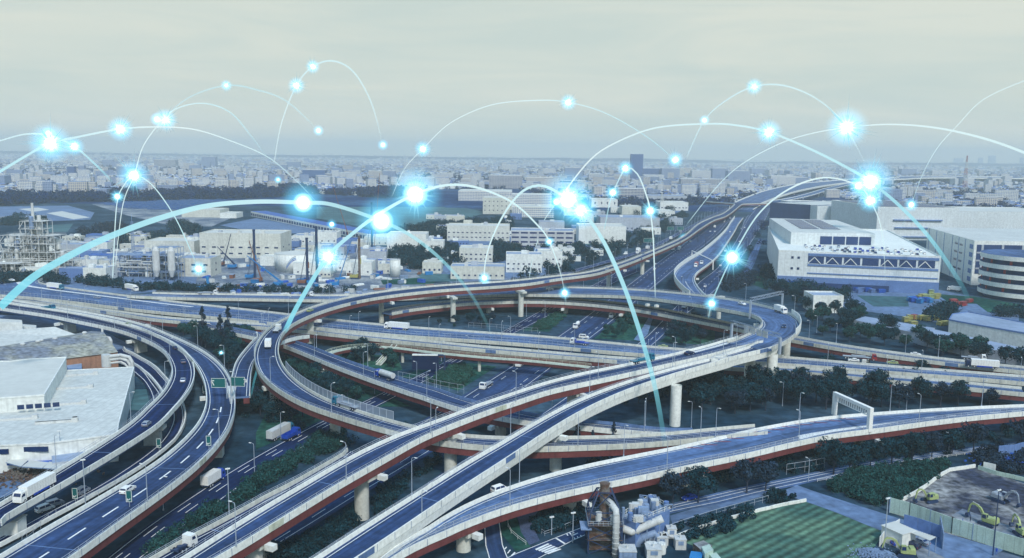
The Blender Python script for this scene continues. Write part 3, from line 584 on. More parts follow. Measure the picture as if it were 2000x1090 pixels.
def crown_pts(rs,kind,h,r):
    C=[];Rr=[]
    if kind=='cone':
        for i in range(46):
            t=rs.uniform(0,1)**.8; z=h*(.16+.82*t); q=r*(1-t)*1.05+.25; a=rs.uniform(0,6.28); d=q*rs.uniform(.3,1)
            C.append((math.cos(a)*d,math.sin(a)*d,z)); Rr.append(.55+.6*(1-t))
    elif kind=='shrub':
        for i in range(14):
            a=rs.uniform(0,6.28); d=r*rs.uniform(0,.8); C.append((math.cos(a)*d,math.sin(a)*d,h*rs.uniform(.25,.75)*(1-.3*d/r))); Rr.append(h*.26+r*.1)
    else:
        zb=h*.30
        for i in range(30):
            u=rs.normal(size=3); u/=np.linalg.norm(u); q=rs.uniform(.35,.88)
            z=zb+(h-zb)*.5+u[2]*(h-zb)*.42*q; C.append((u[0]*r*q*(1.05 if u[2]<.3 else .85),u[1]*r*q,z)); Rr.append(r*rs.uniform(.2,.36))
    return np.array(C),Rr
def make_tree(kind,h,r,leaf,seed,n=60,size=.34,name='broadleaf_tree'):
    rs=np.random.RandomState(seed); e=empty(name,(0,-500,0),None,None)
    C,Rr=crown_pts(rs,kind,h,r); vq=leafquads(rs,C,Rr,n,size)
    o=bpy.data.objects.new('crown',npmesh('crown',vq,len(vq)//4,[leaf])); col.objects.link(o); o.parent=e
    b=MB()
    if kind=='shrub':
        for i in range(4): b.cyl((0,0,-.1),(C[i][0]*.6,C[i][1]*.6,C[i][2]),.06,.03,5)
    else:
        top=h*(.95 if kind=='cone' else .6); pts=[(0,0,-.3),(.05*h*.1,0,h*.2),(-.02*h,.01*h,h*.4),(0,0,top)]; b.tube(pts,[h*.028,h*.02,h*.016,h*.006],7)
        for i in range(9 if kind!='cone' else 16):
            c=C[i]; z=min(c[2]*.7,top*.9) if kind!='cone' else c[2]-.3; b.cyl((0,0,max(h*.18,z*.75)),tuple(c),h*.009,h*.003,5)
    b.build('trunk','bark',e); return e
PROT={}
for i in range(3): PROT['dark%d'%i]=make_tree('broad',8.5+i,4.2+.4*i,'leaf_dark',10+i)
for i in range(3): PROT['mid%d'%i]=make_tree('broad',7.5+i,3.6+.5*i,'leaf_mid',20+i)
for i in range(2): PROT['olive%d'%i]=make_tree('broad',9+i,4.3,'leaf_olive',30+i,n=46)
PROT['cone0']=make_tree('cone',19,3.4,'leaf_olive',41,n=42,size=.3,name='conifer'); 
for i in range(3): PROT['shrub%d'%i]=make_tree('shrub',2.6+.3*i,1.9,'leaf_mid',50+i,n=60,size=.22,name='shrub')
for i in range(2): PROT['bright%d'%i]=make_tree('shrub',2.4,1.9,'leaf_bright',60+i,n=60,size=.22,name='shrub')
for i in range(2): PROT['darkshrub%d'%i]=make_tree('shrub',3.0,2.2,'leaf_dark',70+i,n=60,size=.24,name='shrub')
used=set()
ST=np.array([(p.x,p.y,w_/2,p.z-r.drop,0 if r.drop==0 else 1) for r in ROADS.values() for p,w_ in zip(r.c,r.w)])
def clear(x,y,h,rad=1.5,under=True):
    d=np.hypot(ST[:,0]-x,ST[:,1]-y)-ST[:,2]
    g=(ST[:,4]==0)&(ST[:,3]<3)
    if np.any((d<rad)&g): return False
    k=(d<rad)&~g&(ST[:,3]-2.2<h)
    return not np.any(k)
def inpoly(x,y,pl):
    c=False; n=len(pl)
    for i in range(n):
        a,b_=pl[i],pl[(i+1)%n]
        if (a.y>y)!=(b_.y>y) and x<(b_.x-a.x)*(y-a.y)/(b_.y-a.y)+a.x: c=not c
    return c
BLK=[]
def scatter(pxs,n,md,rs,h=8,rad=2):
    pl=[P(x,y,0) for x,y in px(pxs)]; x0,x1=min(p.x for p in pl),max(p.x for p in pl); y0,y1=min(p.y for p in pl),max(p.y for p in pl); out=[]; tries=0
    while len(out)<n and tries<n*60:
        tries+=1; x=rs.uniform(x0,x1); y=rs.uniform(y0,y1)
        if not inpoly(x,y,pl) or any((x-a)**2+(y-b_)**2<md*md for a,b_ in out) or not clear(x,y,h,rad): continue
        out.append((x,y))
    return out
NT=[0]
def place_trees(pts,kinds,what,where,group,cat='tree',sc_=(.8,1.25)):
    pts=sorted(pts,key=lambda p:proj(V((p[0],p[1],0)))[0])
    for i,(x,y) in enumerate(pts):
        k=random.choice(kinds); s=random.uniform(*sc_)
        o=copy_tree(PROT[k],(x,y,0),random.uniform(0,6.28),scale=(s*random.uniform(.9,1.1),s*random.uniform(.9,1.1),s))
        tag(o,f'{what} {where}, {ordw(i)} from the left',cat,group); NT[0]+=1
rs=np.random.RandomState(5)
def belt(pxs,n,md,kinds,what,where,group,h=9,rad=2.5,sc_=(.8,1.25),cat='tree'): place_trees(scatter(pxs,n,md,rs,h,rad),kinds,what,where,group,cat,sc_)
D=['dark0','dark1','dark2']; MD=['mid0','mid1','mid2']; OL=['olive0','olive1']
rowp=[P(x,y,0) for x,y in px('l 465,498 575,494 725,448 875,432 1020,405 1160,388 1305,362 1455,348 1795,305 1930,290 k 1140,738 1320,698 1665,630 1800,610')]
place_trees([(p.x,p.y) for p in rowp],D+OL,'round dark street tree','in the row below the near ramp','street trees below the near ramp',sc_=(.95,1.15))
belt('o 1235,790 1290,757 1380,735 1440,735 1540,745 1640,722 1655,800 1540,802 1400,812 1345,800',44,5.5,D+OL,'dense dark tree','in the thicket behind the near ramp','trees behind the near ramp',h=8)
belt('o 1690,755 1760,745 2000,770 2000,800 1800,795 1690,805',34,6,D+D+OL,'bushy dark tree','above the near ramp, right side','trees above the near ramp',h=9)
belt('o 1590,610 1680,615 1700,650 1860,680 2000,712 2000,725 1850,700 1660,672 1580,650',38,6,D+MD,'dark evergreen tree','in the belt below the flat sheds','trees below the flat roofed sheds',h=9)
belt('o 1500,560 1575,575 1580,620 1530,600',8,6,OL+D,'dark tree','near the small white cube building','trees by the cube building')
belt('e 1250,445 1400,400 1700,480 1790,520 1690,560 1640,720 1560,620 1400,520',24,5,D+MD,'green tree','in the triangle between the left ramps','trees between the left ramps',h=9)
for x,y in ((397,672),(432,690),(447,668)):
    p=P(x,y,0); o=copy_tree(PROT['cone0'],p,random.random()*6,scale=random.uniform(.9,1.1)); tag(o,{397:'tall feathery conifer, left of the three behind the left ramp',432:'tall feathery conifer, middle of the three behind the left ramp',447:'tall feathery conifer, right of the three behind the left ramp'}[x],'tree','tall conifers')
for x,y in px('k 470,350 520,365 640,345 740,350 800,340'):
    pass
belt('k 440,330 850,330 800,400 480,420',5,7,['cone0'],'thin feathery conifer','between the near ramp and the white ramp','conifers by the near ramp',h=3,rad=1,sc_=(.5,.62))
belt('f 190,560 420,640 700,760 820,840 900,900 780,930 500,900 300,780 200,650',30,5,D+MD,'dark green tree','inside the big loop','trees inside the big loop',h=6.5,sc_=(.6,.9))
belt('f -60,760 60,760 130,900 250,980 420,1060 300,1090 60,1060 -60,950',22,6,D+OL,'dark tree','outside the big loop','trees outside the big loop',h=8)
belt('u 840,330 900,290 1050,270 1130,420 1000,470 800,450',10,5,MD+['shrub0'],'green bush','on the island by the right slip road','bushes on the right island',h=5,sc_=(.5,.8),cat='bush')
belt('u 1330,470 1500,350 1600,330 1760,430 1650,530 1400,520',16,6,D+OL,'dark tree','under the ring by a round pier','trees under the ring',h=7,sc_=(.6,.9))
belt('f 620,560 780,560 840,640 700,680 600,620',9,5,D,'dark green tree','beside the footbridge stairs','trees by the footbridge stairs',h=7,sc_=(.6,.9))
belt('f 880,640 1010,600 1040,700 950,720',6,4,D+MD,'dark green tree','right of the footbridge stairs','trees right of the stairs',h=7,sc_=(.6,.8))
belt('t 480,250 850,210 1200,240 1280,330 900,330 500,310',16,5,D+OL+['shrub1'],'dark bush','behind the wide deck','bushes behind the wide deck',h=5,sc_=(.4,.7),cat='bush')
print('trees',NT)
# undergrowth and far woods: nobody could count them
def woods(name,pxs,dens,h,r,leaf,label,size=.5,nq=40,md=0,maxn=900,cl=True,kind='stuff'):
    pl=[P(x,y,0) for x,y in px(pxs)]; x0,x1=min(p.x for p in pl),max(p.x for p in pl); y0,y1=min(p.y for p in pl),max(p.y for p in pl)
    n=int(min(maxn,(x1-x0)*(y1-y0)*dens)); C=[];Rr=[]; 
    for i in range(n*2):
        x=rs.uniform(x0,x1); y=rs.uniform(y0,y1)
        if not inpoly(x,y,pl): continue
        hh=h*rs.uniform(.6,1.2)
        if cl and not clear(x,y,hh,r*.5): continue
        for j in range(3): C.append((x+rs.normal()*r*.4,y+rs.normal()*r*.4,hh*rs.uniform(.35,.7))); Rr.append(r*rs.uniform(.6,.9))
        if len(C)>maxn*3: break
    if not C: return
    C=np.array(C); vq=leafquads(rs,C,Rr,nq,size,vs=min(1.2,h/(2*r)+.3)); vq[:,2]=np.maximum(vq[:,2],0.05)
    o=bpy.data.objects.new(name,npmesh(name,vq,len(vq)//4,[leaf])); col.objects.link(o); o['kind']=kind; o['label']=label; return o
woods('shrubbery','i 820,1130 1000,960 1250,830 1500,690 1600,560 1817,400 j 150,350 300,290 520,180 620,170 640,290 450,380 200,500 0,640 i 1500,830 1250,980 1000,1130',.2,3.2,2.0,'leaf_mid','thick green shrubbery between the ground road and the merging lane',.3,60,maxn=420)
woods('shrubbery','t 480,900 650,780 850,740 960,830 880,900 780,990 700,960',.3,2.2,1.6,'leaf_bright','bright green shrubs filling the island by the overhead sign',.26,60,maxn=120)
woods('undergrowth','l 440,600 640,480 1060,450 1300,430 1250,480 930,680 860,760 700,700',.25,2.8,1.8,'leaf_mid','dense undergrowth beside the muddy site',.3,60,maxn=330)
woods('undergrowth','l 0,620 200,640 210,690 0,720 k 1500,920 1180,1000 1180,880 1500,780 1817,700',.2,1.8,1.2,'leaf_dark','low hedge and weeds along the crop field',.3,40,maxn=160)
woods('undergrowth','j 80,1100 250,990 600,850 740,700 720,850 560,960 400,1100',.25,2.5,1.8,'leaf_dark','dark undergrowth below the long ramp',.3,60,maxn=200)
woods('undergrowth','j 800,1060 850,600 1000,560 1330,330 1330,400 1000,640 950,760',.15,1.8,1.4,'leaf_dark','weeds on the verge beside the expressway',.3,40,maxn=160)
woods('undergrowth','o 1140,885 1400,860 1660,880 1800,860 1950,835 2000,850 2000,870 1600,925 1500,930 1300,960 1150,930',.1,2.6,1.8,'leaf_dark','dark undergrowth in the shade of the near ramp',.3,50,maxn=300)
woods('undergrowth','z 1020,520 1200,380 1600,380 1640,560 1200,700 1120,770 1010,620',.25,1.6,1.3,'leaf_dark','dark weeds behind the fence at the street corner',.3,50,maxn=110)
woods('undergrowth','u 130,330 400,210 480,260 330,390 200,390',.25,1.2,1.2,'leaf_bright','grassy weeds between the carriageways',.24,50,maxn=120)
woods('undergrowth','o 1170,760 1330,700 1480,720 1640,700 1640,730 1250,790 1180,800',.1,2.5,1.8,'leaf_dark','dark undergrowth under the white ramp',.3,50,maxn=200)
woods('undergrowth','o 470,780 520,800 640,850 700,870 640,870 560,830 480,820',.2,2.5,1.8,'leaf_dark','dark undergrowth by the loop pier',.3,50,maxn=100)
woods('undergrowth','o 500,700 560,720 640,800 800,850 850,840 700,760 600,700 540,660',.1,1.5,1.5,'leaf_dark','ground cover inside the big loop',.3,40,maxn=200)
woods('roadside_wood','o 990,552 1080,515 1180,476 1260,448 1330,418 1350,424 1270,470 1180,510 1090,545 1010,566',.03,7,4,'leaf_dark','dense roadside tree belt left of the far expressway',.7,50,maxn=700,cl=False)
woods('roadside_wood','o 1230,425 1290,432 1340,405 1400,385 1330,395 1270,405',.01,8,5,'leaf_dark','dark trees between the far warehouses',.9,40,maxn=250)
woods('roadside_wood','b 920,900 1000,870 1350,840 1500,880 1450,960 1200,1020 950,980',.03,7,4,'leaf_dark','clump of dark trees among the factory blocks',.7,50,maxn=160)
woods('roadside_wood','b 1000,740 1240,690 1817,660 1817,720 1350,790 1100,780',.01,8,5,'leaf_dark','trees along the edge of the sports ground',.8,40,maxn=260)
woods('roadside_wood','b 1680,830 c 0,850 100,880 480,850 560,880 300,930 0,930 b 1700,960',.02,7,4,'leaf_dark','trees around the grey office',.7,40,maxn=200)
woods('roadside_wood','e 500,90 620,60 1000,110 1200,115 1800,140 f 0,140 600,150 700,130 700,150 500,170 0,160 e 1000,140',.03,5,3,'leaf_dark','dark shrubs between the deck and the building site',.5,50,maxn=260)
woods('roadside_wood','a -60,1060 200,1030 400,1075 480,1110 0,1110',.03,6,4,'leaf_dark','trees in front of the chemical plant',.6,50,maxn=120)
woods('roadside_wood','a 0,690 110,640 300,650 330,680 100,700',.01,8,5,'leaf_dark','trees behind the chemical plant',.8,40,maxn=80)
woods('roadside_wood','a 560,740 760,700 900,700 880,740 650,790',.01,7,5,'leaf_olive','bare looking trees on the lawn',.8,30,maxn=70)
woods('roadside_wood','a 540,840 900,770 1400,780 1250,820 700,830',.008,7,5,'leaf_dark','tree row behind the grey plant',.8,40,maxn=160)
woods('roadside_wood','a 1180,690 1300,680 1420,730 1420,800 1250,780',.01,9,5,'leaf_dark','trees left of the cream factory',.8,40,maxn=90)
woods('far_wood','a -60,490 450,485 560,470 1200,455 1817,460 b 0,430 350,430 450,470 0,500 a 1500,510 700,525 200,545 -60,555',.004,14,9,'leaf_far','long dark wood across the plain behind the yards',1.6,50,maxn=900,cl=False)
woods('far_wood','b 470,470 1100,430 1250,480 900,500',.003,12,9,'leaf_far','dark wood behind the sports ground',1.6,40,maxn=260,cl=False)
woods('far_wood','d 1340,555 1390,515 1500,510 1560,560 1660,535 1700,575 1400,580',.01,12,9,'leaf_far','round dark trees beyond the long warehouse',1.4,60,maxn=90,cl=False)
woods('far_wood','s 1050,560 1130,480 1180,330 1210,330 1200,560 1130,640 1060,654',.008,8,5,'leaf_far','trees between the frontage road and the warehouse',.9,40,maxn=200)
woods('roadside_wood','v 1440,640 1560,590 1700,640 1680,720 1500,770 1290,760 1400,700',.03,6,4,'leaf_olive','scrub between the slip road and the warehouse yard',.6,50,maxn=140)
woods('roadside_wood','v 1600,540 1660,400 1700,280 1740,290 1720,420 1660,600',.02,7,4,'leaf_dark','tree row right of the frontage road',.7,40,maxn=120)
woods('roadside_wood','d -60,1000 40,1010 h 100,80 600,170 560,230 200,180 0,130',.02,6,4,'leaf_dark','shrubs along the warehouse yard fence',.6,40,maxn=160)
woods('roadside_wood','h 1130,310 1290,260 1360,330 1270,370 1150,350',.04,7,4,'leaf_dark','round trees by the stacked yellow machinery',.6,60,maxn=40)
woods('roadside_wood','h 1560,310 1817,290 1817,330 1600,320',.02,6,4,'leaf_dark','trees behind the long white sheds',.6,50,maxn=60)
woods('undergrowth','l 1500,330 1817,310 1817,520 1620,470 1500,440',.1,2.8,2,'leaf_olive','scrub behind the muddy site',.35,50,maxn=120)
# ---------------------------------------------------------------- buildings
def vadd(p,z): return V((p[0],p[1],z))
def bl(x0,x1,ytop,ybase,depth,wall,roof,label,name='building',cat='building',yaw=0,group=None,parapet=.7,extras=2,windows=None,x1y=None,seed=None,clad=None,plinth=None):
    """box building from the foot of its front wall in the picture; depth in metres"""
    r_=random.Random(int(x0*7+ytop)); a=P(x0,ybase,0); c=P(x1,x1y if x1y else ybase+(x1-x0)*.0125,0); 
    u=(c-a); L=u.length; u.normalize(); n=V((-u.y,u.x,0)); 
    if n.y<0: n=-n
    H=max(3,topz((x0+x1)/2,ytop,(a.y+c.y)/2)); e=empty(name,tuple((a+c)/2),label,cat,group); o=(a+c)/2
    A=a-o; C=c-o; pts=[A,C,C+n*depth,A+n*depth]
    b=MB(); b.prism(pts,-.2,H,0,1); 
    b.build('wall',[wall,roof],e)
    if parapet:
        b=MB(); q=.35
        for p0,p1 in zip(pts,pts[1:]+pts[:1]):
            d=(p1-p0).normalized(); m_=V((-d.y,d.x,0)); mid=(p0+p1)/2+m_*q/2; b.box((mid.x,mid.y,H+parapet/2-.02),((p1-p0).length+.02,q,parapet),math.atan2(d.y,d.x))
        b.build('roof_parapet',wall if wall.startswith('wall') or wall.startswith('conc') else 'wall_white',e)
    for k in range(extras):
        w_,d_,h_=r_.uniform(2,6),r_.uniform(2,5),r_.uniform(1.2,3); p=A+u*r_.uniform(.15,.85)*L+n*depth*r_.uniform(.25,.8); b=MB(); b.box((p.x,p.y,H+h_/2-.01),(w_,d_,h_),math.atan2(u.y,u.x)); b.box((p.x,p.y,H+h_+.1),(w_*.7,d_*.7,.25),math.atan2(u.y,u.x)); b.build('roof_unit',r_.choice(['wall_grey','wall_white','steel_light']),e)
    if windows:
        rows,cols,ww,wh,z0,dz=windows
        for rr in range(rows):
            for cc in range(cols):
                p=A+u*L*(cc+.5+r_.uniform(-.08,.08))/cols-n*.04; z=z0+dz*rr; b=MB(); b.box((p.x,p.y,z),(ww,.12,wh),math.atan2(u.y,u.x)); 
                f=b.build('window','glass',e)
        # same on the end wall
        for rr in range(rows):
            for cc in range(max(1,int(cols*depth/L*.6))):
                k=max(1,int(cols*depth/L*.6)); sgn=1 if (a.x+c.x)<0 else -1; base=(C if sgn>0 else A); p=base+n*depth*(cc+.5)/k+u*sgn*.04; z=z0+dz*rr; b=MB(); b.box((p.x,p.y,z),(.12,ww*.8,wh),math.atan2(u.y,u.x)); b.build('window','glass',e)
    BLK.append((a,c,n,depth,H)); return e,(A,u,n,L,H)
def free(x,y,m_):
    for a,c,n,dp,H_ in BLK:
        mid=(a+c)/2+n*dp/2; 
        if abs(mid.x-x)<(c-a).length/2+dp/2*abs(n.x)+m_ and abs(mid.y-y)<dp/2+(c-a).length/2*abs(n.x)+m_: return False
    return True

bl(391,549,457,503,38,'wall_cream','roof_white','large cream factory with dark canopy behind the drilling rigs','factory','factory',windows=(2,9,3.4,1.3,4,5.5),extras=3)
bl(572,612,461,481,22,'wall_white','roof_grey','small white shed, left one of the two behind the round tanks','shed','shed',windows=(1,3,1.6,1.2,5,3))
bl(613,658,455,478,22,'wall_white','roof_white','white shed with low parapet, right one of the two behind the tanks','shed','shed',windows=(1,4,1.5,1.2,4,3))
bl(756,832,458,488,28,'wall_white','roof_white','long white factory wing right of the glowing crossing','factory','factory',windows=(1,7,1.0,2.2,3,5))
bl(830,866,472,492,18,'wall_white','roof_white','pale annex with vent pipe beside the white factory wing','annex','building',windows=(1,2,1.5,1.5,4,3))
bl(873,995,442,470,34,'wall_cream','roof_white','cream laboratory block with narrow stair tower','laboratory','building',windows=(2,14,2.2,1.1,4,5))
bl(905,922,432,464,10,'wall_cream','roof_white','narrow cream stair tower standing against the laboratory block','stair_tower','tower',extras=0)
bl(897,962,486,512,25,'wall_cream','roof_white','cream two storey works building among the dark trees','works_building','building',windows=(2,7,1.8,1.2,3,4))
bl(825,862,514,534,16,'wall_cream','roof_white','small cream block nearest the loop, left of the works road','works_building','building',windows=(1,4,1.5,1.5,3,3))
bl(880,985,522,545,20,'wall_cream','roof_grey','long low cream works range behind the back ramp','works_building','building',windows=(1,10,1.4,1.2,3,3))
bl(998,1121,452,486,34,'fac_office','roof_grey','grey office with dark ribbon windows on three floors','office','office',extras=3)
bl(1052,1102,434,463,20,'wall_grey','roof_grey','tall plant room block rising behind the grey office','plant_room','building',extras=1)
bl(1130,1222,443,476,40,'wall_white','roof_white','white hall with ribbed front below the glowing trail','hall','warehouse',windows=(1,2,3,2,2,4),extras=0)
bl(988,1058,498,532,20,'wall_white','roof_grey','white block with dark roof edge left of the light trail foot','works_building','building',windows=(2,7,1.6,1.1,3,4))
bl(1050,1098,492,522,18,'wall_white','roof_white','white stepped block right behind the dark roofed one','works_building','building',windows=(2,4,1.4,1.1,3,4))
bl(1172,1288,426,450,50,'wall_grey','roof_grey','wide grey hall behind the white ribbed hall','hall','warehouse',windows=(1,12,1.6,2,3,4),extras=1)
bl(1000,1078,381,402,60,'fac_white','roof_white','white works with square windows, upper of the pair beside the bright node','works_building','building',extras=2)
bl(1000,1082,404,424,50,'fac_white','roof_white','white works with square windows, lower of the pair beside the bright node','works_building','building',extras=2)
bl(895,1000,374,392,90,'fac_white','roof_white','broad pale depot with rooftop parking behind the sports ground','depot','depot',extras=3)
bl(943,1001,387,418,50,'wall_cream','roof_white','cream block with tiny windows at the edge of the sports ground','works_building','building',windows=(3,7,1.6,1.6,6,7),extras=1)
bl(1215,1252,404,419,40,'wall_cream','roof_white','cream hall left of the small glowing node','hall','warehouse',extras=0)
bl(1286,1318,413,425,40,'wall_white','roof_white','white gabled store right of the small glowing node','store','warehouse',windows=(1,7,1.6,1.6,5,4),extras=0)
bl(1289,1344,396,411,50,'wall_white','roof_white','pale wide store under the arena','store','warehouse',windows=(1,8,3,1.6,5,4),extras=0)
bl(1266,1342,383,394,60,'wall_grey','roof_grey','low arena with broad curved roof','arena','arena',extras=0)
bl(1155,1206,390,405,50,'wall_white','roof_white','white box building below the small climbing node','building','building',windows=(1,4,2,4,8,4),extras=1)
bl(345,412,506,540,24,'wall_cream','roof_grey','cream gabled plant building behind the grey pipework','plant_building','building',windows=(2,3,3,1.4,4,5),extras=1)
bl(283,380,472,498,34,'wall_cream','roof_white','cream flat roofed plant hall with two roof stacks','plant_building','building',extras=4)
bl(65,118,502,528,20,'wall_white','roof_grey','white cube with two pairs of slit windows in the chemical plant','plant_building','building',windows=(1,4,.7,2,7,4),extras=1)
bl(146,190,508,526,18,'wall_white','roof_grey','white shed right of the slit window cube','plant_building','building',windows=(1,3,1.5,1,3,4),extras=2)
bl(163,208,525,548,18,'wall_white','roof_grey','white shed with skylights nearest the expressway','plant_building','building',windows=(1,4,1.4,1,3,4),extras=2)
bl(184,207,498,508,14,'wall_white','roof_white','tiny white shed under the wide glowing trail','plant_building','building',extras=0)
bl(124,144,475,488,16,'wall_white','roof_white','small white block with arched top right of the chemical tower','plant_building','building',extras=0)
bl(676,726,514,538,18,'wall_white','roof_white','white site building beside the yellow drilling rig','site_building','building',windows=(1,3,1.2,1.2,3,4),extras=1)
bl(508,542,502,519,14,'wall_white','roof_white','small white store left of the round tank','store','building',extras=0)
bl(355,430,410,424,40,'wall_cream','roof_white','cream shed under the crest of the wide glowing trail','shed','shed',extras=0)
bl(430,462,417,426,30,'wall_white','roof_white','short white shed at the end of the cream shed','shed','shed',extras=0)
bl(0,60,425,432,40,'wall_grey','roof_grey','low grey shed at the left edge behind the chemical plant','shed','shed',extras=0)
bl(1587,1646,580,611,18,'wall_white','roof_grey','small white cube building with slot windows beside dark trees','cube_building','building',windows=(1,2,2.2,1,6.5,4),extras=0,parapet=1)
rw=random.Random(31); WS=[]
for k in range(1500):
    x=rw.uniform(*rw.choice([(830,1330),(0,400),(560,760)])); y=rw.uniform(400,540) if x>800 else rw.uniform(470,545)
    p=P(x,y,0)
    if len(WS)<96 and free(p.x,p.y+8,6) and clear(p.x,p.y,30,14) and not (x>800 and 400<y<425 and x<960) and all(math.dist((p.x,p.y),q[2:])>19 for q in WS): WS.append((x,y,p.x,p.y))
WS.sort()
for i,(x,y,_,_) in enumerate(WS):
    d=GD(x,y); ww=rw.uniform(10,26)*FP/d; hh=rw.uniform(4,9)*FP/d
    bl(x-ww/2,x+ww/2,y-hh,y,rw.uniform(8,16),rw.choice(['wall_white','wall_cream','wall_grey','wall_slate']),rw.choice(['roof_white','roof_grey','roof_blue']),f'low works shed among the factory trees, {ordw(i)} from the left','works_shed','shed',group='low works sheds',windows=(1,rw.randint(2,6),1.3,1.1,2.2,3),extras=rw.randint(0,3),parapet=.4)
# long low market shed with many bays, running diagonally
a=P(490,422,0); c=P(722,470,0); o=(a+c)/2; e=empty('shed',tuple(o),'very long low white shed with dark bays beside the sports ground','shed'); u=(c-a).normalized(); n=V((-u.y,u.x,0)); L=(c-a).length
b=MB(); b.prism([a-o,c-o,c-o+n*22,a-o+n*22],0,7,0,1); b.build('wall',['wall_white','roof_blue'],e); b=MB()
for i in range(44): p=a-o+u*L*(i+.5)/44-n*.05; b.box((p.x,p.y,2.8),(L/44*.7,.3,3.4),math.atan2(u.y,u.x))
b.build('bay_door','wall_blue',e)['kind']='stuff'
# ---- warehouses at right
e,(A,u,n,L,H)=bl(1517,1832,497,560,232,'fac_clad','concrete_pale','huge white logistics warehouse with cars parked on its roof deck','warehouse','warehouse',extras=0,parapet=1.0,x1y=575)
W1=(P(1517,560,0),u,n,L,H,e)
s0_=A+u*L*.17
b=MB()
for zz,hh in ((H-9,6.4),):
    for i in range(7):
        x0=.19+i*.113; w_=L*.10; p=A+u*(L*x0+w_/2)-n*.06; b.box((p.x,p.y,zz+hh/2+.6),(w_,.3,hh-1.2),math.atan2(u.y,u.x))
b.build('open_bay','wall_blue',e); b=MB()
for i in range(7):
    if i==3: continue
    x0=.19+i*.113; p=A+u*(L*x0)-n*.3; q=A+u*(L*(x0+.04))-n*.3; b.bar((p.x,p.y,H-7.8),(q.x,q.y,H-3.2),.7); q2=A+u*(L*(x0+.08))-n*.3; b.bar((q2.x,q2.y,H-7.8),(q.x,q.y,H-3.2),.7)
b.build('bracing','wall_white',e)['kind']='stuff'
b=MB()
for zz,hh in ((H-1.4,1.8),(H-9.0,1.4),(H-15.0,.8)):
    p=A+u*L*.59-n*.25; b.box((p.x,p.y,zz),(L*.80,.5,hh),math.atan2(u.y,u.x))
b.build('band','wall_slate',e)
b=MB(); p=A+u*L*.5-n*.35; b.box((p.x,p.y,4.2),(L,.6,8.4),math.atan2(u.y,u.x)); b.build('plinth','wall_slate',e)
b=MB(); p=A+u*L*.45-n*1.2; b.box((p.x,p.y,2.4),(L*.5,1.6,4.0),math.atan2(u.y,u.x)); b.build('loading_bay','wall_blue',e)
b=MB(); p=A+u*L*.12-n*.7; b.box((p.x,p.y,2.4),(L*.13,.4,4.6),math.atan2(u.y,u.x)); b.build('loading_door','tarp_blue',e)
for dx in (.09,.13):
    for zz in (H-4,H-12,H-19):
        b=MB(); p=A+u*L*dx-n*.05; b.box((p.x,p.y,zz),(1.7,.2,1.7),math.atan2(u.y,u.x)); b.build('window','glass',e)
# upper hall
b=MB(); hh=9.5; U4=[P(1544,477,H),P(1708,480,H),P(1634,430,H+hh),P(1503,426,H+hh)]; q0=V((U4[0].x,U4[0].y,0)); u9=(U4[1]-U4[0]); Lu=u9.length; u=u9.normalized()
q0=q0-e.location; o9=V(e.location); b=MB(); b.prism([p-o9 for p in U4],H,H+hh,0,1); dU=(U4[3]-U4[0]); dU.z=0; b.build('upper_hall',['fac_clad','roof_seam'],e); n=dU.normalized(); fn=V((u.y,-u.x,0)); LD=dU.length
b=MB()
for i in range(4):
    p=q0+u*Lu*(.42+.155*i)+fn*.1; b.box((p.x,p.y,H+3.6),(Lu*.14,.3,6.4),math.atan2(u.y,u.x))
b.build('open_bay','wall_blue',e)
for k in range(2):
    b=MB()
    for i in range(9):
        p=q0+u*Lu*(.30+.27*k)+n*LD*(.25+i*.075); b.box((p.x,p.y,H+hh+.35),(Lu*.22,LD*.06,.25),math.atan2(u.y,u.x))
    b.build('solar_array','solar',e)
o=W1[0]
bl(1594,1690,404,446,150,'fac_clad','roof_seam','pale flat warehouse face with two rows of vents behind the roof car park','warehouse','warehouse',extras=0,x1y=447)
e5,(A5,u5,n5,L5,H5)=bl(1502,1593,399,436,170,'wall_blue','roof_white','dark navy warehouse block left of the pale one','warehouse','warehouse',extras=0,x1y=444)
e4,(A4,u4,n4,L4,H4)=bl(1710,1868,406,468,150,'fac_clad','roof_white','wide pale warehouse with long outside galleries and striped solar roof','warehouse','warehouse',extras=0,x1y=470)
b=MB()
for k,zz in enumerate((H4*.62,H4*.38,H4*.1)):
    p=A4+u4*L4*(.5+.02*k)-n4*1; b.box((p.x,p.y,zz),(L4*(.6 if k<2 else .8),2,1.2),math.atan2(u4.y,u4.x))
b.build('gallery','wall_slate',e4)
b=MB()
for i in range(14): p=A4+u4*L4*.5+n4*(8+i*10); b.box((p.x,p.y,H4+.9),(L4*.85,6.5,.3),math.atan2(u4.y,u4.x))
b.build('solar_array','solar',e4)
bl(1868,2080,415,447,120,'fac_clad','roof_white','low pale warehouse at the right edge behind the trees','warehouse','warehouse',extras=0,x1y=450)
# right corner warehouse: left face recedes
H=34; c0=P(1896,557,0); f0=c0+(P(2060,560,0)-c0).normalized()*150; back=PD(1806,520,778); back=V((back.x,back.y,0)); o=c0
e=empty('warehouse',tuple(o),'tall white warehouse with tall dark openings beside the spiral car ramp','warehouse','warehouse')
pts=[V((0,0,0)),f0-o,f0-o+(back-o),back-o]; b=MB(); b.prism(pts,-.2,H,0,1); b.build('wall',['wall_white','roof_seam'],e)
u=(f0-o).normalized(); n=V((u.y,-u.x,0)); an=math.atan2(u.y,u.x)
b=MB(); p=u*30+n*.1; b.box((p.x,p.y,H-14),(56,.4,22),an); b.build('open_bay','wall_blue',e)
b=MB()
for i in range(4): p=u*(6+i*15)+n*.5; b.box((p.x,p.y,H-14),(1.6,.6,22),an)
for zz in (H-9,H-15,H-21): p=u*30+n*.35; b.box((p.x,p.y,zz),(56,.3,1.2),an)
b.build('column','wall_grey',e)
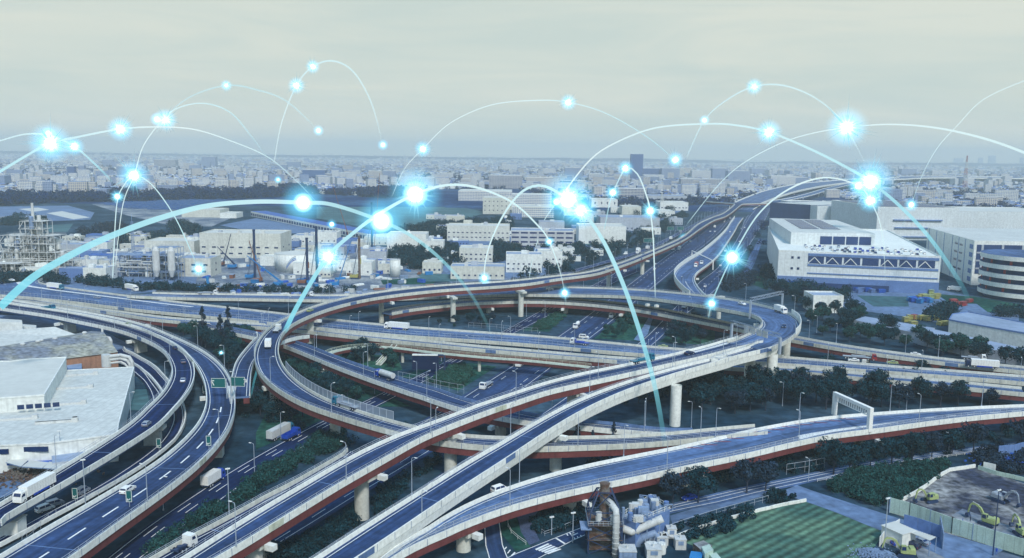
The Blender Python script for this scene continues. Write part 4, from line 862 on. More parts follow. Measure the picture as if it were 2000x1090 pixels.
bd=(back-o); bL=bd.length; bd.normalize(); bn=V((-bd.y,bd.x,0)); ab=math.atan2(bd.y,bd.x)
if bn.x>0: bn=-bn
b=MB()
for i in range(5):
    for dd in (6,): p=bd*dd+bn*.06; b.box((p.x,p.y,H-5-i*6.2),(7,.3,3.4),ab)
b.build('stair_window','wall_slate',e)
for i in range(4):
    for dd in (30,42):
        b=MB(); p=bd*dd+bn*.06; b.box((p.x,p.y,H-6-i*6.4),(7,.3,1.4),ab); b.build('window','glass',e)
for dd in (20,36,52,74,96,118): b=MB(); p=bd*dd+bn*.1; b.box((p.x,p.y,H/2),(.6,.3,H-1),ab); b.build('downpipe','wall_slate',e)
# spiral ramp
cc=PD(2003,590,600); cc=V((cc.x,cc.y,0)); e=empty('spiral_ramp',tuple(cc),'round car ramp tower with white rings and red panels','car ramp')
for i in range(5):
    b=MB(); z=2+i*6.2; pr_=[]
    for r0,z0,z1 in ((30.5,z+.6,z+3.6),): 
        for j in range(48): pass
        ring=[(math.cos(2*math.pi*j/48)*r0,math.sin(2*math.pi*j/48)*r0) for j in range(48)]; b.prism(ring,z0,z1,0,1)
    b.build('parapet',['concrete_pale','asphalt_old'],e)
b=MB(); ring=[(math.cos(2*math.pi*j/48)*27,math.sin(2*math.pi*j/48)*27) for j in range(48)]; b.prism(ring,0,29,0); b.build('core','wall_blue',e); b=MB()
for i in range(4):
    for j in range(0,24,2):
        a_=2*math.pi*(j+.5*(i%2))/24; b.box((math.cos(a_)*28.5,math.sin(a_)*28.5,6.6+i*6.2+.6),(.5,1.6,2.6),a_)
b.build('red_panel','paint_red',e)['kind']='stuff'
# flat roofed sheds in the yard on the right
def prismpx(pxs,z,wall,roof,label,name='shed',cat='shed',z0=-.2,trim=None):
    pts=[P(x,y,z) for x,y in px(pxs)]; o=sum(pts,V())/len(pts); o.z=0; e=empty(name,tuple(o),label,cat); b=MB(); b.prism([p-o for p in pts],z0,z,0,1); b.build('wall',[wall,roof],e)
    if trim:
        b=MB()
        for p0,p1 in zip(pts,pts[1:]+pts[:1]):
            d=(p1-p0).normalized(); m_=(p0+p1)/2-o; b.box((m_.x,m_.y,z+trim[1]/2-.3),((p1-p0).length+.3,.4,trim[1]),math.atan2(d.y,d.x))
        b.build('eaves',trim[0],e)
    return e,o,[p-o for p in pts]
prismpx('h 610,345 690,320 1185,402 1070,442',5.5,'wall_grey','roof_grey','flat grey roofed open shed beside the yellow machinery','shed','shed')
prismpx('h 1065,445 1165,408 1817,545 1990,580 1990,640 1770,585 1400,520',5.5,'wall_grey','roof_grey','long flat grey shed roof stretching to the right edge','shed','shed')
prismpx('h 1285,345 1310,305 1420,290 1990,400 1990,470 1500,385',8,'wall_white','roof_grey','long white shed with dark eaves right of the yellow machinery','shed','shed',trim=('wall_slate',.8))
# ---- the factory at left
def hall(pxs,z,label,z0=-.2,vents=(),name='factory_hall',wall='wall_white',roof='roof_seam'):
    e,o,pts=prismpx(pxs,z,wall,roof,label,name,'factory',z0,trim=('wall_white',.5)); 
    for (x0,y0),(x1,y1) in vents:
        a=P(x0,y0,z)-o; c=P(x1,y1,z)-o; b=MB(); d=(c-a); mid=(a+c)/2; b.box((mid.x,mid.y,z+.35),(d.length,.8,.7),math.atan2(d.y,d.x)); b.box((c.x,c.y,z+.7),(1.6,1.6,1.4),math.atan2(d.y,d.x)); b.build('roof_vent','steel_light',e)
    return e,o,pts
vl=lambda s:[(q[i],q[i+1]) for q in (px(s),) for i in range(0,len(q),2)]
eh,oh,ph=hall('e 440,705 950,680 840,1080 i 830,212 340,275 0,290 -300,300 e -300,1000 200,960',8.5,'big white factory roof with ridge vents beside the leftmost ramp',vents=vl('e 470,745 680,730 400,838 645,825 350,955 595,938 250,1085 535,1062 0,1062 250,1045 i 250,140 530,120'))
prismpx('e -300,640 70,640 200,625 470,612 312,878 0,900 -300,910',13.5,'wall_white','roof_white','raised white hall with a strip of windows standing above the big roof','factory_hall','factory',z0=8.5,trim=('wall_white',.6))
i_=0
e=bpy.data.objects.new('x',None)
pa=P(*px('e 0,900')[0],13.5); pb=P(*px('e 312,878')[0],13.5); 
for k in range(5):
    q=P(*px(f'e {143+k*26},{926-k*2}')[0],11.6) ; 
rr_=[o_ for o_ in col.objects if o_.get('label','').startswith('raised white hall')][0]
du=(pb-pa).normalized(); nn=V((du.y,-du.x,0)); base=P(*px('e 143,905')[0],13.5)
for k in range(5):
    p=base+du*(k*2.6)+nn*.06-rr_.location; b=MB(); b.box((p.x,p.y,10.7),(2.0,.25,1.5),math.atan2(du.y,du.x)); b.build('window','glass',rr_)
# windows and blue awning on the low front wall
pa=P(*px('i 0,290')[0],8.5); pb=P(*px('i 340,275')[0],8.5); du=(pb-pa).normalized(); nn=V((du.y,-du.x,0))
for k in range(5):
    p=P(*px(f'i {196+k*29},280')[0],8.5)+nn*.06-oh; b=MB(); b.box((p.x,p.y,6.9),(2.2,.25,1.5),math.atan2(du.y,du.x)); b.build('window','glass',eh)
for k in range(3):
    p=P(*px(f'i {-30+k*30},290')[0],8.5)+nn*.06-oh; b=MB(); b.box((p.x,p.y,6.6),(2.2,.25,1.5),math.atan2(du.y,du.x)); b.build('window','glass',eh)
p=P(*px('i 225,278')[0],8.5)+nn*.9-oh; b=MB(); b.box((p.x,p.y,3.0),(13,1.8,.5),math.atan2(du.y,du.x)); b.build('awning','tarp_blue',eh)
# rust roofed orange building: gabled prism
def gable(ridge,eave,zr,ze,wall,roof,label,backdepth=None,name='factory_hall'):
    ra,rb=[P(x,y,zr) for x,y in px(ridge)]; ea,eb=[P(x,y,ze) for x,y in px(eave)]
    ba=ra*2-ea; bb=rb*2-eb; ba.z=bb.z=ze; o=(ra+rb)/2; o.z=0; e=empty(name,tuple(o),label,'factory'); b=MB(); 
    g=lambda p,z:V((p.x,p.y,z))-o
    b.quad(g(ea,-.2),g(eb,-.2),g(eb,ze),g(ea,ze)); b.quad(g(ba,-.2),g(bb,-.2),g(bb,ze),g(ba,ze))
    for q,r_,s_ in ((ea,ra,ba),(eb,rb,bb)): b.poly([g(q,-.2),g(s_,-.2),g(s_,ze),g(r_,zr),g(q,ze)])
    b.build('wall',wall,e); b=MB(); dn=(ea-ra).normalized()*.6; up=V((0,0,.12)); 
    A_=[g(ra,zr)+up,g(rb,zr)+up]; b.strip(A_,[g(ea,ze)+up+V((dn.x,dn.y,-.2)),g(eb,ze)+up+V((dn.x,dn.y,-.2))]); b.strip(A_,[g(ba,ze)+up-V((dn.x,dn.y,.2)),g(bb,ze)+up-V((dn.x,dn.y,.2))]); b.build('roof',roof,e); return e,o
e,o=gable('e -150,560 735,432','e -100,690 835,570',12,8,'wall_orange','roof_rust','weathered grey roofed building with orange walls behind the white factory')
for x,y in px('e 160,520 390,480 600,440 270,500 290,495'):
    p=P(x,y,12)-o; b=MB(); b.sphere((p.x,p.y,12.3),1.1,10,sz=.6); b.cyl((p.x,p.y,11.5),(p.x,p.y,12.4),.8,n=10); b.build('roof_ventilator','steel_light',e)
p=P(*px('e 728,460')[0],10)-o; b=MB(); b.tube([(p.x,p.y,8),(p.x,p.y,14.5)],.5,10); b.tube([(p.x+2,p.y-2,10),(p.x+5,p.y-4,10),(p.x+6,p.y-5,9),(p.x+6,p.y-5,6)],.7,10); b.build('flue','steel_light',e)
for x,y in px('e 310,618 405,602 430,598 600,680 670,662 695,660 720,656 785,645'):
    dd=o-o; p=P(x,y,4.5 if x>150 else 6.5)
prismpx('e 480,690 460,615 530,620 580,655 580,690',5,'wall_slate','roof_grey','small slate lean-to between the orange building and the white factory','shed','shed')
gable('e -200,440 390,395','e -150,560 560,455',12,9,'wall_white','roof_seam','pale curved roof hall behind the rust stained roof')
prismpx('e -100,330 155,345 158,362 -100,360',10,'wall_white','roof_white','white office block at the left edge under the leftmost ramp','office','office')
prismpx('e 160,375 258,382 255,395 162,390',6,'wall_white','roof_white','small white lean-to beside the white office block','annex','building')
prismpx('i 365,360 375,330 490,310 730,280 735,300 500,400 370,415',4.5,'wall_grey','roof_grey','small grey shed with ribbed roof under the leftmost ramp','shed','shed')
for k,(a_,c_) in enumerate((('i 40,410 100,375 200,395 150,440','first'),('i 155,440 215,395 345,410 300,450','second'),('i 305,450 350,405 500,425 440,460','third'))):
    prismpx(a_,4,'steel_grey','roof_white',f'pale canopy over the scrap yard, {c_} from the left','canopy','canopy',z0=3.7)
# duct on the factory wall
p=P(*px('e 860,660')[0],8); e=empty('exhaust_duct',(p.x,p.y,0),'fat white exhaust ducts bending over behind the factory roof','duct'); b=MB(); b.cyl((-6,0,7),(-6,0,12),1.8,n=16); b.build('cyclone','steel_light',e)
for k in range(3):
    b=MB(); b.tube([(-6,k*.1,11-k*1.4),(0,0,11.8-k*1.4),(3.5-k,0,11-k*1.4),(4.5-k,0,9-k),(4.5-k,0,3)],.75-.15*k,10); b.build('pipe','steel_light',e)
# ---- city: named blocks
G='apartment and office blocks of the town'
CITY='''1231 1255 301 352 dark|slim dark tower, tallest building on the skyline
1256 1292 329 350 dark|dark slab right beside the tall tower
1257 1297 342 353 white|white low block at the foot of the dark slab
1292 1327 329 351 grey|grey stepped slab second right of the tower
1327 1350 328 347 cream|cream block left of the small skyline node
1351 1388 334 350 white|pale pair of blocks left of the blue grey slab
1391 1421 329 350 grey|blue grey slab in the middle of the right town centre
1330 1410 350 366 slab|very long banded block in front of the town centre
1336 1360 360 376 dark|short dark block in front of the long banded one
1425 1473 360 374 white|white hospital like block above the expressway
1421 1465 334 356 grey|grey slab above the white block by the expressway
1467 1500 329 342 grey|grey skyline slab between the two glowing trails
1103 1137 328 352 grey|grey tower left of the rising light trail
955 1020 343 368 slab|dark banded slab with balconies left of the double node
1085 1127 353 372 dark|bluish block right behind the brightest node
1127 1144 353 372 cream|cream block right of the bluish block
1206 1262 369 389 slab|white school like block with rows of windows
1028 1080 347 361 cream|pale long block above the arch of light
591 635 332 350 dark|dark broad slab in the left centre town
635 647 339 352 slab|narrow banded block touching the dark slab
720 745 334 351 cream|cream slab of the twin blocks
748 772 334 350 grey|grey slab of the twin blocks
780 848 347 369 white|big plain pale box behind the brightest centre node
132 146 325 348 dark|small dark tower on the left plain
154 165 323 348 grey|small blue grey tower on the left plain
301 343 312 327 slab|long grey block on the far left skyline
343 358 314 326 white|white stub at the end of the long grey block
394 421 306 326 grey|blue grey far block above the left plain
228 262 325 347 grey|grey block behind the left starburst
184 204 331 344 cream|cream block between the small towers and the starburst
286 316 358 376 white|white block right below the left starburst
1505 1553 344 365 white|white factory like block left of the far viaduct
1550 1577 347 361 grey|grey block behind the far viaduct
1650 1665 341 353 grey|small grey block beside the right starburst
1614 1640 371 386 cream|cream block under the far viaduct
1508 1530 331 342 white|white block with antenna on the right skyline
1864 1881 309 322 grey|faint grey block on the far right horizon
1911 1919 308 322 grey|narrow faint tower on the far right horizon
1931 1944 304 323 grey|faint square tower on the far right horizon
1992 1998 308 324 grey|faint tower at the right edge of the horizon
860 885 338 350 white|white block under the crest of the centre trail
900 925 350 362 cream|cream block left of the banded slab
1150 1175 340 352 white|white block behind the climbing node
1180 1200 346 358 grey|grey block left of the small climbing node
440 470 326 338 white|white block on the left skyline under the thin arcs
480 505 336 346 cream|cream block under the foot of the thin arc
540 560 322 334 grey|grey block at the foot of the tall thin arc
660 690 338 350 white|white block between the dark slab and the twin blocks
690 705 326 338 grey|grey far block above the twin blocks
60 90 336 345 cream|cream block on the left plain near the edge
10 40 322 334 white|white far block at the left edge
200 220 312 324 grey|grey far block under the left pair of nodes
560 585 316 327 grey|faint grey far block above the dark slab
980 1010 322 334 white|faint white far block in the centre
1060 1085 330 342 white|faint white block above the arch of light
1600 1625 336 346 white|white block above the far viaduct
1760 1790 330 342 grey|grey block near the thin falling trail
1820 1850 334 344 white|white block left of the lattice mast'''
for ln in CITY.split('\n'):
    a_,lb=ln.split('|'); x0,x1,yt,yb,st=a_.split(); x0,x1,yt,yb=map(float,(x0,x1,yt,yb))
    nb=random.Random(int(x0)); d=GD(x0,yb); wm=(x1-x0)*d/FP
    bl(x0,x1,yt,yb,max(14,min(wm*.5,40)),'fac_'+st,'roof_grey',lb,'apartment_block','building',group=G,extras=1 if nb.random()<.5 else 2,parapet=.9)
# ---- houses
HP=[]
def make_house(i,wall,roof,w_,d_,h_,rh,hip):
    e=empty('house',(0,-600,0),None,None); b=MB(); b.box((0,0,h_/2),(w_,d_,h_)); b.build('wall',wall,e); b=MB(); W,D_=w_/2+.5,d_/2+.5; q=W-D_ if hip else W-.5; q=max(q,.6)
    z=h_; k=[(-W,-D_,z),(W,-D_,z),(W,D_,z),(-W,D_,z),(-q,0,z+rh),(q,0,z+rh)]; b.v=k
    for f in ((0,1,5,4),(2,3,4,5),(1,2,5),(3,0,4),(0,3,2,1)): b.face(f)
    b.build('roof',roof,e); b=MB()
    for sx in (-.28,.05,.3):
        for z in (1.6,4.3): 
            if z<h_-.6: b.box((w_*sx,-d_/2-.03,z),(1.6,.1,1.1))
    for z in (1.6,4.3):
        if z<h_-.6: b.box((w_/2+.03,.5,z),(.1,1.5,1.1))
    b.build('window_set','glass',e)['kind']='stuff'; return e
cols=[('wall_white','roof_grey'),('wall_cream','roof_grey'),('wall_cream','roof_blue'),('wall_grey','roof_grey'),('wall_white','roof_white'),('wall_white','roof_blue'),('wall_cream','rust'),('wall_grey','roof_white')]
for i,(a_,c_) in enumerate(cols): HP.append(make_house(i,a_,c_,random.uniform(9,13),random.uniform(7,9),random.choice([5.6,6,6.2,3.4]),random.uniform(1.2,2.4),i%2))
hl=['pale house with dark grey hipped roof','cream house with dark grey roof','cream house with blue roof','grey house with grey roof','white house with pale flat pitched roof','white house with blue roof','cream house with brown roof','grey house with pale roof']
hpts=[]
def hz(pxs,n,md=13):
    pl=[P(x,y,0) for x,y in px(pxs)]; x0,x1=min(p.x for p in pl),max(p.x for p in pl); y0,y1=min(p.y for p in pl),max(p.y for p in pl); k=0;t=0
    while k<n and t<n*40:
        t+=1; x=rs.uniform(x0,x1); y=rs.uniform(y0,y1); rot=.25*math.sin(x*.004)+.1*math.sin(y*.01)
        if not inpoly(x,y,pl) or not free(x,y,8) or not clear(x,y,30,10) or any((x-a)**2+(y-b_)**2<md*md for a,b_ in hpts): continue
        hpts.append((x,y)); k+=1
hz('o 1700,362 1760,372 2000,372 2000,412 1700,404',120); hz('o 1390,374 1500,366 1500,384 1420,400 1350,392',30)
hz('o 1020,368 1240,372 1330,376 1250,398 1130,382',40,16); hz('o 0,366 230,366 540,356 540,374 250,378 0,386',60,20); 
hpts.sort(key=lambda p:proj(V((p[0],p[1],0)))[0])
for i,(x,y) in enumerate(hpts[:260]):
    k=rs.randint(len(HP)); o=copy_tree(HP[k],(x,y,0),rs.choice([0,math.pi/2])+rs.normal()*.15,scale=(rs.uniform(.9,1.25),rs.uniform(.9,1.2),rs.uniform(.85,1.15))); tag(o,f'{hl[k]}, {ordw(i)} from left in town','house','houses of the town')
def del_tree(o):
    for c_ in list(o.children): del_tree(c_)
    bpy.data.objects.remove(o)
for h_ in HP: del_tree(h_)
print('houses',len(hpts))
def boxes(name,arr,mats,label):
    """x,y,w,d,h,rot,wallmat,roofmat,roofrise"""
    n=len(arr); X,Y,W_,D_,H_,A_,mw,mrf,rh=arr.T; c_,s_=np.cos(A_),np.sin(A_)
    def vv(fx,fy,z): 
        lx,ly=fx*W_/2,fy*D_/2; return np.stack([X+lx*c_-ly*s_,Y+lx*s_+ly*c_,z],1)
    Z0=H_*0; lo=[vv(a,b_,Z0) for a,b_ in ((-1,-1),(1,-1),(1,1),(-1,1))]; hi=[vv(a,b_,H_) for a,b_ in ((-1,-1),(1,-1),(1,1),(-1,1))]; rg=[vv(a,b_,H_+rh) for a,b_ in ((-.7,-.15),(.7,-.15),(.7,.15),(-.7,.15))]
    q=[]
    for i in range(4): j=(i+1)%4; q.append(np.stack([lo[i],lo[j],hi[j],hi[i]],1))
    for i in range(4): j=(i+1)%4; q.append(np.stack([hi[i],hi[j],rg[j],rg[i]],1))
    q.append(np.stack(rg,1)); Q=np.stack(q,1).reshape(-1,3); mi=np.stack([mw]*4+[mrf]*5,1).ravel()
    me=npmesh(name,Q,n*9,mats,mi); uv=me.uv_layers.new(name='UVMap'); 
    one=[]
    for L_ in (W_,D_,W_,D_): one.append(np.stack([np.stack([Z0,Z0],1),np.stack([L_,Z0],1),np.stack([L_,H_],1),np.stack([Z0,H_],1)],1))
    for _ in range(5): one.append(np.zeros((n,4,2)))
    uv.data.foreach_set('uv',np.stack(one,1).astype(np.float32).ravel())
    o=bpy.data.objects.new(name,me); col.objects.link(o); o['kind']='stuff'; o['label']=label; return o
mats=['fac_white','fac_cream','fac_grey','wall_white','wall_cream','roof_grey','roof_blue','rust','roof_white','wall_grey']
def town(name,pxs,n,label,big=0.04,y_bias=1.0,sz=1.0):
    ps=px(pxs); x0,x1=min(p[0] for p in ps),max(p[0] for p in ps); y0,y1=min(p[1] for p in ps),max(p[1] for p in ps); rows=[]; t=0
    pl2=[V((a,b_,0)) for a,b_ in ps]
    while len(rows)<n and t<n*8:
        t+=1; X_=rs.uniform(x0,x1); Y_=y0+(y1-y0)*rs.uniform(0,1)**y_bias
        if not inpoly(X_,Y_,pl2): continue
        p=P(X_,Y_,0); d=p.y
        # real density: break into districts with gaps
        nv=mnoise.noise(V((p.x/700,p.y/700,0)))+.5*mnoise.noise(V((p.x/200,p.y/200,3)))
        if nv<-.22 and rs.rand()<.85: continue
        if d<3500 and (not free(p.x,p.y,8) or not clear(p.x,p.y,30,12)): continue
        f=max(1,min(2.2,d/3000))*sz
        if rs.rand()<big: w_,dd,h_,r_,mw,mr_=rs.uniform(16,44)*f**.4,rs.uniform(12,18)*f**.3,rs.uniform(9,32),0.3,rs.choice([0,1,2,0]),5
        else: w_,dd,h_,r_,mw,mr_=rs.uniform(8,14)*f,rs.uniform(7,10)*f,rs.choice([3.5,6,6.3,8.5])*f**.35,rs.uniform(.6,2.2),rs.choice([3,4,9,3,9]),rs.choice([5,5,6,7,8,5,6])
        rows.append((p.x,p.y,w_,dd,h_,rs.choice([0,math.pi/2])+.4*math.sin(p.x*.002+p.y*.0013)+rs.normal()*.06,mw,mr_,r_))
    return boxes(name,np.array(rows),mats,label)
town('town_houses','o 0,312 2000,335 2000,412 1700,402 1560,360 1400,395 1230,380 1150,392 1000,366 780,372 700,382 560,376 540,376 250,384 0,390',21000,'sea of small pale roofed houses stretching across the plain',.035,1.0)
town('far_town','o -20,293 2020,319 2020,338 -20,312',16000,'faint far off town blocks fading into the haze along the horizon',.05,1.0,1.0)
def fartrees(name,pxs,n,label,hh=9):
    ps=px(pxs); pl2=[V((a,b_,0)) for a,b_ in ps]; x0,x1=min(p[0] for p in ps),max(p[0] for p in ps); y0,y1=min(p[1] for p in ps),max(p[1] for p in ps); C=[];Rr=[];t=0
    while len(C)<n and t<n*6:
        t+=1; X_=rs.uniform(x0,x1); Y_=rs.uniform(y0,y1)
        if not inpoly(X_,Y_,pl2): continue
        p=P(X_,Y_,0); nv=mnoise.noise(V((p.x/300,p.y/300,7)))
        if nv<-.05 and rs.rand()<.8: continue
        if p.y<3000 and (not free(p.x,p.y,4) or not clear(p.x,p.y,25,10)): continue
        f=max(1,min(3,p.y/2500)); 
        for k in range(rs.randint(1,4)): C.append((p.x+rs.normal()*9*f,p.y+rs.normal()*6*f,rs.uniform(.3,.6)*hh)); Rr.append(rs.uniform(3.5,6.5)*f**.7)
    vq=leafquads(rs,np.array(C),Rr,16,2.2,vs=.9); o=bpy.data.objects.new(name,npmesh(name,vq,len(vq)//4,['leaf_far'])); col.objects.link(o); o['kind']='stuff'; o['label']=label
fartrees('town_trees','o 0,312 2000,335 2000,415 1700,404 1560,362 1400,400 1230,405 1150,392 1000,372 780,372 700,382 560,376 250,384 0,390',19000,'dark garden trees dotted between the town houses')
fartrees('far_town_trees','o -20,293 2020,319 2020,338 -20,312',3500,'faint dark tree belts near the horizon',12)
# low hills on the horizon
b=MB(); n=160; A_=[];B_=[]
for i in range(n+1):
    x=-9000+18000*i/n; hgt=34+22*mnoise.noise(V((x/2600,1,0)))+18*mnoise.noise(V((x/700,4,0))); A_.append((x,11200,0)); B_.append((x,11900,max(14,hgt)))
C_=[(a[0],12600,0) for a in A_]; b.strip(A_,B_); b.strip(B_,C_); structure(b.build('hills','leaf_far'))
# solar farm
pl=px('a 690,540 1400,515 1640,520 1500,560 1250,590 1100,585 850,575'); pw=[P(x,y,0) for x,y in pl]; b=MB(); y=min(p.y for p in pw)
while y<max(p.y for p in pw):
    xs=[x for x in np.arange(min(p.x for p in pw),max(p.x for p in pw),10) if inpoly(x,y,pw)]
    if len(xs)>2: b.quad((xs[0],y,1),(xs[-1],y,1),(xs[-1],y+6,3),(xs[0],y+6,3))
    y+=16
o=b.build('solar_farm','solar'); o['kind']='stuff'; o['label']='rows of dark solar panels on the bare field'
# ---------------------------------------------------------------- vehicles
def wheel(e,x,y,r=.33,w_=.22):
    b=MB(); b.cyl((x,y-w_/2,r),(x,y+w_/2,r),r,n=12); o=b.build('wheel','tyre',e); b=MB(); s=1 if y>0 else -1; b.cyl((x,y+s*(w_/2+.005),r),(x,y+s*(w_/2+.02),r),r*.55,n=8); b.build('rim','steel_light',o)
CARP={'sedan':([(-2.3,.35),(-2.32,.75),(-2.2,.98),(-1.55,1.02),(-1.0,1.42),(.35,1.45),(1.15,1.0),(2.05,.82),(2.28,.6),(2.28,.32)],1.74,(-1.5,1.1)),
'hatch':([(-2.0,.35),(-2.05,.8),(-1.95,1.0),(-1.6,1.48),(.4,1.52),(1.2,1.05),(1.85,.88),(2.0,.6),(2.0,.32)],1.7,(-1.9,1.15)),
'suv':([(-2.3,.4),(-2.33,.9),(-2.2,1.15),(-1.95,1.66),(.3,1.7),(1.05,1.2),(2.05,1.02),(2.28,.75),(2.28,.38)],1.84,(-2.1,1.0)),
'van':([(-2.3,.35),(-2.34,.9),(-2.3,1.2),(-2.1,1.86),(.75,1.92),(1.65,1.18),(2.15,.95),(2.3,.7),(2.3,.32)],1.76,(-2.2,1.6))}
def extr(b,prof,w0,w1f,mi=0):
    """side profile extruded across the width; the cabin leans inwards"""
    n=len(prof); k=len(b.v); zm=max(z for x,z in prof); zb=1.0 if zm<1.55 else 1.15
    for s in (-1,1):
        for x,z in prof: b.v.append((x,s*w0/2*(1 if z<=zb else 1-.13*(z-zb)/(zm-zb)),z))
    b.face(tuple(k+i for i in range(n)),mi); b.face(tuple(k+n+n-1-i for i in range(n)),mi)
    for i in range(n): j=(i+1)%n; b.face((k+i,k+n+i,k+n+j,k+j),mi)
def make_car(kind,paint):
    prof,w_,_=CARP[kind]; e=empty('car' if kind!='van' else 'van',(0,-700,0),None,None); b=MB(); extr(b,prof,w_,1); o=b.build('body',paint,e)
    zm=max(z for x,z in prof); zb=1.0 if zm<1.55 else (1.18 if kind=='suv' else 1.2); pts=prof
    up=[p for p in pts if p[1]>=zb-.03]; r0=up[0]; f0=up[-1]; top=[p for p in pts if p[1]>zm-.12]; tr,tf=top[0],top[-1]
    def yy(z): return w_/2*(1 if z<=zb else 1-.13*(z-zb)/(zm-zb))
    def face_win(a,c,name):
        b=MB(); d=V((c[0]-a[0],0,c[1]-a[1])); nn=V((-d.z,0,d.x)).normalized()*.015
        if nn.z<0: nn=-nn
        A=V((a[0],0,a[1]))+d*.1+nn; C=V((c[0],0,c[1]))-d*.1+nn; ya,yc=yy(a[1])*.86,yy(c[1])*.86
        b.quad((A.x,-ya,A.z),(A.x,ya,A.z),(C.x,yc,C.z),(C.x,-yc,C.z)); b.build(name,'glass',e)
    i=pts.index(tf); face_win(pts[i+1],tf,'windscreen'); i=pts.index(tr); face_win(pts[i-1],tr,'rear_window')
    b=MB(); z0=zb+.03; z1=zm-.1; fx=pts[pts.index(tf)+1][0]; rx=pts[pts.index(tr)-1][0]
    for s in (-1,1):
        x0,x1=rx+.35,fx-.4; xm=(x0+x1)/2
        for a,c in ((x0,xm-.06),(xm+.06,x1)):
            ta=a+(.25 if a==x0 else 0); tc_=c-(.45 if c==x1 else 0); q=[(a,z0),(c,z0),(tc_,z1),(ta,z1)]; b.poly([(x,s*(yy(z)+.012),z) for x,z in q])
    b.build('side_window','glass',e)
    for x in (-1.35,1.35):
        for y in (-1,1): wheel(e,x,y*(w_/2-.1))
    for y in (-.62,.62):
        b=MB(); b.box((prof[-2][0]-.02,y*w_/1.75,.66),(.12,.34,.16)); b.build('headlight','lamp_head',e); b=MB(); b.box((prof[1][0]+.02,y*w_/1.75,.78),(.1,.3,.2)); b.build('tail_light','paint_red',e)
    return e
def make_truck(kind,body,cabc='paint_white',L=9.0):
    nm={'box':'truck','semi':'truck','tank':'tank_truck','flat':'flatbed_truck','cab':'truck_cab','mixer':'truck','dump':'truck'}[kind]; e=empty(nm,(0,-700,0),None,None); w_=2.4; hw=w_/2
    xf=L/2; b=MB(); prof=[(xf-2.0,.6),(xf-2.0,2.85),(xf-.45,2.9),(xf-.1,1.9),(xf,1.2),(xf,.45),(xf-2,.45)]; k=len(b.v)
    for s in (-1,1):
        for x,z in prof: b.v.append((x,s*hw*(1 if z<2 else .95),z))
    n=len(prof); b.face(tuple(range(n))); b.face(tuple(2*n-1-i for i in range(n)))
    for i in range(n): j=(i+1)%n; b.face((i,n+i,n+j,j))
    cab_=b.build('cab',cabc,e); b=MB(); b.quad((xf-.06,-.98,1.95),(xf-.06,.98,1.95),(xf-.4,.92,2.75),(xf-.4,-.92,2.75))
    for s in (-1,1): b.poly([(xf-1.5,s*(hw+.01),1.8),(xf-.45,s*(hw+.01),1.8),(xf-.7,s*(hw*.97+.01),2.5),(xf-1.5,s*(hw*.97+.01),2.5)])
    b.build('cab_window','glass',cab_)
    for y in (-.9,.9): b=MB(); b.box((xf+.01,y,.95),(.08,.36,.2)); b.build('headlight','lamp_head',cab_)
    b=MB(); b.box((-1.0,0,.85),(L-2.2,.9,.35)); b.box((-L/2+.2,0,.8),(.15,2.2,.3)); b.build('chassis','dark_steel',e)
    if kind in('box','semi'):
        b=MB(); l=L-2.3; b.box((-L/2+l/2,0,2.35),(l,2.45,2.6)); o=b.build('cargo_box',body,e); b=MB()
        for i in range(1,int(l)): 
            for s in (-1,1): b.box((-L/2+i,s*1.235,2.35),(.06,.03,2.5))
        b.box((-L/2-.02,0,2.35),(.05,.06,2.4)); b.build('cargo_rib','steel_light',o)['kind']='stuff'
        if kind=='semi':
            b=MB(); [b.box((-L/2+l*.52,s*1.2,.85),(l*.55,.06,.6)) for s in (-1,1)]; b.build('side_skirt','paint_blue' if body=='paint_white' else 'steel_grey',o)
        b=MB(); b.box((xf-1.2,0,3.05),(1.5,1.9,.45),taper=.8); b.build('roof_fairing',cabc,cab_)
    elif kind=='tank':
        b=MB(); l=L-2.7; b.cyl((-L/2,0,2.1),(-L/2+l,0,2.1),1.1,n=18); b.box((-L/2+l/2,0,3.22),(l*.8,.5,.14)); b.build('tank',body,e)
    elif kind in('flat','dump'):
        b=MB(); l=L-2.4; b.box((-L/2+l/2,0,1.15),(l,2.4,.2)); 
        if kind=='dump': 
            for s in (-1,1): b.box((-L/2+l/2,s*1.16,1.7),(l,.08,1.1))
            b.box((-L/2,0,1.7),(.08,2.3,1.1)); b.box((-L/2+l-.02,0,1.8),(.08,2.3,1.3))
        b.build('flatbed',body,e); b=MB(); 
        if kind=='flat': b.box((-L/2+l-.1,0,1.9),(.1,2.3,1.5)); b.box((-.5,0,1.5),(l*.5,1.6,.5)); b.build('load',body,e)
    elif kind=='mixer':
        b=MB(); b.cyl((-L/2+.2,0,2.5),(-L/2+2.2,0,2.2),.7,1.15,14); b.cyl((-L/2+2.2,0,2.2),(-L/2+4.8,0,1.9),1.15,.7,14); b.build('drum',body,e)
    elif kind=='cab':
        b=MB(); b.cyl((-1,0,1.1),(-1,0,1.25),.6,n=12); b.build('coupling_plate','dark_steel',e)
    xs=[xf-1.3]+([-L/2+1.2,-L/2+2.3]) + ([xf-3.6] if L>10 else [])
    for x in xs:
        for y in (-1.05,1.05): wheel(e,x,y,.48,.3)
    b=MB(); 
    for s in (-1,1): b.box((xf-.15,s*(hw+.18),2.2),(.1,.12,.5))
    b.build('mirror','dark_steel',cab_); return e
VP={}
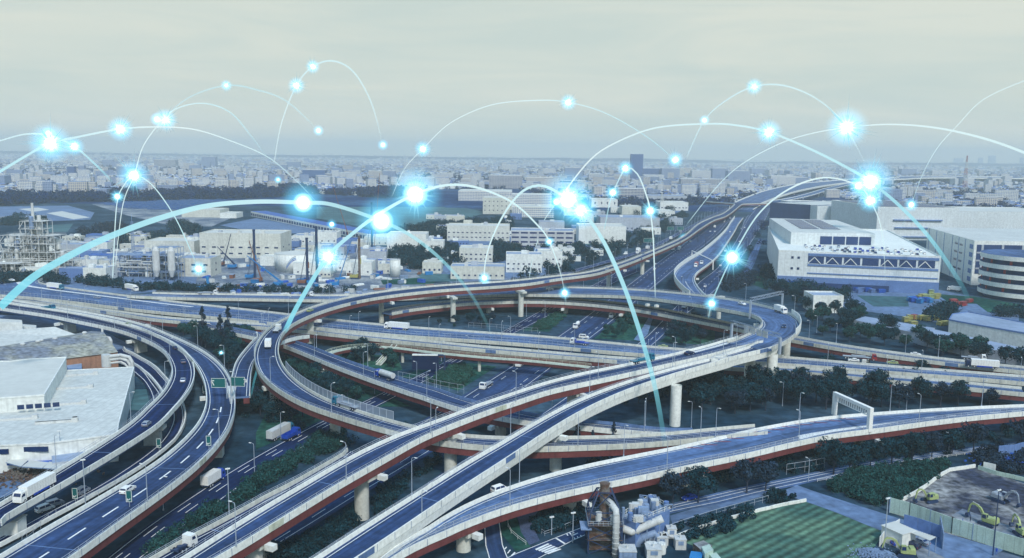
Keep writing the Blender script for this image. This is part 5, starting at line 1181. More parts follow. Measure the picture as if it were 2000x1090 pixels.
def veh(kind,paint,road,x,y,flip,label,cab='paint_white',L=9.0,group=None,z=None,ang=None,cat=None,lane=None):
    key=(kind,paint,cab,L); first=key not in VP
    if first: VP[key]=make_car(kind,paint) if kind in CARP else make_truck(kind,paint,cab,L)
    if road is not None:
        r=ROADS[road]; i,q=r.near(x,y); a=r.dirat(i)+(math.pi if flip else 0); q=q+V((0,0,.02))
    else: q=P(x,y,z or .1); a=R(ang)
    o=copy_tree(VP[key],q,a); c=cat or ('car' if kind in('sedan','hatch','suv') else 'van' if kind=='van' else 'truck'); tag(o,label,c,group); return o
C_='cars and trucks on the interchange'
def at(reg,x,y): return px(f'{reg} {x},{y}')[0]
# Road directions: the flip flag turns the vehicle round
VL='''suv paint_white A i 908,622 1|white car in the left lane of the broad near ramp
hatch paint_silver B i 1040,150 1|pale car low on the leftmost ramp beside the hatched shadow
sedan paint_silver B e 1300,783 1|silver car on the curve of the leftmost ramp
sedan paint_black B e 1300,650 1|black car, lower of the two on the leftmost ramp curve
sedan paint_black B e 1245,552 1|black car, upper of the two on the leftmost ramp curve
sedan paint_lime B e 912,385 0|pale yellow car where the leftmost ramp starts to curve
van paint_white E j 1728,620 1|white van on the near ramp in front of the white girder
sedan paint_lime R3 f 384,285 1|lime green taxi on the far side of the big loop
sedan paint_silver D e 690,192 1|dark grey car behind the fence of the wide deck
sedan paint_white D e 85,68 0|white car on the far lane at the left edge
sedan paint_white D e 195,68 0|second white car on the far lane near the left edge
sedan paint_white F g 1632,237 0|white car on the far part of the ring deck
sedan paint_white F g 268,132 0|white car alone on the back of the ring deck
sedan paint_black F y 990,325 0|black car at the right end of the ring
sedan paint_black R2 g 1258,590 1|black car where the ring splits into two ramps
sedan paint_lime D g 1070,542 1|pale yellow car on the wide deck left of the split
van paint_white D g 510,475 0|long white minibus on the wide deck
sedan paint_white G g 1205,300 0|white car on the low curved ramp under the ring
sedan paint_white D h 608,640 1|white car following the red truck at right
sedan paint_lime D h 883,657 1|pale car between the red truck and the white trailer
sedan paint_white G h 1048,597 0|white car on the farthest ramp at the right
van paint_silver C1 i 585,630 1|silver estate car on the sunken road beneath the leftmost ramp
sedan paint_white N g 230,282 1|white car on the left ground carriageway
sedan paint_blue Q k 1260,675 1|dark blue car on the side road under the street trees
sedan paint_black M t 1272,295 1|small dark car on the verge road
hatch paint_white Rr l 200,600 0|white car turning at the junction by the field'''
for ln in VL.split('\n'):
    a_,lb=ln.split('|'); k,pt,rd,rg,xy,fl=a_.split(); x,y=at(rg,*map(float,xy.split(',')))
    if 'turning at the junction' in lb or 'verge road' in lb: continue
    veh(k,pt,rd,x,y,int(fl),lb,group=C_)
def tv(kind,paint,rd,rg,x,y,fl,lb,cab='paint_white',L=9.0): x,y=at(rg,x,y); return veh(kind,paint,rd,x,y,fl,lb,cab,L,C_)
tv('semi','paint_white','B','i',250,640,0,'long white box trailer on the leftmost ramp at the left edge',L=13)
tv('semi','steel_light','N','j',175,225,0,'ribbed grey box trailer on the ground road below the loop',L=13,cab='paint_green')
tv('dump','paint_blue','N','j',250,240,0,'blue dump truck overtaking the ribbed trailer',cab='paint_blue',L=8)
tv('box','paint_white','N','i',1515,560,0,'white box truck with blue cab half hidden by a pier',cab='paint_blue',L=9)
tv('cab','paint_white','R2b','i',1305,1030,0,'white truck cab without trailer at the bottom edge',L=5.6)
tv('semi','paint_white','D','t',135,345,1,'white trailer with blue skirt on the wide deck',L=13)
tv('tank','steel_light','I','f',915,760,1,'silver tank truck on the straight ramp',cab='paint_blue',L=11)
tv('box','paint_white','R3','f',87,540,1,'white box truck coming down the left end of the loop',L=8)
tv('flat','steel_light','R3','f',150,428,1,'grey flatbed higher up the left end of the loop',L=8)
tv('flat','paint_silver','R3','f',640,965,1,'crane truck with yellow and silver load on the loop',cab='paint_green',L=12)
tv('flat','paint_green','R2','g',925,645,1,'dark green flatbed truck on the long red girder ramp',cab='paint_green',L=11)
tv('flat','paint_blue','D','g',480,520,1,'blue and white car transporter on the wide deck',L=9)
tv('box','paint_white','M','g',712,325,1,'white box truck on the right carriageway below the wide deck',L=8.5)
tv('mixer','paint_white','M','g',460,400,1,'white concrete mixer on the expressway',L=8)
tv('cab','paint_white','M','u',68,705,1,'white truck cab on the expressway under the footbridge',L=5.6)
tv('flat','paint_silver','M','t',1090,960,1,'flatbed truck with grey load emerging beside the red girder ramp',L=10)
tv('semi','paint_white','D','e',395,125,0,'white trailer on the far left of the wide deck',L=13,cab='paint_green')
tv('semi','paint_white','F','e',935,135,0,'white trailer with teal stripe at the start of the ring deck',L=12)
tv('flat','paint_silver','F','e',1475,165,0,'grey flatbed on the back ramp behind the conifers',L=12)
tv('flat','paint_green','B','e',345,270,0,'dark green crane truck on the leftmost ramp',cab='paint_green',L=9)
tv('cab','paint_white','F','f',375,178,0,'white truck head leaving the far side of the loop',L=5.6)
tv('semi','paint_white','D','h',1515,685,1,'big white trailer on the wide deck at the right',L=13,cab='paint_black')
tv('flat','paint_silver','D','h',650,625,0,'red cabbed truck with long pale bed at the right',cab='paint_red',L=14)
tv('flat','paint_silver','G','h',1460,630,0,'grey crane truck above the big white trailer',L=10)
tv('box','paint_white','F','y',950,170,0,'white box truck rounding the right end of the ring',L=8)
tv('mixer','paint_white','G','g',455,195,0,'white mixer truck on the low curved ramp',L=8)
tv('box','paint_white','G','g',815,205,0,'white truck on the low curved ramp beside the wide light trail',L=8)
tv('box','paint_white','O','g',1225,262,0,'white truck on the slip road under the ring',L=8)
tv('box','paint_red','T','v',1180,550,1,'red and white truck on the s shaped slip road',L=8)
tv('cab','paint_white','T','v',1230,525,1,'white truck head beside the red truck',L=5.6)
FARV=[('box','M',975,405),('box','M',1030,400),('sedan','M',1128,328),('box','M',1345,205),('sedan','M',1345,240),('sedan','M',1305,240),('sedan','M',1435,142),('box','M',1480,130),('sedan','M',1305,360),('box','M',1320,155),('sedan','M',815,530),('sedan','M',810,575),('box','R3',665,430),('sedan','R3',712,447),('box','G1',750,395),('box','G1',665,412),('flat','G1',550,445),('sedan','R3',388,578),('box','G1',955,310),('box','G1',1040,250),('sedan','G1',885,352),('sedan','O',1260,730),('sedan','O',1390,600),('sedan','O',1395,545),('sedan','F1',1580,215),('sedan','F1',1610,205),('sedan','F1',1565,330),('box','X',1560,20),('sedan','T',1480,245),('sedan','X',1430,155)]
used_=[]
for i,(k,rd,x,y) in enumerate(sorted(FARV,key=lambda t:t[2])):
    X_,Y_=at('v',x,y); veh(k,'paint_white' if i%4 else 'paint_silver',rd,X_,Y_,rd in('M','F1') and i%2,f'small far {"truck" if k in("box","flat") else "car"} on the approach lanes, {ordw(i)} from the left',L=8,group='far traffic on the approach lanes')
# trucks and cars in the warehouse yard
for i,(x,y,k,a) in enumerate(((700,110,'box',100),(770,115,'box',100),(850,115,'box',100),(1025,130,'semi',178),(1130,125,'semi',178),(1320,140,'box',130))):
    X_,Y_=at('h',x,y); veh(k,'paint_white',None,X_,Y_,0,f'white delivery truck in the warehouse yard, {ordw(i)} from the left',L=9,group='delivery trucks in the warehouse yard',z=.1,ang=a)
# roof car park
Aw,uw,nw,Lw,Hw,ew=W1; rk=random.Random(3); cnt=0; pk=[]
for row in range(4):
    for j in range(24):
        if rk.random()<.45: continue
        p=Aw+uw*Lw*(.2+.032*j)+nw*(8+13*row+(rk.random()-.5)); 
        pk.append((p,row))
pk.sort(key=lambda t:proj(V((t[0].x,t[0].y,Hw)))[0])
for i,(p,row) in enumerate(pk):
    pt=rk.choice(['paint_white','paint_white','paint_silver','paint_black','paint_blue']); kk=rk.choice(['sedan','hatch','suv'])
    key=(kk,pt,'paint_white',9.0)
    if key not in VP: VP[key]=make_car(kk,pt)
    o=copy_tree(VP[key],V((p.x,p.y,Hw+.03)),math.atan2(nw.y,nw.x)+(0 if i%2 else math.pi)); tag(o,f'{ {"paint_white":"white","paint_silver":"silver","paint_black":"black","paint_blue":"blue"}[pt]} car on the warehouse roof deck, {ordw(i)} from the left','car','cars parked on the warehouse roof deck')
for i,(x,y,rg) in enumerate(((1075,120,'b'),)): pass
for i,(x,y,pt,a) in enumerate(((320,755,'paint_white',60),(390,720,'paint_silver',50))):
    X_,Y_=at('i',x,y); veh('van',pt,None,X_,Y_,0,('white van' if i==0 else 'silver van')+' parked under the leftmost ramp near the left edge',z=.1,ang=a,group='parked vans')
for i in range(16):
    X_,Y_=at('h',800+i*22+rk.random()*6,150+rk.random()*8)
for i,(x,y) in enumerate(((1545,930),(1580,945),(1610,925),(1480,940),(1510,950))):
    X_,Y_=at('a',x,y); veh(['sedan','hatch'][i%2],'paint_white' if i%2 else 'paint_silver',None,X_,Y_,0,f'parked car in front of the cream factory, {ordw(i)} from the left' ,z=.1,ang=80,group='cars parked by the cream factory')
def del_proto(o):
    for k in list(o.children): del_proto(k)
    bpy.data.objects.remove(o)
# ---------------------------------------------------------------- street lamps
def make_lamp(h,double=False):
    e=empty('street_lamp',(0,-800,0),None,None); b=MB(); b.tube([(0,0,0),(0,0,h-.6),(.15,0,h-.15),(.9,0,h)],[.11,.075,.065,.05],6); b.cyl((0,0,0),(0,0,.5),.2,n=8); b.build('pole','pole_steel',e)
    b=MB(); b.box((1.2,0,h),(.75,.28,.14)); b.build('lamp_head','lamp_head',e); return e
LAMP=make_lamp(9.5); SLAMP=make_lamp(7)
def lamps(road,k,off,spacing,start,where,flip=1,proto=None,zb=0,lim=None):
    r=ROADS[road]; d=start; L_=[]
    while d<r.len-2:
        p=r.ats(d,k,off,zb); q=proj(p)
        if -20<q[0]<2020 and q[1]<1120: L_.append((q[0],p,r.ats(d,0)))
        d+=spacing
    L_.sort(key=lambda t:t[0])
    if lim: L_=L_[:lim]
    for i,(x,p,c) in enumerate(L_):
        o=copy_tree(proto or LAMP,p,math.atan2(c.y-p.y,c.x-p.x)); tag(o,f'slim grey lamp post {where}, {ordw(i)} from the left','street lamp','street lamps along the roads')
lamps('R2',-1,-.2,38,20,'on the long red girder ramp')
lamps('E',1,.1,36,30,'on the far side of the near ramp')
lamps('E',-1,.1,52,14,'on the fenced near parapet')
lamps('R3',1,.0,40,300,'on the big loop')
lamps('R1',1,.0,46,30,'on the far parapet of the white ramp')
lamps('A',1,.0,44,160,'on the broad left ramp')
lamps('B',-1,0,42,30,'on the leftmost ramp')
lamps('D',-1,0,36,40,'on the near edge of the wide deck')
lamps('D2',-1,0,48,70,'on the lower grey deck')
lamps('G',1,0,45,60,'beside the low curved ramp',)
lamps('F',1,0,44,150,'on the outer parapet of the ring')
lamps('I',-1,0,40,25,'on the straight tank truck ramp')
lamps('I',1,0,44,45,'across the tank truck ramp')
lamps('N',-1,1.5,55,60,'right of the ground carriageway')
lamps('N',1,1.5,60,30,'left of the ground carriageway')
lamps('O',-1,1.5,60,60,'along the right slip')
lamps('G1',1,2,36,30,'beside the approach lanes',zb=-1.5)
lamps('Q',-1,.8,60,60,'on the side road kerb',proto=SLAMP)
for i,(x,y) in enumerate(((1245,598),(1325,614),(1350,835),(1528,793),(1770,800),(1580,660),(1595,650),(1768,690))):
    o=copy_tree(LAMP,P(x,y,0),math.pi); tag(o,f'lamp post in the greenery, {ordw(i)} from the left','street lamp','free standing lamps')
# tall columns standing on the ground in the picture
for i,(rg,x,y,h) in enumerate((('i',1627,785,13),('i',607,715,13),('i',438,455,12),('l',1595,1075,17),('l',825,1015,13),('k',430,980,8),('k',280,925,5))):
    X_,Y_=at(rg,x,y); p=P(X_,Y_,0); e=empty('utility_pole',tuple(p),['tall grey column rising from the shrubbery','tall grey column beside the sunken road','thin column at the scrap yard gate','tall dark pole inside the muddy site fence','grey utility pole by the carport','street pole with sign arm at the crossing','short white post on the street corner'][i],'pole'); b=MB(); b.cyl((0,0,0),(0,0,h),.16,.1,8); b.build('pole','pole_steel' if i!=3 else 'dark_steel',e)
    b=MB(); b.box((0,0,h-.3),(1.2,.3,.3),.4); b.build('fitting','lamp_head',e)
# ---------------------------------------------------------------- green direction signs and gantries
def beam(b,a,c,w=.12): b.bar(a,c,w)
def signboard(e,o,c,w_,h_,ang,mt='sign_green',arrow=None,name='sign_panel'):
    b=MB(); b.box(tuple(c-o),(w_,.14,h_),ang); s=b.build(name,mt,e); b=MB(); u=V((math.cos(ang),math.sin(ang),0)); n=V((math.sin(ang),-math.cos(ang),0))
    if (V((0,0,c.z))-c).dot(n)<0: n=-n; u=-u
    q=c-o+n*.09
    def bar2(p0,p1,t):
        p0=q+u*p0[0]+V((0,0,p0[1])); p1=q+u*p1[0]+V((0,0,p1[1])); d=(p1-p0).normalized(); m_=d.cross(n)*t/2; b.quad(p0-m_,p1-m_,p1+m_,p0+m_)
    for p0,p1 in (((-w_/2+.1,-h_/2+.1),(w_/2-.1,-h_/2+.1)),((-w_/2+.1,h_/2-.1),(w_/2-.1,h_/2-.1)),((-w_/2+.1,-h_/2),(-w_/2+.1,h_/2)),((w_/2-.1,-h_/2),(w_/2-.1,h_/2))): bar2(p0,p1,.12)
    if arrow is not None:
        ax,sg=arrow; a0=(ax-sg*.45,-.9); a1=(ax+sg*.45,.9); bar2(a0,a1,.28); bar2(a1,(a1[0]-sg*1.0,a1[1]-.15),.26); bar2(a1,(a1[0]+sg*.0,a1[1]-1.1),.26)
    b.build('sign_marking','paint_white',s)
for i,(x0,x1,yc,arr,lb) in enumerate(((1500,1602,792,(-2.0,-1),'green overhead sign with arrow to upper left at the hatched gore'),(1637,1738,783,(2.6,1),'green overhead sign with arrow to upper right at the hatched gore'))):
    a_=at('e',x0,yc); c_=at('e',x1,yc); gz=9.6; base=P(*at('e',1640,905),gz); d=base.y; A_=PD(a_[0],a_[1],d); C2=PD(c_[0],c_[1],d); cen=(A_+C2)/2; w_=(C2-A_).length
    e=empty('overhead_sign',(cen.x,cen.y,gz),lb,'road sign'); signboard(e,V((cen.x,cen.y,gz)),cen,w_,3.4,0,arrow=arr)
    b=MB(); sgn=1 if i==0 else -1; b.cyl((sgn*w_*.53,0.3,0),(sgn*w_*.53,.3,cen.z-gz+1.5),.16,n=8); b.bar((-w_/2,.2,cen.z-gz),(w_/2,.2,cen.z-gz),.2); b.build('post','pole_steel',e)
# hatched gore
b=MB(); 
for i in range(16):
    t=i/16; y=818+125*t; xl=1600+35*t; xr=1680-32*t; xm=(xl+xr)/2; th=5-2*t
    for X0,X1 in ((xl,xm),(xm,xr)):
        q=[at('e',X0,y-(8 if X0==xl else 0)*(1-t)),at('e',X1,y-(0 if X0==xl else 8)*(1-t)),at('e',X1,y+th-(0 if X0==xl else 8)*(1-t)),at('e',X0,y+th-(8 if X0==xl else 0)*(1-t))]; b.poly([P(u_[0],u_[1],9.56) for u_ in q])
structure(b.build('gore_marking','marking'))
for i,(rg,x,y,z) in enumerate((('i',920,722,9.6),('i',1484,318,9.6),('i',537,695,1.2),('i',1130,330,1.2),('e',1455,885,1.2))):
    X_,Y_=at(rg,x,y); p=P(X_,Y_,z); e=empty('road_sign',tuple(p),['green marker sign on the parapet of the broad left ramp, near the white car','green marker sign on the broad left ramp, higher up','green marker sign beside the sunken road near the silver car','green marker sign beside the sunken road at the narrow pier','green marker sign on the pier under the broad left ramp'][i],'road sign'); b=MB(); b.cyl((0,0,-1.5 if z>5 else 0),(0,0,3),.08,n=6); b.build('post','pole_steel',e); o0=V(p); signboard(e,o0,o0+V((0,-.1,2.6)),1.5,3.0,0,arrow=None)
    b=MB(); q=V((0,-.2,1.7)); b.quad(q+V((-.4,0,-.12)),q+V((.3,0,.35)),q+V((.4,0,.2)),q+V((-.3,0,-.27))); b.quad(q+V((-.5,0,-.2)),q+V((-.15,0,-.3)),q+V((-.3,0,.3)),q+V((-.42,0,.3))); b.build('sign_marking','paint_white',e)
# white portal gantry on the near ramp with slatted screen
def gantry(a,c,ztop,z0,wd,mt,label,slats=0,truss=False):
    a=V(a);c=V(c);o=V(((a.x+c.x)/2,(a.y+c.y)/2,z0)); e=empty('gantry',tuple(o),label,'gantry')
    for p in (a,c): b=MB(); m_=p-o; b.box((m_.x,m_.y,(ztop-z0)/2),(wd,wd,ztop-z0),math.atan2(c.y-a.y,c.x-a.x)); b.build('post',mt,e)
    d=(c-a); L_=math.hypot(d.x,d.y); an=math.atan2(d.y,d.x); b=MB()
    if not truss: b.box((0,0,ztop-z0+wd*.4),(L_+wd,wd,wd*.8),an)
    else:
        u=V((d.x,d.y,0)).normalized(); n=10
        for off in (-.6,.6):
            for hz_ in (0,1.4): b.bar(u*(-L_/2)+V((-u.y*off,u.x*off,ztop-z0+hz_)),u*(L_/2)+V((-u.y*off,u.x*off,ztop-z0+hz_)),.22)
            for i in range(n):
                p=u*(-L_/2+L_*i/n)+V((-u.y*off,u.x*off,ztop-z0)); q=u*(-L_/2+L_*(i+1)/n)+V((-u.y*off,u.x*off,ztop-z0)); b.bar(p+V((0,0,1.4*(i%2))),q+V((0,0,1.4*((i+1)%2))),.14)
    b.build('crossbeam',mt,e)
    if slats:
        b=MB(); u=V((d.x,d.y,0)).normalized()
        for i in range(slats): p=u*(-L_/2+L_*(i+.7)/slats); b.box((p.x,p.y,ztop-z0-.9),(L_/slats*.45,.2,2.2),an)
        b.box((0,0,ztop-z0-1.9),(L_,.24,.2),an); b.build('screen_slat',mt,e)['kind']='stuff'
    return e
p1=P(*at('l',718,190),8.2); p0=P(*at('l',470,70),8.2)
gantry(p0,p1,topz(*at('l',725,45),p1.y),8.1,1.3,'paint_white','white portal gantry with slatted beam spanning the near ramp',slats=16)
zg=ROADS['F'].near(*at('y',800,165))[1].z; print('gantry z',zg); pA=P(*at('y',625,205),zg); pB=P(*at('y',965,120),zg)
gantry(pA,pB,zg+7.5,zg-1.2,.8,'pole_steel','grey lattice gantry over the ring deck beside the white car',truss=True)
pA=P(*at('y',425,440),12); pB=P(*at('y',940,600),19)
gantry(V((P(*at('y',425,440),19).x,P(*at('y',425,440),19).y,0)),V((pB.x,pB.y,0)),PD(*at('y',430,262),P(*at('y',425,440),19).y).z-1,18.6,.9,'pole_steel','grey lattice gantry with sign backs where the ring splits into two ramps',truss=True)
gx=[o for o in col.objects if o.get('label','').startswith('grey lattice gantry with sign backs')][0]; b=MB()
dv=(V((pB.x,pB.y,0))-V((P(*at('y',425,440),19).x,P(*at('y',425,440),19).y,0))); ua=math.atan2(dv.y,dv.x); ul=dv.length; uu=dv.normalized()
for t in (-.18,-.05,.08,.2): b.box((uu.x*ul*t,uu.y*ul*t,6.2),(ul*.10,.2,2.6),ua)
b.build('sign_back','steel_light',gx)
pA=P(*at('v',1140,480),.5); pB=P(*at('v',1330,520),6); gantry(pA,V((pB.x,pB.y,.5)),topz(*at('v',1140,410),pA.y),.5,.8,'paint_white','white portal gantry over the lanes beside the s shaped slip road')
for k,(x0,x1,y) in enumerate(((1195,1360,283),(1260,1345,325),(1430,1500,92))):
    a1=P(*at('v',x0,y+45),.5); a2=P(*at('v',x1,y+45),.5); gantry(a1,a2,7.5,.5,.6,'dark_steel',['dark thin gantry across the expressway, nearest of the three','dark thin gantry across the expressway, middle of the three','dark thin gantry across the expressway, farthest of the three'][k] if k!=1 else 'dark thin gantry across the expressway, middle of the three')
for k,(x,y) in enumerate(((950,235),(1038,235),(745,350),(775,350))):
    p=P(*at('v',x,y+30),.5); e=empty('road_sign',tuple(p),f'green direction sign by the approach lanes, {ordw([2,3,0,1][k])} from the left','road sign',); b=MB(); b.cyl((0,0,0),(0,0,6),.2,n=6); b.build('post','pole_steel',e); signboard(e,p,p+V((0,-.3,7.5)),8,4,0)
# dark message sign on a cantilever pole over the left carriageway
p=P(*at('t',645,830),0); e=empty('message_sign',tuple(p),'dark overhead message board on a single arm above the left carriageway','road sign'); H_=topz(*at('t',640,620),p.y); w_=.0
b=MB(); b.tube([(0,0,0),(0,0,H_-.6),(-.6,0,H_),(-12,0,H_)],.4,8); b.build('post','dark_steel',e); b=MB(); b.box((-8.2,-.3,H_-3.2),(11.5,.6,6.2)); b.build('sign_panel','paint_black',e); b=MB(); b.box((-8.4,-.1,H_+.1),(11,1.4,.5)); b.build('sign_hood','concrete_pale',e)
b=MB(); b.box((0,0,.2),(6,2.5,.6),.3); b.build('footing','concrete_pale',e)
# hatch marking on the near ramp, ring and expressway deck
def hatch(r,d0,d1,k0,k1,n,th=.5,skew=.5,mt='marking',nm='hatch_marking'):
    b=MB()
    for i in range(n):
        t=i/n; d=d0+(d1-d0)*t; a=r.ats(d,k0,0,-r.drop+.035); c=r.ats(d+skew,k1(t) if callable(k1) else k1,0,-r.drop+.035); a2=r.ats(d+th,k0,0,-r.drop+.035); c2=r.ats(d+th+skew,k1(t) if callable(k1) else k1,0,-r.drop+.035); b.quad(a,c,c2,a2)
    o=b.build(nm,mt,r.e if hasattr(r,'e') else None)
    if not hasattr(r,'e'): structure(o)
def stn(road,rg,x,y): r=ROADS[road]; i,q=r.near(*at(rg,x,y)); return r.s[i]
sa,sb=stn('E','l',100,185),stn('E','l',1030,92); hatch(ROADS['E'],sb,sa,-.25,lambda t:-.25+.02-.42*t,30,1.6,2.2)
hatch(ROADS['E'],sb+20,sa+40,.55,.95,12,1.0,4,'marking_red')
b=MB(); ROADS['E'].line(b,-.1,0,.35,(4,5),d0=0,d1=sb); b.build('lane_dash','marking',ROADS['E'].e)
sa,sb=stn('R2','y',700,400),stn('R2','g',1350,590); hatch(ROADS['R2'],min(sa,sb)-4,max(sa,sb),.45,.8,34,.9,.8)
sa,sb=stn('F','y',950,370),stn('F','y',800,500)
hatch(ROADS['D'],0,stn('D','e',1400,240),.52,.66,90,1.6,1.2)
hatch(ROADS['T'],10,70,-.1,.0,30,1.0,0)
# ---------------------------------------------------------------- industrial plants
def steelframe(b,x0,x1,y0,y1,levels,h,nx,ny,rr,mi=0,t=.35,brace=True):
    for i in range(nx+1):
        for j in range(ny+1):
            x=x0+(x1-x0)*i/nx; y=y0+(y1-y0)*j/ny; b.bar((x,y,0),(x,y,levels*h),t*1.3,mi)
    for l in range(1,levels+1):
        z=l*h
        for i in range(nx+1): x=x0+(x1-x0)*i/nx; b.bar((x,y0,z),(x,y1,z),t,mi)
        for j in range(ny+1): y=y0+(y1-y0)*j/ny; b.bar((x0,y,z),(x1,y,z),t,mi); b.bar((x0,y,z+1.1),(x1,y,z+1.1),.12,mi)
        if brace:
            for i in range(nx):
                if rr.random()<.5: xa=x0+(x1-x0)*i/nx; xb=x0+(x1-x0)*(i+1)/nx; b.bar((xa,y0,z-h),(xb,y0,z),t*.6,mi)
def process(e,x0,x1,y0,y1,levels,h,rr,mt='steel_light',n=10,nx=4,ny=2,floor='steel_light'):
    b=MB(); steelframe(b,x0,x1,y0,y1,levels,h,nx,ny,rr); b.build('steel_frame',mt,e)
    b=MB()
    for l in range(1,levels+1):
        a=rr.uniform(0,.2); c=rr.uniform(.8,1); b.box(((x0+(x1-x0)*(a+c)/2),(y0+y1)/2,l*h-.1),((x1-x0)*(c-a),(y1-y0)*.95,.18))
    b.build('floor_plate',floor,e)
    for k in range(n):
        r_=rr.uniform(.8,1.9); x=rr.uniform(x0+1,x1-1); y=rr.uniform(y0+1,y1-1); l=rr.randrange(levels); b=MB(); hh=rr.uniform(2.5,h*1.5)
        b.cyl((x,y,l*h+.4),(x,y,l*h+.4+hh),r_,n=14); b.sphere((x,y,l*h+.4+hh),r_,12,sz=.5); b.build('vessel',rr.choice(['steel_light','steel_grey','wall_white']),e)
    b=MB()
    for k in range(n*2):
        z=rr.uniform(1,levels*h); y=rr.uniform(y0-1,y1); xa=rr.uniform(x0,x1); xb=rr.uniform(x0,x1); r_=rr.uniform(.15,.4); b.tube([(xa,y,z-2 if z>3 else z),(xa,y,z),(xb,y,z),(xb,y,max(.2,z-rr.uniform(1,5)))],r_,6)
    b.build('pipework','steel_light',e)
    b=MB()
    for l in range(levels): b.bar((x0-.5+(l%2)*3,y0-1,l*h),(x0+3.5-(l%2)*3,y0-1,(l+1)*h),.5)
    b.build('stair',mt,e)
rr=random.Random(11)
def plant(x,y,label): p=P(x,y,0); return empty('process_plant',tuple(p),label,'chemical plant')
e=plant(60,540,'tall pale chemical process tower of stacked decks, pipes and vessels at the far left')
process(e,-32,26,0,22,3,6,rr,n=34,nx=9); process(e,-22,18,2,20,5,6,rr,n=30,nx=7); process(e,-8,9,4,18,7,5.8,rr,n=18,nx=4); b=MB(); b.cyl((-1,10,40),(-1,10,54),1.2,.9,12); b.cyl((4,9,30),(4,9,45),1.4,n=12); b.build('chimney','steel_light',e)
e=plant(10,545,'lower pale process racks left of the chemical tower'); process(e,-24,14,0,18,2,5.5,rr,n=22,nx=6)
e=plant(122,535,'pale pipe rack right of the chemical tower'); process(e,-10,12,0,12,2,5,rr,n=4,nx=3)
e=plant(285,542,'grey pipework and vessel racks behind the scrub'); process(e,-26,22,0,16,3,5.5,rr,mt='steel_grey',n=22,nx=7,floor='steel_grey')
e=plant(325,548,'grey rack with two tall silver cyclones'); process(e,-9,9,0,12,4,6,rr,mt='steel_grey',n=4,nx=2,floor='steel_grey')
b=MB()
for x in (-6,5): b.cyl((x,-2,3),(x,-2,8),1,2.6,14); b.cyl((x,-2,8),(x,-2,22),2.6,n=16); b.cyl((x,-2,22),(x,-2,25),2.6,1.2,16)
b.build('cyclone','steel_light',e)
p=P(262,525,0); e=empty('lattice_mast',tuple(p),'slim lattice mast inside the grey plant','mast'); b=MB()
def lattice(b,w0,w1,h,n,t=.2,z0=0):
    for i in range(n):
        a=w0+(w1-w0)*i/n; c=w0+(w1-w0)*(i+1)/n; za=z0+h*i/n; zb=z0+h*(i+1)/n
        for sx,sy in ((-1,-1),(1,-1),(1,1),(-1,1)): b.bar((sx*a/2,sy*a/2,za),(sx*c/2,sy*c/2,zb),t)
        for (sx,sy),(tx,ty) in (((-1,-1),(1,-1)),((1,-1),(1,1)),((1,1),(-1,1)),((-1,1),(-1,-1))): b.bar((sx*a/2,sy*a/2,za),(tx*c/2,ty*c/2,zb),t*.6); b.bar((tx*a/2,ty*a/2,za),(sx*c/2,sy*c/2,zb),t*.6); b.bar((sx*c/2,sy*c/2,zb),(tx*c/2,ty*c/2,zb),t*.6)
lattice(b,2.4,1.2,38,14); b.build('lattice','steel_grey',e); b=MB(); b.cyl((0,0,36),(0,0,44),.15,n=6); b.build('antenna','steel_grey',e)
for x,y,ytop,w0,lb in ((1883,378,304,12,'tall red and white lattice mast above the houses at the right'),(1292,410,375,8,'lattice mast between the arena and the approach lanes'),(1519,372,327,8,'faint lattice mast left of the far viaduct')):
    p=P(x,y,0); h_=topz(x,ytop,p.y); e=empty('lattice_mast',tuple(p),lb,'mast'); 
    for k in range(6): b=MB(); lattice(b,w0*(1-k*.14),w0*(1-(k+1)*.14),h_/6,3,.5,h_/6*k); b.build('mast_section','paint_red' if k%2 and x>1800 else 'steel_light',e)
# round tanks
for x,y,r_,h_,lb in ((578,528,15,14,'big round white storage tank with blue stripes'),(556,523,8,12,'smaller round white tank behind the big one'),(640,533,7,7,'low round tank below the bright node'),(772,540,4,13,'tall pale silo by the building site road')):
    p=P(x,y,0); e=empty('storage_tank',tuple(p),lb,'tank'); b=MB(); b.cyl((0,0,0),(0,0,h_),r_,n=32); o=b.build('shell','wall_white',e,True); 
    for q in o.data.polygons: q.use_smooth=len(q.vertices)==4
    b=MB(); b.cyl((0,0,h_),(0,0,h_+r_*.14),r_+.15,.6,32); b.build('roof','roof_white',e); b=MB()
    for k in range(24): a=k*math.pi/12; b.bar((math.cos(a)*r_,math.sin(a)*r_,h_),(math.cos(a)*r_,math.sin(a)*r_,h_+1.1),.12)
    b.build('railing','rail',e)
    if r_==15:
        for k in range(3):
            b=MB(); A_=[];B_=[]
            for j in range(12):
                t=j/11; a=math.radians(255+30*t); z=3+7*math.sin(t*math.pi/2)+k*1.2; A_.append((math.cos(a)*(r_+.06),math.sin(a)*(r_+.06),z)); B_.append((math.cos(a)*(r_+.06),math.sin(a)*(r_+.06),z+.7))
            b.strip(A_,B_); b.build('stripe',['tarp_blue','crane_blue','pole_steel'][k],e)
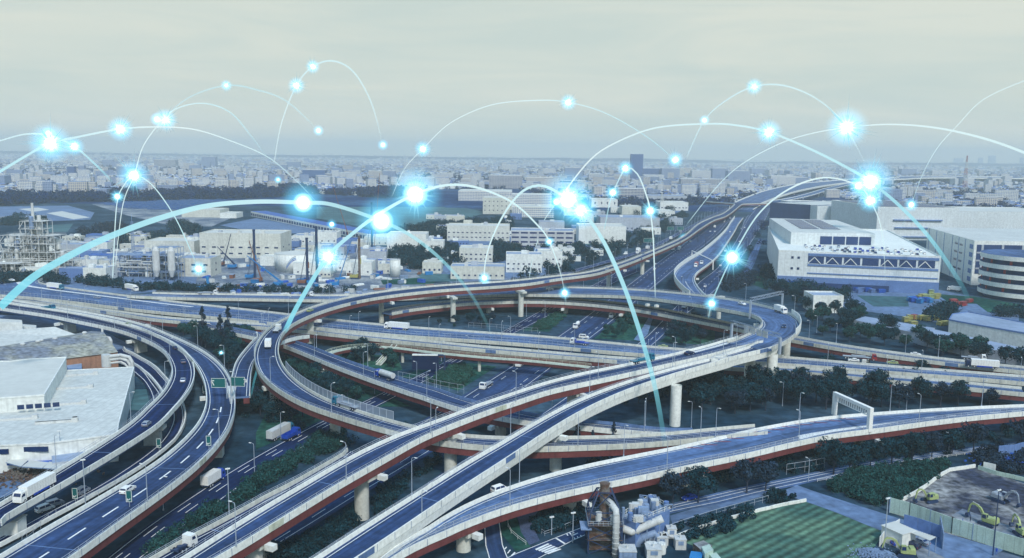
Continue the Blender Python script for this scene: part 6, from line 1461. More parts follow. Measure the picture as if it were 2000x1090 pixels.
# piling rigs and crawler cranes on the building site
def crawler(e,paint):
    b=MB()
    for s in (-1.7,1.7): b.box((0,s,.6),(6,.9,1.2)); 
    b.build('track','dark_steel',e); b=MB(); b.box((-1,0,2.3),(6,3.2,2)); b.box((1.8,1,2.6),(1.6,1.2,2.4)); b.build('cabin',paint,e)
def rig(x,y,ytop,paint,mast,label,lean=0,jib=None,rz=0):
    p=P(x,y,0); h_=topz(x,ytop,p.y); e=empty('piling_rig' if jib is None else 'crawler_crane',tuple(p),label,'piling rig' if jib is None else 'crane',rz=rz); crawler(e,paint)
    if jib is None:
        b=MB(); b.tube([(3.2,0,.5),(3.2+lean,0,h_)],.95,8); b.box((3.2,0,h_*.98),(1.8,1.2,1.2)); b.build('leader','dark_steel' if mast=='dark' else mast,e); b=MB(); b.bar((-2,1.2,2.5),(3+lean*.8,.2,h_*.8),.28); b.bar((-2,-1.2,2.5),(3+lean*.8,-.2,h_*.8),.28); b.build('back_stay','dark_steel',e); b=MB(); b.box((3.9,0,h_*.42),(1.2,1.2,4.5)); b.build('hammer',paint,e)
    else:
        b=MB(); n=14; tip=V((jib,0,h_)); a0=V((2,0,2.5))
        for s in (-.6,.6):
            for dz in (0,1.1): b.bar(a0+V((0,s,dz)),tip+V((0,s*.3,0)),.4)
            for i in range(n): q=a0.lerp(tip,i/n); r2=a0.lerp(tip,(i+1)/n); b.bar(q+V((0,s,0)),r2+V((0,s,1.0*(1-i/n))),.14)
        b.build('jib',mast,e); b=MB(); b.bar((-3,0,3),tip,.12); b.bar(tip,(tip.x,0,tip.z*.35),.1); b.build('cable','dark_steel',e)
rig(490,545,448,'crane_blue','dark','tall dark piling rig in front of the cream factory')
rig(592,556,464,'crane_orange','dark','dark piling rig with orange base left of the big tank')
rig(611,556,442,'crane_blue','dark','dark rig mast standing right behind the orange one')
rig(694,545,460,'paint_yellow','rust','yellow and brown piling rig in the middle of the site')
rig(720,498,395,'crane_blue','dark','distant dark rig against the green sports ground')
rig(397,568,541,'crane_blue','crane_blue','small blue rig under the glowing node at the plant edge')
rig(432,520,456,'crane_orange','dark_steel','lattice crawler crane leaning right by the cream factory',jib=9,rz=0)
rig(455,525,482,'crane_blue','dark_steel','blue crawler crane leaning left on the site',jib=-12)
rig(505,552,470,'crane_orange','crane_orange','orange crawler crane with steep jib',jib=-6)
rig(545,560,500,'crane_blue','crane_blue','turquoise crawler crane with long sloping jib',jib=-22)
rig(655,560,468,'crane_blue','crane_blue','turquoise crane just right of the crossing glow',jib=12)
rig(640,536,480,'crane_blue','crane_blue','turquoise crane behind the bright node',jib=7)
p=P(655,440,0); 
for x,y,ytop,jb,lb in ((678,470,365,-14,'red and white lattice crane leaning left over the sports ground'),(727,488,338,8,'thin red tipped lattice crane pointing right at the sky'),(1186,402,372,7,'dark thin crane by the small climbing node')):
    rig(x,y,ytop,'crane_blue','crane_orange' if x<1000 else 'dark_steel',lb,jib=jb)
# clutter of the site: containers, cabins, pipe stacks
rc=random.Random(21); CL=[]
for k in range(115):
    x=rc.uniform(400,840); y=rc.uniform(508,582); 
    if not clear(P(x,y,0).x,P(x,y,0).y,8,4) or not free(P(x,y,0).x,P(x,y,0).y,3): continue
    CL.append((x,y))
CL.sort(); names={'container':('container','cargo container'),'cabin':('site_cabin','site cabin'),'pipes':('pipe_stack','pipe stack')}
for i,(x,y) in enumerate(CL):
    k=rc.choice(['container','cabin','pipes','container']); mt=rc.choice(['crane_blue','tarp_blue','wall_white','steel_light','wall_white','crane_orange','steel_grey']); p=P(x,y,0); cn={'crane_blue':'turquoise','tarp_blue':'blue','wall_white':'white','steel_light':'pale grey','crane_orange':'orange','steel_grey':'grey'}[mt]
    e=empty(names[k][0],tuple(p),f'{cn} {names[k][1]} on the building site, {ordw(i)} from the left',names[k][1],'gear scattered over the building site',rz=rc.uniform(0,3)); b=MB()
    if k=='container': b.box((0,0,1.3),(6,2.4,2.6)); b.build('body',mt,e); b=MB(); [b.box((-2.7+j*.6,-1.22,1.3),(.08,.05,2.4)) for j in range(10)]; b.build('rib',mt,e)
    elif k=='cabin': b.box((0,0,1.4),(5,2.6,2.8)); b.build('wall',mt,e); b=MB(); b.box((0,0,2.9),(5.4,3,.2)); b.build('roof','roof_grey',e); b=MB(); b.box((-1.2,-1.32,1.6),(1.2,.06,.9)); b.build('window','glass',e)
    else:
        for j in range(4): b.cyl((-4,j*.8-1.2,.4),(4,j*.8-1.2,.4),.38,n=8)
        for j in range(3): b.cyl((-4,j*.8-.8,1.05),(4,j*.8-.8,1.05),.38,n=8)
        b.build('pipe',mt,e)
# ---------------------------------------------------------------- excavators
def excavator(p,rz,paint,label,s=1.0):
    e=empty('excavator',tuple(p),label,'excavator',rz=rz); e.scale=(s,s,s)
    for y in (-1.2,1.2):
        b=MB(); pr=[(-1.9,.15),(-1.6,0),(1.6,0),(1.9,.15),(2.0,.45),(1.7,.85),(-1.7,.85),(-2.0,.45)]; k=len(b.v)
        for q in (-.28,.28):
            for x,z in pr: b.v.append((x,y+q,z))
        n=8; b.face(tuple(range(n))); b.face(tuple(2*n-1-i for i in range(n)))
        for i in range(n): b.face((i,(i+1)%n,n+(i+1)%n,n+i))
        b.build('track','dark_steel',e)
    b=MB(); b.box((-.7,0,1.55),(3.0,2.5,1.0),taper=.94); b.box((-1.5,0,2.15),(1.3,2.3,.5),taper=.85); b.cyl((0,0,.7),(0,0,1.1),.8,n=12); b.build('body',paint,e)
    b=MB(); b.box((.55,.7,2.05),(1.3,1.0,1.8),taper=.88); c_=b.build('cab',paint,e); b=MB()
    b.box((.58,.7,2.3),(1.34,.85,.9),taper=.92); b.box((.55,.7,2.3),(1.0,1.04,.9),taper=.9); b.build('cab_window','glass',c_)
    b=MB(); b.tube([(.8,-.2,1.5),(2.2,-.2,3.6),(3.4,-.2,4.2),(4.6,-.2,3.9)],[.28,.34,.3,.2],4); b.build('boom',paint,e)
    b=MB(); b.tube([(4.1,-.2,4.4),(4.7,-.2,3.6),(5.2,-.2,1.5)],[.16,.26,.16],4); b.build('arm',paint,e)
    b=MB(); b.bar((1.3,-.2,1.6),(2.6,-.2,3.4),.2); b.bar((2.6,-.2,4.3),(4.2,-.2,4.6),.18); b.build('hydraulic_ram','steel_light',e)
    b=MB(); k=[(5.0,1.5),(5.6,1.3),(5.7,.7),(5.1,.3),(4.6,.7),(4.9,1.0)]; 
    for y in (-.75,.35):
        for x,z in k: b.v.append((x,y,z))
    b.face(tuple(range(6))); b.face(tuple(11-i for i in range(6)))
    for i in range(6): b.face((i,(i+1)%6,6+(i+1)%6,6+i))
    b.build('bucket','dark_steel',e); return e
for rg,x,y,a,pt,lb,s in (('l',1145,690,200,'paint_lime','yellow excavator by the low wall at the edge of the muddy site',.95),('l',1560,855,125,'paint_lime','yellow excavator with raised boom in the middle of the muddy site',1.05),('l',1650,690,-60,'paint_silver','grey excavator working on the dark mud',1.0),('l',1800,930,90,'paint_lime','yellow excavator cut off by the right edge',.95),('l',970,1075,170,'paint_lime','yellow excavator with dark cab in front of the carport',1.0),
    ('b',1710,1065,10,'paint_lime','small lime excavator behind the back ramp',1.1),('b',1610,1120,10,'paint_lime','x',1)):
    if lb=='x': continue
    X_,Y_=at(rg,x,y); excavator(P(X_,Y_,.12),R(a),pt,lb,s)
# stacked yellow, blue and green machinery in the yards
rk=random.Random(4)
def heap(rg,x0,x1,y0,y1,n,mts,grp,nm,cat,lb,hz_=(2,3.2)):
    L_=sorted([(rk.uniform(x0,x1),rk.uniform(y0,y1)) for _ in range(n)])
    for i,(x,y) in enumerate(L_):
        X_,Y_=at(rg,x,y); m_=rk.choice(mts); p=P(X_,Y_,.1); e=empty(nm,tuple(p),f'{lb}, {ordw(i)} from the left',cat,grp,rz=rk.uniform(0,.6)); b=MB(); w_,d_,h_=rk.uniform(3,6),rk.uniform(2,3),rk.uniform(*hz_)
        for sx in (-1,1):
            for sy in (-1,1): b.bar((sx*w_/2,sy*d_/2,0),(sx*w_/2,sy*d_/2,h_),.3)
        for z in (h_*.35,h_*.7,h_): b.box((0,0,z),(w_,d_,.35))
        b.build('frame',m_,e); b=MB(); b.box((0,0,h_*.3),(w_*.8,d_*.8,h_*.5)); b.build('load',m_,e)
heap('h',960,1280,335,395,9,['paint_yellow','paint_yellow','paint_red'],'yellow machinery stored beside the long shed','lifting_frame','machinery','yellow lifting frame stored beside the open shed')
heap('h',1330,1470,400,445,8,['paint_yellow'],'yellow machinery stored before the white shed','lifting_frame','machinery','yellow lifting frame stored before the white shed')
heap('h',1000,1150,205,235,9,['tarp_blue','crane_blue'],'blue crates in the yard','crate_stack','crates','blue crate stack in the warehouse yard')
heap('h',1070,1230,160,200,8,['paint_yellow','paint_lime'],'yellow crates in the yard','crate_stack','crates','yellow crate stack in the warehouse yard')
heap('h',600,860,140,160,9,['tarp_blue','wall_slate'],'blue crates by the loading bays','crate_stack','crates','dark blue crate stack by the loading bays')
heap('h',1280,1430,215,250,7,['tarp_blue','paint_red'],'mixed crates beside the scrub','crate_stack','crates','red and blue crate stack beside the scrub slope')
# ---------------------------------------------------------------- footbridges
def footbridge(L,Rr,z,label,girder,piers,ds=3):
    r=Road('fb'+label[:4],L,Rr,z,ds,3); r.drop=1.1; o=V((r.c[0].x,r.c[0].y,0)); e=empty('footbridge',(0,0,0),label,'footbridge'); b=MB(); b.strip([r.at(i,-1,0,-1.1) for i in range(r.n)],[r.at(i,1,0,-1.1) for i in range(r.n)]); b.build('deck','concrete_stained',e)
    b=MB(); r.sweep(b,[(-1,.0,-1.15),(1,0,-1.15),(1,-.2,-2.4),(-1,.2,-2.4)]); b.build('girder',girder,e)
    for sd in (-1,1):
        b=MB(); b.tube([r.at(i,sd) for i in range(r.n)],.1,4); b.tube([r.at(i,sd,0,-.5) for i in range(r.n)],.06,4)
        for i in range(r.n): b.bar(r.at(i,sd,0,-1.2),r.at(i,sd),.1)
        b.build('railing','concrete_stained',e)
    for x,y in piers:
        i=min(range(r.n),key=lambda i:abs(proj(r.c[i])[0]-x)); c=r.c[i]; b=MB(); b.cyl((c.x,c.y,0),(c.x,c.y,c.z-2.4),.7,n=12); b.build('pier','concrete',e)
    return r,e
fb,fe=footbridge('f 490,565 560,535 680,515 850,512 980,513 1150,540 1450,570 1817,602 g 0,597 300,625 560,655','f 520,580 590,550 700,530 850,526 980,530 1150,557 1450,588 1817,620 g 0,615 300,645 560,672',7.5,'long footbridge with pale railings on a red girder below the decks','red_steel',((717,690),(790,690),(935,700),(1130,720)))
p0=P(*at('f',985,535),6.4); p1=P(*at('f',868,665),.2); dv=V((p1.x-p0.x,p1.y-p0.y,0)); b=MB(); nst=22; sd=V((-dv.y,dv.x,0)).normalized()
for i in range(nst): q=p0.lerp(p1,(i+.5)/nst); b.box((q.x,q.y,q.z-.1),(dv.length/nst*1.05,2.4,.25),math.atan2(dv.y,dv.x))
b.build('stair','concrete_stained',fe); b=MB()
for s in (-1.3,1.3): 
    b.tube([p0+sd*s+V((0,0,1.1)),p1+sd*s+V((0,0,1.1))],.14,4); b.tube([p0+sd*s,p1+sd*s],.2,4)
    for i in range(12): q=p0.lerp(p1,i/11)+sd*s; b.bar(q,q+V((0,0,1.1)),.1)
b.build('stair_railing','concrete_pale',fe)
footbridge('y 0,880 100,860 250,870 380,930 470,1000','y 20,905 120,885 230,895 340,950 415,1015',5,'small arched footbridge half hidden by trees under the white ramp','red_steel',((1385,755),))
# ---------------------------------------------------------------- the plant at the bottom centre
d0=P(1178,1090,0).y+4
def W(x,y,dd=0): return PD(x,y,d0+dd)
base=W(1178,1130); base=V((base.x,base.y,0)); e=empty('scrubber_tower',tuple(base),'rusty chimney in a steel lattice tower with a fat bent duct','industrial tower'); o=base
zt=W(1183,950).z; b=MB(); b.cyl((0,2,0),(0,2,zt),1.15,n=20); b.cyl((0,2,zt-.15),(0,2,zt+.1),1.28,n=20); b.cyl((0,2,zt-2),(0,2,zt-1.7),1.3,n=20); b.build('chimney','rust',e)
b=MB(); zz=[0,3.6,7.2,10.2,zt-1.8]; hw=[4,4,4,3.6,1.7]
for i in range(4):
    a,c=hw[i],hw[i+1]
    for sx,sy in ((-1,-1),(1,-1),(1,1),(-1,1)): b.bar((sx*a,2+sy*a,zz[i]),(sx*c,2+sy*c,zz[i+1]),.4)
    for (sx,sy),(tx,ty) in (((-1,-1),(1,-1)),((1,-1),(1,1)),((1,1),(-1,1)),((-1,1),(-1,-1))): b.bar((sx*a,2+sy*a,zz[i]),(tx*c,2+ty*c,zz[i+1]),.22); b.bar((tx*a,2+ty*a,zz[i]),(sx*c,2+sy*c,zz[i+1]),.22); b.bar((sx*c,2+sy*c,zz[i+1]),(tx*c,2+ty*c,zz[i+1]),.3)
b.build('lattice','dark_steel',e)
for z in (3.6,7.2): b=MB(); b.box((0,2,z),(8.4,8.4,.18)); b.build('platform','rust',e)
b=MB()
for z in (7.2,):
    for s in (-1,1):
        for hh in (.6,1.15): b.bar((-4.2,2+s*4.2,z+hh),(4.2,2+s*4.2,z+hh),.09); b.bar((s*4.2,-2.2,z+hh),(s*4.2,6.2,z+hh),.09)
        for k in range(8): b.bar((-4.2+k*1.2,2+s*4.2,z),(-4.2+k*1.2,2+s*4.2,z+1.15),.08)
b.build('railing','rail',e); b=MB(); b.box((-.3,3.0,3.4),(6.6,5.6,6.8)); b.build('corrugated_wall','rust',e); b=MB(); b.box((-4.6,0,6.3),(2.6,5,.2),0); b.build('canopy_roof','steel_grey',e)
b=MB(); b.cyl((-1.6,-1.2,8.2),(-1.6,-1.2,10.2),.8,n=14); b.cyl((-1.6,-1.2,8.2),(-1.6,-1.2,7.3),.8,.3,14); b.cyl((1.6,-1.4,7.3),(1.6,-1.4,9.6),.5,n=12); b.build('hopper','steel_light',e)
def W2(x,y,dd): q=W(x,y,dd)-o; return q
b=MB(); q=[W2(1186,977,1.5),W2(1194,984,0),W2(1203,997,-2),W2(1204,1010,-3),W2(1204,1100,-3)]; b.tube([q[0],q[1],q[2],q[3]],.78,14); b.build('duct','steel_light',e,True)
b=MB(); b.tube([q[2].lerp(q[3],.6),q[3],V((q[3].x,q[3].y,0))],.8,14); 
for k in range(7): z=.8+k*1.3; b.cyl((q[3].x,q[3].y,z),(q[3].x,q[3].y,z+.12),.88,n=14)
b.build('vertical_duct','steel_light',e,True)
# platform building
pts=[PD(*at('k',870,850),d0+6),PD(*at('k',1120,760),d0+14)]
zr=W(*at('k',1000,740),12).z
def PZ(rg,x,y,z): return P(*at(rg,x,y),z)
zr=6.2
c4=[PZ('k',775,800,zr),PZ('k',880,842,zr),PZ('k',1120,745,zr),PZ('k',985,668,zr)]; o2=sum(c4,V())/4; o2.z=0; e=empty('plant_building',tuple(o2),'square plant building with cluttered roof deck, railings and yellow pipes','building'); b=MB(); b.prism([q-o2 for q in c4],0,zr,0,1); b.build('wall',['wall_slate','roof_grey'],e)
b=MB(); r4=[q-o2 for q in c4]
for p0,p1 in zip(r4,r4[1:]+r4[:1]):
    for hh in (.6,1.2): b.bar(V((p0.x,p0.y,zr+hh)),V((p1.x,p1.y,zr+hh)),.12)
    for k in range(6): q=p0.lerp(p1,k/6); b.bar((q.x,q.y,zr),(q.x,q.y,zr+1.2),.12)
b.build('railing','concrete_pale',e); rr=random.Random(5); cx=sum((q for q in r4),V())/4
for k in range(26):
    u_,v_=rr.random(),rr.random(); q=r4[0].lerp(r4[1],u_).lerp(r4[3].lerp(r4[2],u_),v_); b=MB(); hh=rr.uniform(.8,3)
    if rr.random()<.5: b.cyl((q.x,q.y,zr),(q.x,q.y,zr+hh),rr.uniform(.3,.8),n=10)
    else: b.box((q.x,q.y,zr+hh/2),(rr.uniform(.8,2.4),rr.uniform(.8,2),hh))
    b.build('roof_unit',rr.choice(['steel_light','steel_grey','steel_grey','wall_slate','steel_light']),e)
b=MB()
for k in range(12):
    u_,v_=rr.random(),rr.random(); q=r4[0].lerp(r4[1],u_).lerp(r4[3].lerp(r4[2],u_),v_); q2=q+V((rr.uniform(-3,3),rr.uniform(-1,1),0)); z=zr+rr.uniform(.6,2.4); b.tube([(q.x,q.y,zr),(q.x,q.y,z),(q2.x,q2.y,z),(q2.x,q2.y,zr)],.16,6)
b.build('pipework','steel_grey',e)
e=empty('pipe_bridge',tuple(o2),'two huge insulated ducts, silver above dark, below the plant building','duct')
for pth,mt,rd in (('k 785,880 850,905 930,870 1070,808',  'steel_light',.95),('k 885,1060 890,980 930,945 1010,915 1040,960 1035,1010','steel_grey',.95)):
    pp=[PD(*q,d0+3)-o2 for q in px(pth)]; pp=catmull(pp,1.5); b=MB(); b.tube(pp,rd,16); 
    f=b.build('duct',mt,e,True); b=MB()
    for i in range(2,len(pp)-1,3): dd=(pp[i+1]-pp[i]).normalized()*.12; b.cyl(pp[i]-dd,pp[i]+dd,rd+.1,n=16)
    b.build('duct_ring',mt,f)
b=MB()
for q in px('k 800,890 880,890 960,860 1050,820 900,1000 1030,1000'): w_=PD(*q,d0+3)-o2; b.bar((w_.x,w_.y,0),(w_.x,w_.y,max(.3,w_.z-.8)),.3)
b.build('support','steel_grey',e)
for i,(x,y,dd,w_,h_,mt) in enumerate(((1075,940,4,2.1,20,'steel_light'),(1130,900,8,2.3,22,'wall_white'),(1190,1035,2,2.6,13,'steel_light'),(815,1085,-4,4,6,'steel_grey'),(1060,980,3,2.4,17,'steel_light'),(1000,1080,-3,3.5,8,'steel_light'))):
    q=PD(*at('k',x,y),d0+dd); q.z=max(q.z,2.5); e=empty('filter_unit',(q.x,q.y,0),['slim white filter box left of the ducts','tallest white filter box beside the railing','wide white filter box at the conveyor foot','low grey box at the foot of the chimney','thin silver filter between the boxes','low silver tank house at the bottom edge'][i],'filter unit'); b=MB(); b.box((0,0,q.z/2),(w_,w_,q.z)); b.build('casing',mt,e); b=MB(); b.box((0,0,q.z+.08),(w_+.2,w_+.2,.16)); b.cyl((0,0,q.z),(0,0,q.z+.8),.25,n=10); b.build('top_unit','steel_light',e); b=MB(); b.box((0,-w_/2-.05,q.z*.7),(w_*.5,.1,1)); b.build('access_panel','steel_grey',e)
for i,(x,y) in enumerate(((1005,1020),(975,1050),(1060,1040))):
    q=PD(*at('k',x,y),d0-1); q.z=max(q.z,2.4); e=empty('storage_tank',(q.x,q.y,0),['small white dosing tank, rear left of the three','small white dosing tank, front of the three','small white dosing tank, right of the three'][i],'tank'); b=MB(); b.cyl((0,0,0),(0,0,q.z),1.1,n=18); b.sphere((0,0,q.z),1.1,16,sz=.4); b.build('shell','wall_white',e); b=MB()
    for k in range(10): a=k*math.pi/5; b.bar((math.cos(a)*1.1,math.sin(a)*1.1,q.z),(math.cos(a)*1.1,math.sin(a)*1.1,q.z+1),.09)
    b.build('railing','rail',e)
q0=PD(*at('k',1110,930),d0+5); q1=PD(*at('k',1230,985),d0+8); q2=PD(*at('k',1310,945),d0+9); e=empty('conveyor',(q1.x,q1.y,0),'white pipe conveyor leading to the scrap grab','conveyor'); o3=V((q1.x,q1.y,0)); b=MB(); b.tube([q0-o3,q1-o3],.35,10); b.build('pipe','steel_light',e); b=MB(); b.bar(q1-o3,q2-o3,.4); b.bar(q1-o3+V((0,0,1)),q2-o3+V((0,0,.3)),.3); b.build('boom','dark_steel',e); b=MB(); b.bar((0,0,0),q1-o3,.8); w_=q2-o3; b.bar((w_.x,w_.y,0),w_,.4); b.build('support','steel_grey',e)
for pxs,z,lb,mt in (('k 1285,985 1360,965 1420,1000 1340,1030',3.2,'patched rust and silver shed roof beside the crop field','rust'),('k 1345,1010 1400,990 1430,1030 1370,1060',3.6,'small turquoise hut beside the crop field','panel_green'),('k 1270,1040 1360,1050 1330,1130 1250,1120',2.6,'dark green container at the bottom edge','crane_blue'),('k 1400,1060 1450,1050 1500,1110 1440,1120',2.8,'pale turquoise roof at the bottom edge by the field','panel_green')):
    prismpx(pxs,z,mt,mt if mt!='rust' else 'roof_rust',lb,'hut','hut')
# ---------------------------------------------------------------- the muddy site: hoarding, low walls, carport
def wallline(pxs,z0,h,mt,label,name='hoarding',cat='fence',t=.2,posts=None):
    pts=[P(x,y,z0) for x,y in px(pxs)]; o=pts[0].copy(); e=empty(name,tuple(o),label,cat); b=MB()
    for a,c in zip(pts,pts[1:]):
        n=max(1,int((c-a).length/2)); 
        for i in range(n): p=a.lerp(c,(i+.5)/n)-o; d=c-a; b.box((p.x,p.y,h/2+(.03 if i%2 else 0)),(d.length/n*.97,t+(.04 if i%2 else 0),h),math.atan2(d.y,d.x))
    b.build('panel',mt,e)
    if posts:
        b=MB()
        for a,c in zip(pts,pts[1:]):
            n=max(1,int((c-a).length/posts))
            for i in range(n+1): p=a.lerp(c,i/n)-o; b.box((p.x,p.y,h/2),(.2,.35,h+.2))
        b.build('post','steel_grey',e)
    return e
wallline('l 860,765 1000,805 1300,915 1600,1010 1817,1075 2000,1130',.1,4.2,'panel_green','tall pale green sheet hoarding along the lane to the muddy site',posts=4)
wallline('l 925,705 1040,640 1120,590 1210,520 1290,475 1380,462 1470,448',.1,1.1,'concrete_pale','low white kerb wall around the left side of the muddy site','low_wall','wall',.35)
wallline('l 1490,458 1620,500 1817,545 1950,570',.1,1.2,'panel_green','low pale wall along the back of the muddy site','low_wall','wall',.3)
wallline('l 1525,455 1615,475',.1,2.2,'wall_white','short white panel fence behind the muddy site','panel_fence','fence')
wallline('l 1630,390 1740,380 1817,360 1950,350',.1,4.5,'wall_slate','blue grey sheet fence around the scrap at the right edge','sheet_fence','fence')
wallline('l -20,752 100,722 270,690',.1,.9,'concrete_pale','low white wall on the far edge of the crop field, left of the lane','low_wall','wall',.3)
wallline('k 1165,948 1300,895 1500,830 1700,775 1817,745',.1,.9,'concrete_pale','low white wall curving along the far edge of the crop field','low_wall','wall',.3)
for lb,pxs,h,mt in (('wire fence between the field and the side road','k 1120,900 1200,870 1450,790 1817,690',1.8,'rail'),('green wire fence under the near ramp by the junction','l 130,500 260,480 400,455',3.4,'rail'),('pipe rail around the street corner garden','z 1110,700 1150,730 1400,640 1640,540',1.2,'rail'),('white guard rail round the grass corner','z 740,430 700,520 700,620 740,700 820,770 920,840',1.0,'paint_white'),('white picket rail along the tree lined road','l 350,550 500,525 700,495 900,455 1100,405 1480,345',.8,'paint_white'),('mesh fence along the left edge of the expressway','u -300,560 0,400 u 360,400',2.2,'rail'),
    ('mesh fence above the wide deck left of the carriageways','t 900,325 1200,345 1400,370 1635,385',2.5,'rail'),('mesh fence above the straight ramp','t 150,880 350,920 600,985 850,1030',3.2,'rail'),('mesh fence along the left carriageway','j -30,0 200,-60 500,-130',1.8,'rail'),('mesh fence beside the sunken road','i 160,1000 400,800 700,660 900,540',2.2,'rail')):
    pts=[P(x,y,8 if 'deck' in lb or 'straight ramp' in lb else .1) for x,y in px(pxs)]
    if lb.startswith('mesh fence along the left'): continue
    fence_line(pts,h,lb,mt,step=3)
# noise screen inside the loop
b=MB(); r=ROADS['R3']; sA=stn('R3','f',220,700); sB=stn('R3','f',1050,1060); 
e=empty('noise_screen',(0,0,0),'tall translucent noise screen on the inner edge of the big loop','noise screen'); A_=[];B_=[];d=sA
while d<sB: A_.append(r.ats(d,-1,-.2,-.1)); B_.append(r.ats(d,-1,-.2,2.6)); d+=3
b.strip(A_,B_); b.build('panel','noise_panel',e); b=MB(); [b.bar(a,c,.16) for a,c in zip(A_,B_)]; b.tube(B_,.09,4); b.build('post','rail',e)
# big white noise wall at the ring's right end
for rd,k,sa_,sb_,h_,lb in (('F',1,stn('F','y',1110,190),stn('F','y',1080,400),2.2,'solid white noise wall on the outer curve of the ring'),('R2',1,.5,stn('R2','y',415,440),1.6,'solid white noise wall on the inner side where the ring splits')):
    r=ROADS[rd]; sa_,sb_=min(sa_,sb_),max(sa_,sb_); i0=int(np.searchsorted(r.s,sa_)); i1=min(r.n-1,int(np.searchsorted(r.s,sb_)))
    if i1<=i0+1: continue
    b=MB(); r.sweep(b,[(k,-.12,.0),(k,-.12,h_),(k,.14,h_),(k,.14,-.6),(k,.05,-.6)],i0=i0,i1=i1); o_=b.build('noise_wall','concrete_pale'); tag(o_,lb,'noise wall')
# far viaduct noise walls
# carport with cars at bottom right
e=empty('carport',tuple(P(*at('l',1060,990),0)),'open carport with corrugated white roof sheltering cars','carport'); o=V(e.location); c4=[P(*at('l',q[0],q[1]),4) for q in ((915,870),(960,862),(1195,940),(1150,965))]; b=MB(); 
for i in range(14):
    a=c4[0].lerp(c4[3],i/14)-o; a2=c4[0].lerp(c4[3],(i+.85)/14)-o; c=c4[1].lerp(c4[2],i/14)-o; c2=c4[1].lerp(c4[2],(i+.85)/14)-o; k=len(b.v); b.quad(a,a2,c2,c); b.quad(a-V((0,0,.15)),a2-V((0,0,.15)),c2-V((0,0,.15)),c-V((0,0,.15)))
b.build('roof','roof_white',e); b=MB()
for q in c4: w_=q-o; b.bar((w_.x,w_.y,0),(w_.x,w_.y,4),.25)
b.build('post','steel_grey',e)
p=P(*at('l',920,985),0); e=empty('storage_hut',tuple(p),'white storage hut beside the carport','hut'); b=MB(); b.box((0,0,1.9),(5,6,3.8),.5); b.build('wall','wall_white',e); b=MB(); b.box((0,0,3.95),(5.3,6.3,.25),.5); b.build('roof','roof_white',e); b=MB(); b.box((-.6,-3.05,1.3),(1.2,.1,2.3),.0); b.build('door','steel_grey',e)
p=P(*at('l',1225,1020),0); wallline('l 1215,895 1240,1030',.1,4,'steel_grey','dark steel gate closing the carport yard','gate','gate')
wallline('l 960,862 1060,890 1160,925 1230,950',.1,3.2,'wall_slate','dark sheet fence behind the carport','sheet_fence','fence')
wallline('l 790,1010 850,930 930,880',.1,2.6,'wall_white','white sheet fence left of the storage hut','sheet_fence','fence')
for k,pt,x,y,a,lb in (('sedan','paint_silver',1080,985,120,'silver car under the carport roof'),('suv','paint_black',1010,1010,120,'black car parked in front of the carport'),('hatch','paint_blue',930,1000,10,'blue small car beside the storage hut')):
    X_,Y_=at('l',x,y); veh(k,pt,None,X_,Y_,0,lb,z=.12,ang=a)
b=MB(); rr=random.Random(9)
for k in range(900):
    x=rr.gauss(0,1);y=rr.gauss(0,1); s=rr.uniform(.1,.35); z=max(0,1.6*(1-(x*x+y*y)/4)); b.box((x*2.6,y*2.2,z*.7),(s,s,s),rr.random()*3)
o=b.build('gravel_heap','steel_grey'); o.location=P(*at('l',770,1078),0); o['kind']='stuff'; o['label']='heap of grey rubble beside the yellow excavator'
b=MB()
for k in range(700):
    x=rr.gauss(0,1);y=rr.gauss(0,1); s=rr.uniform(.15,.6); b.box((x*7,y*5,abs(rr.gauss(.4,.5))),(s*2,s,s),rr.random()*3)
o=b.build('debris',['rust']); o.location=P(*at('i',190,500),0); o['kind']='stuff'; o['label']='scrap heap in the yard below the white canopies'
b=MB()
for k in range(500):
    x=rr.gauss(0,1);y=rr.gauss(0,1); s=rr.uniform(.15,.5); b.box((x*6,y*3,abs(rr.gauss(.5,.6))),(s*2,s,s),rr.random()*3)
o=b.build('debris',['tarp_blue']); o.location=P(*at('l',1790,420),0); o['kind']='stuff'; o['label']='blue tarpaulin covered scrap at the right edge'
for x,y,lb,mt in ((640,0,0,0),):
    p=P(*at('i',90,930),0); e=empty('control_cabinet',tuple(p),'white concrete cabin at the left bottom edge under the ramps','cabin'); b=MB(); b.box((0,0,2.2),(5,4,4.4)); b.build('wall','wall_white',e); b=MB(); b.box((0,0,4.5),(5.4,4.4,.25)); b.build('roof','concrete',e)
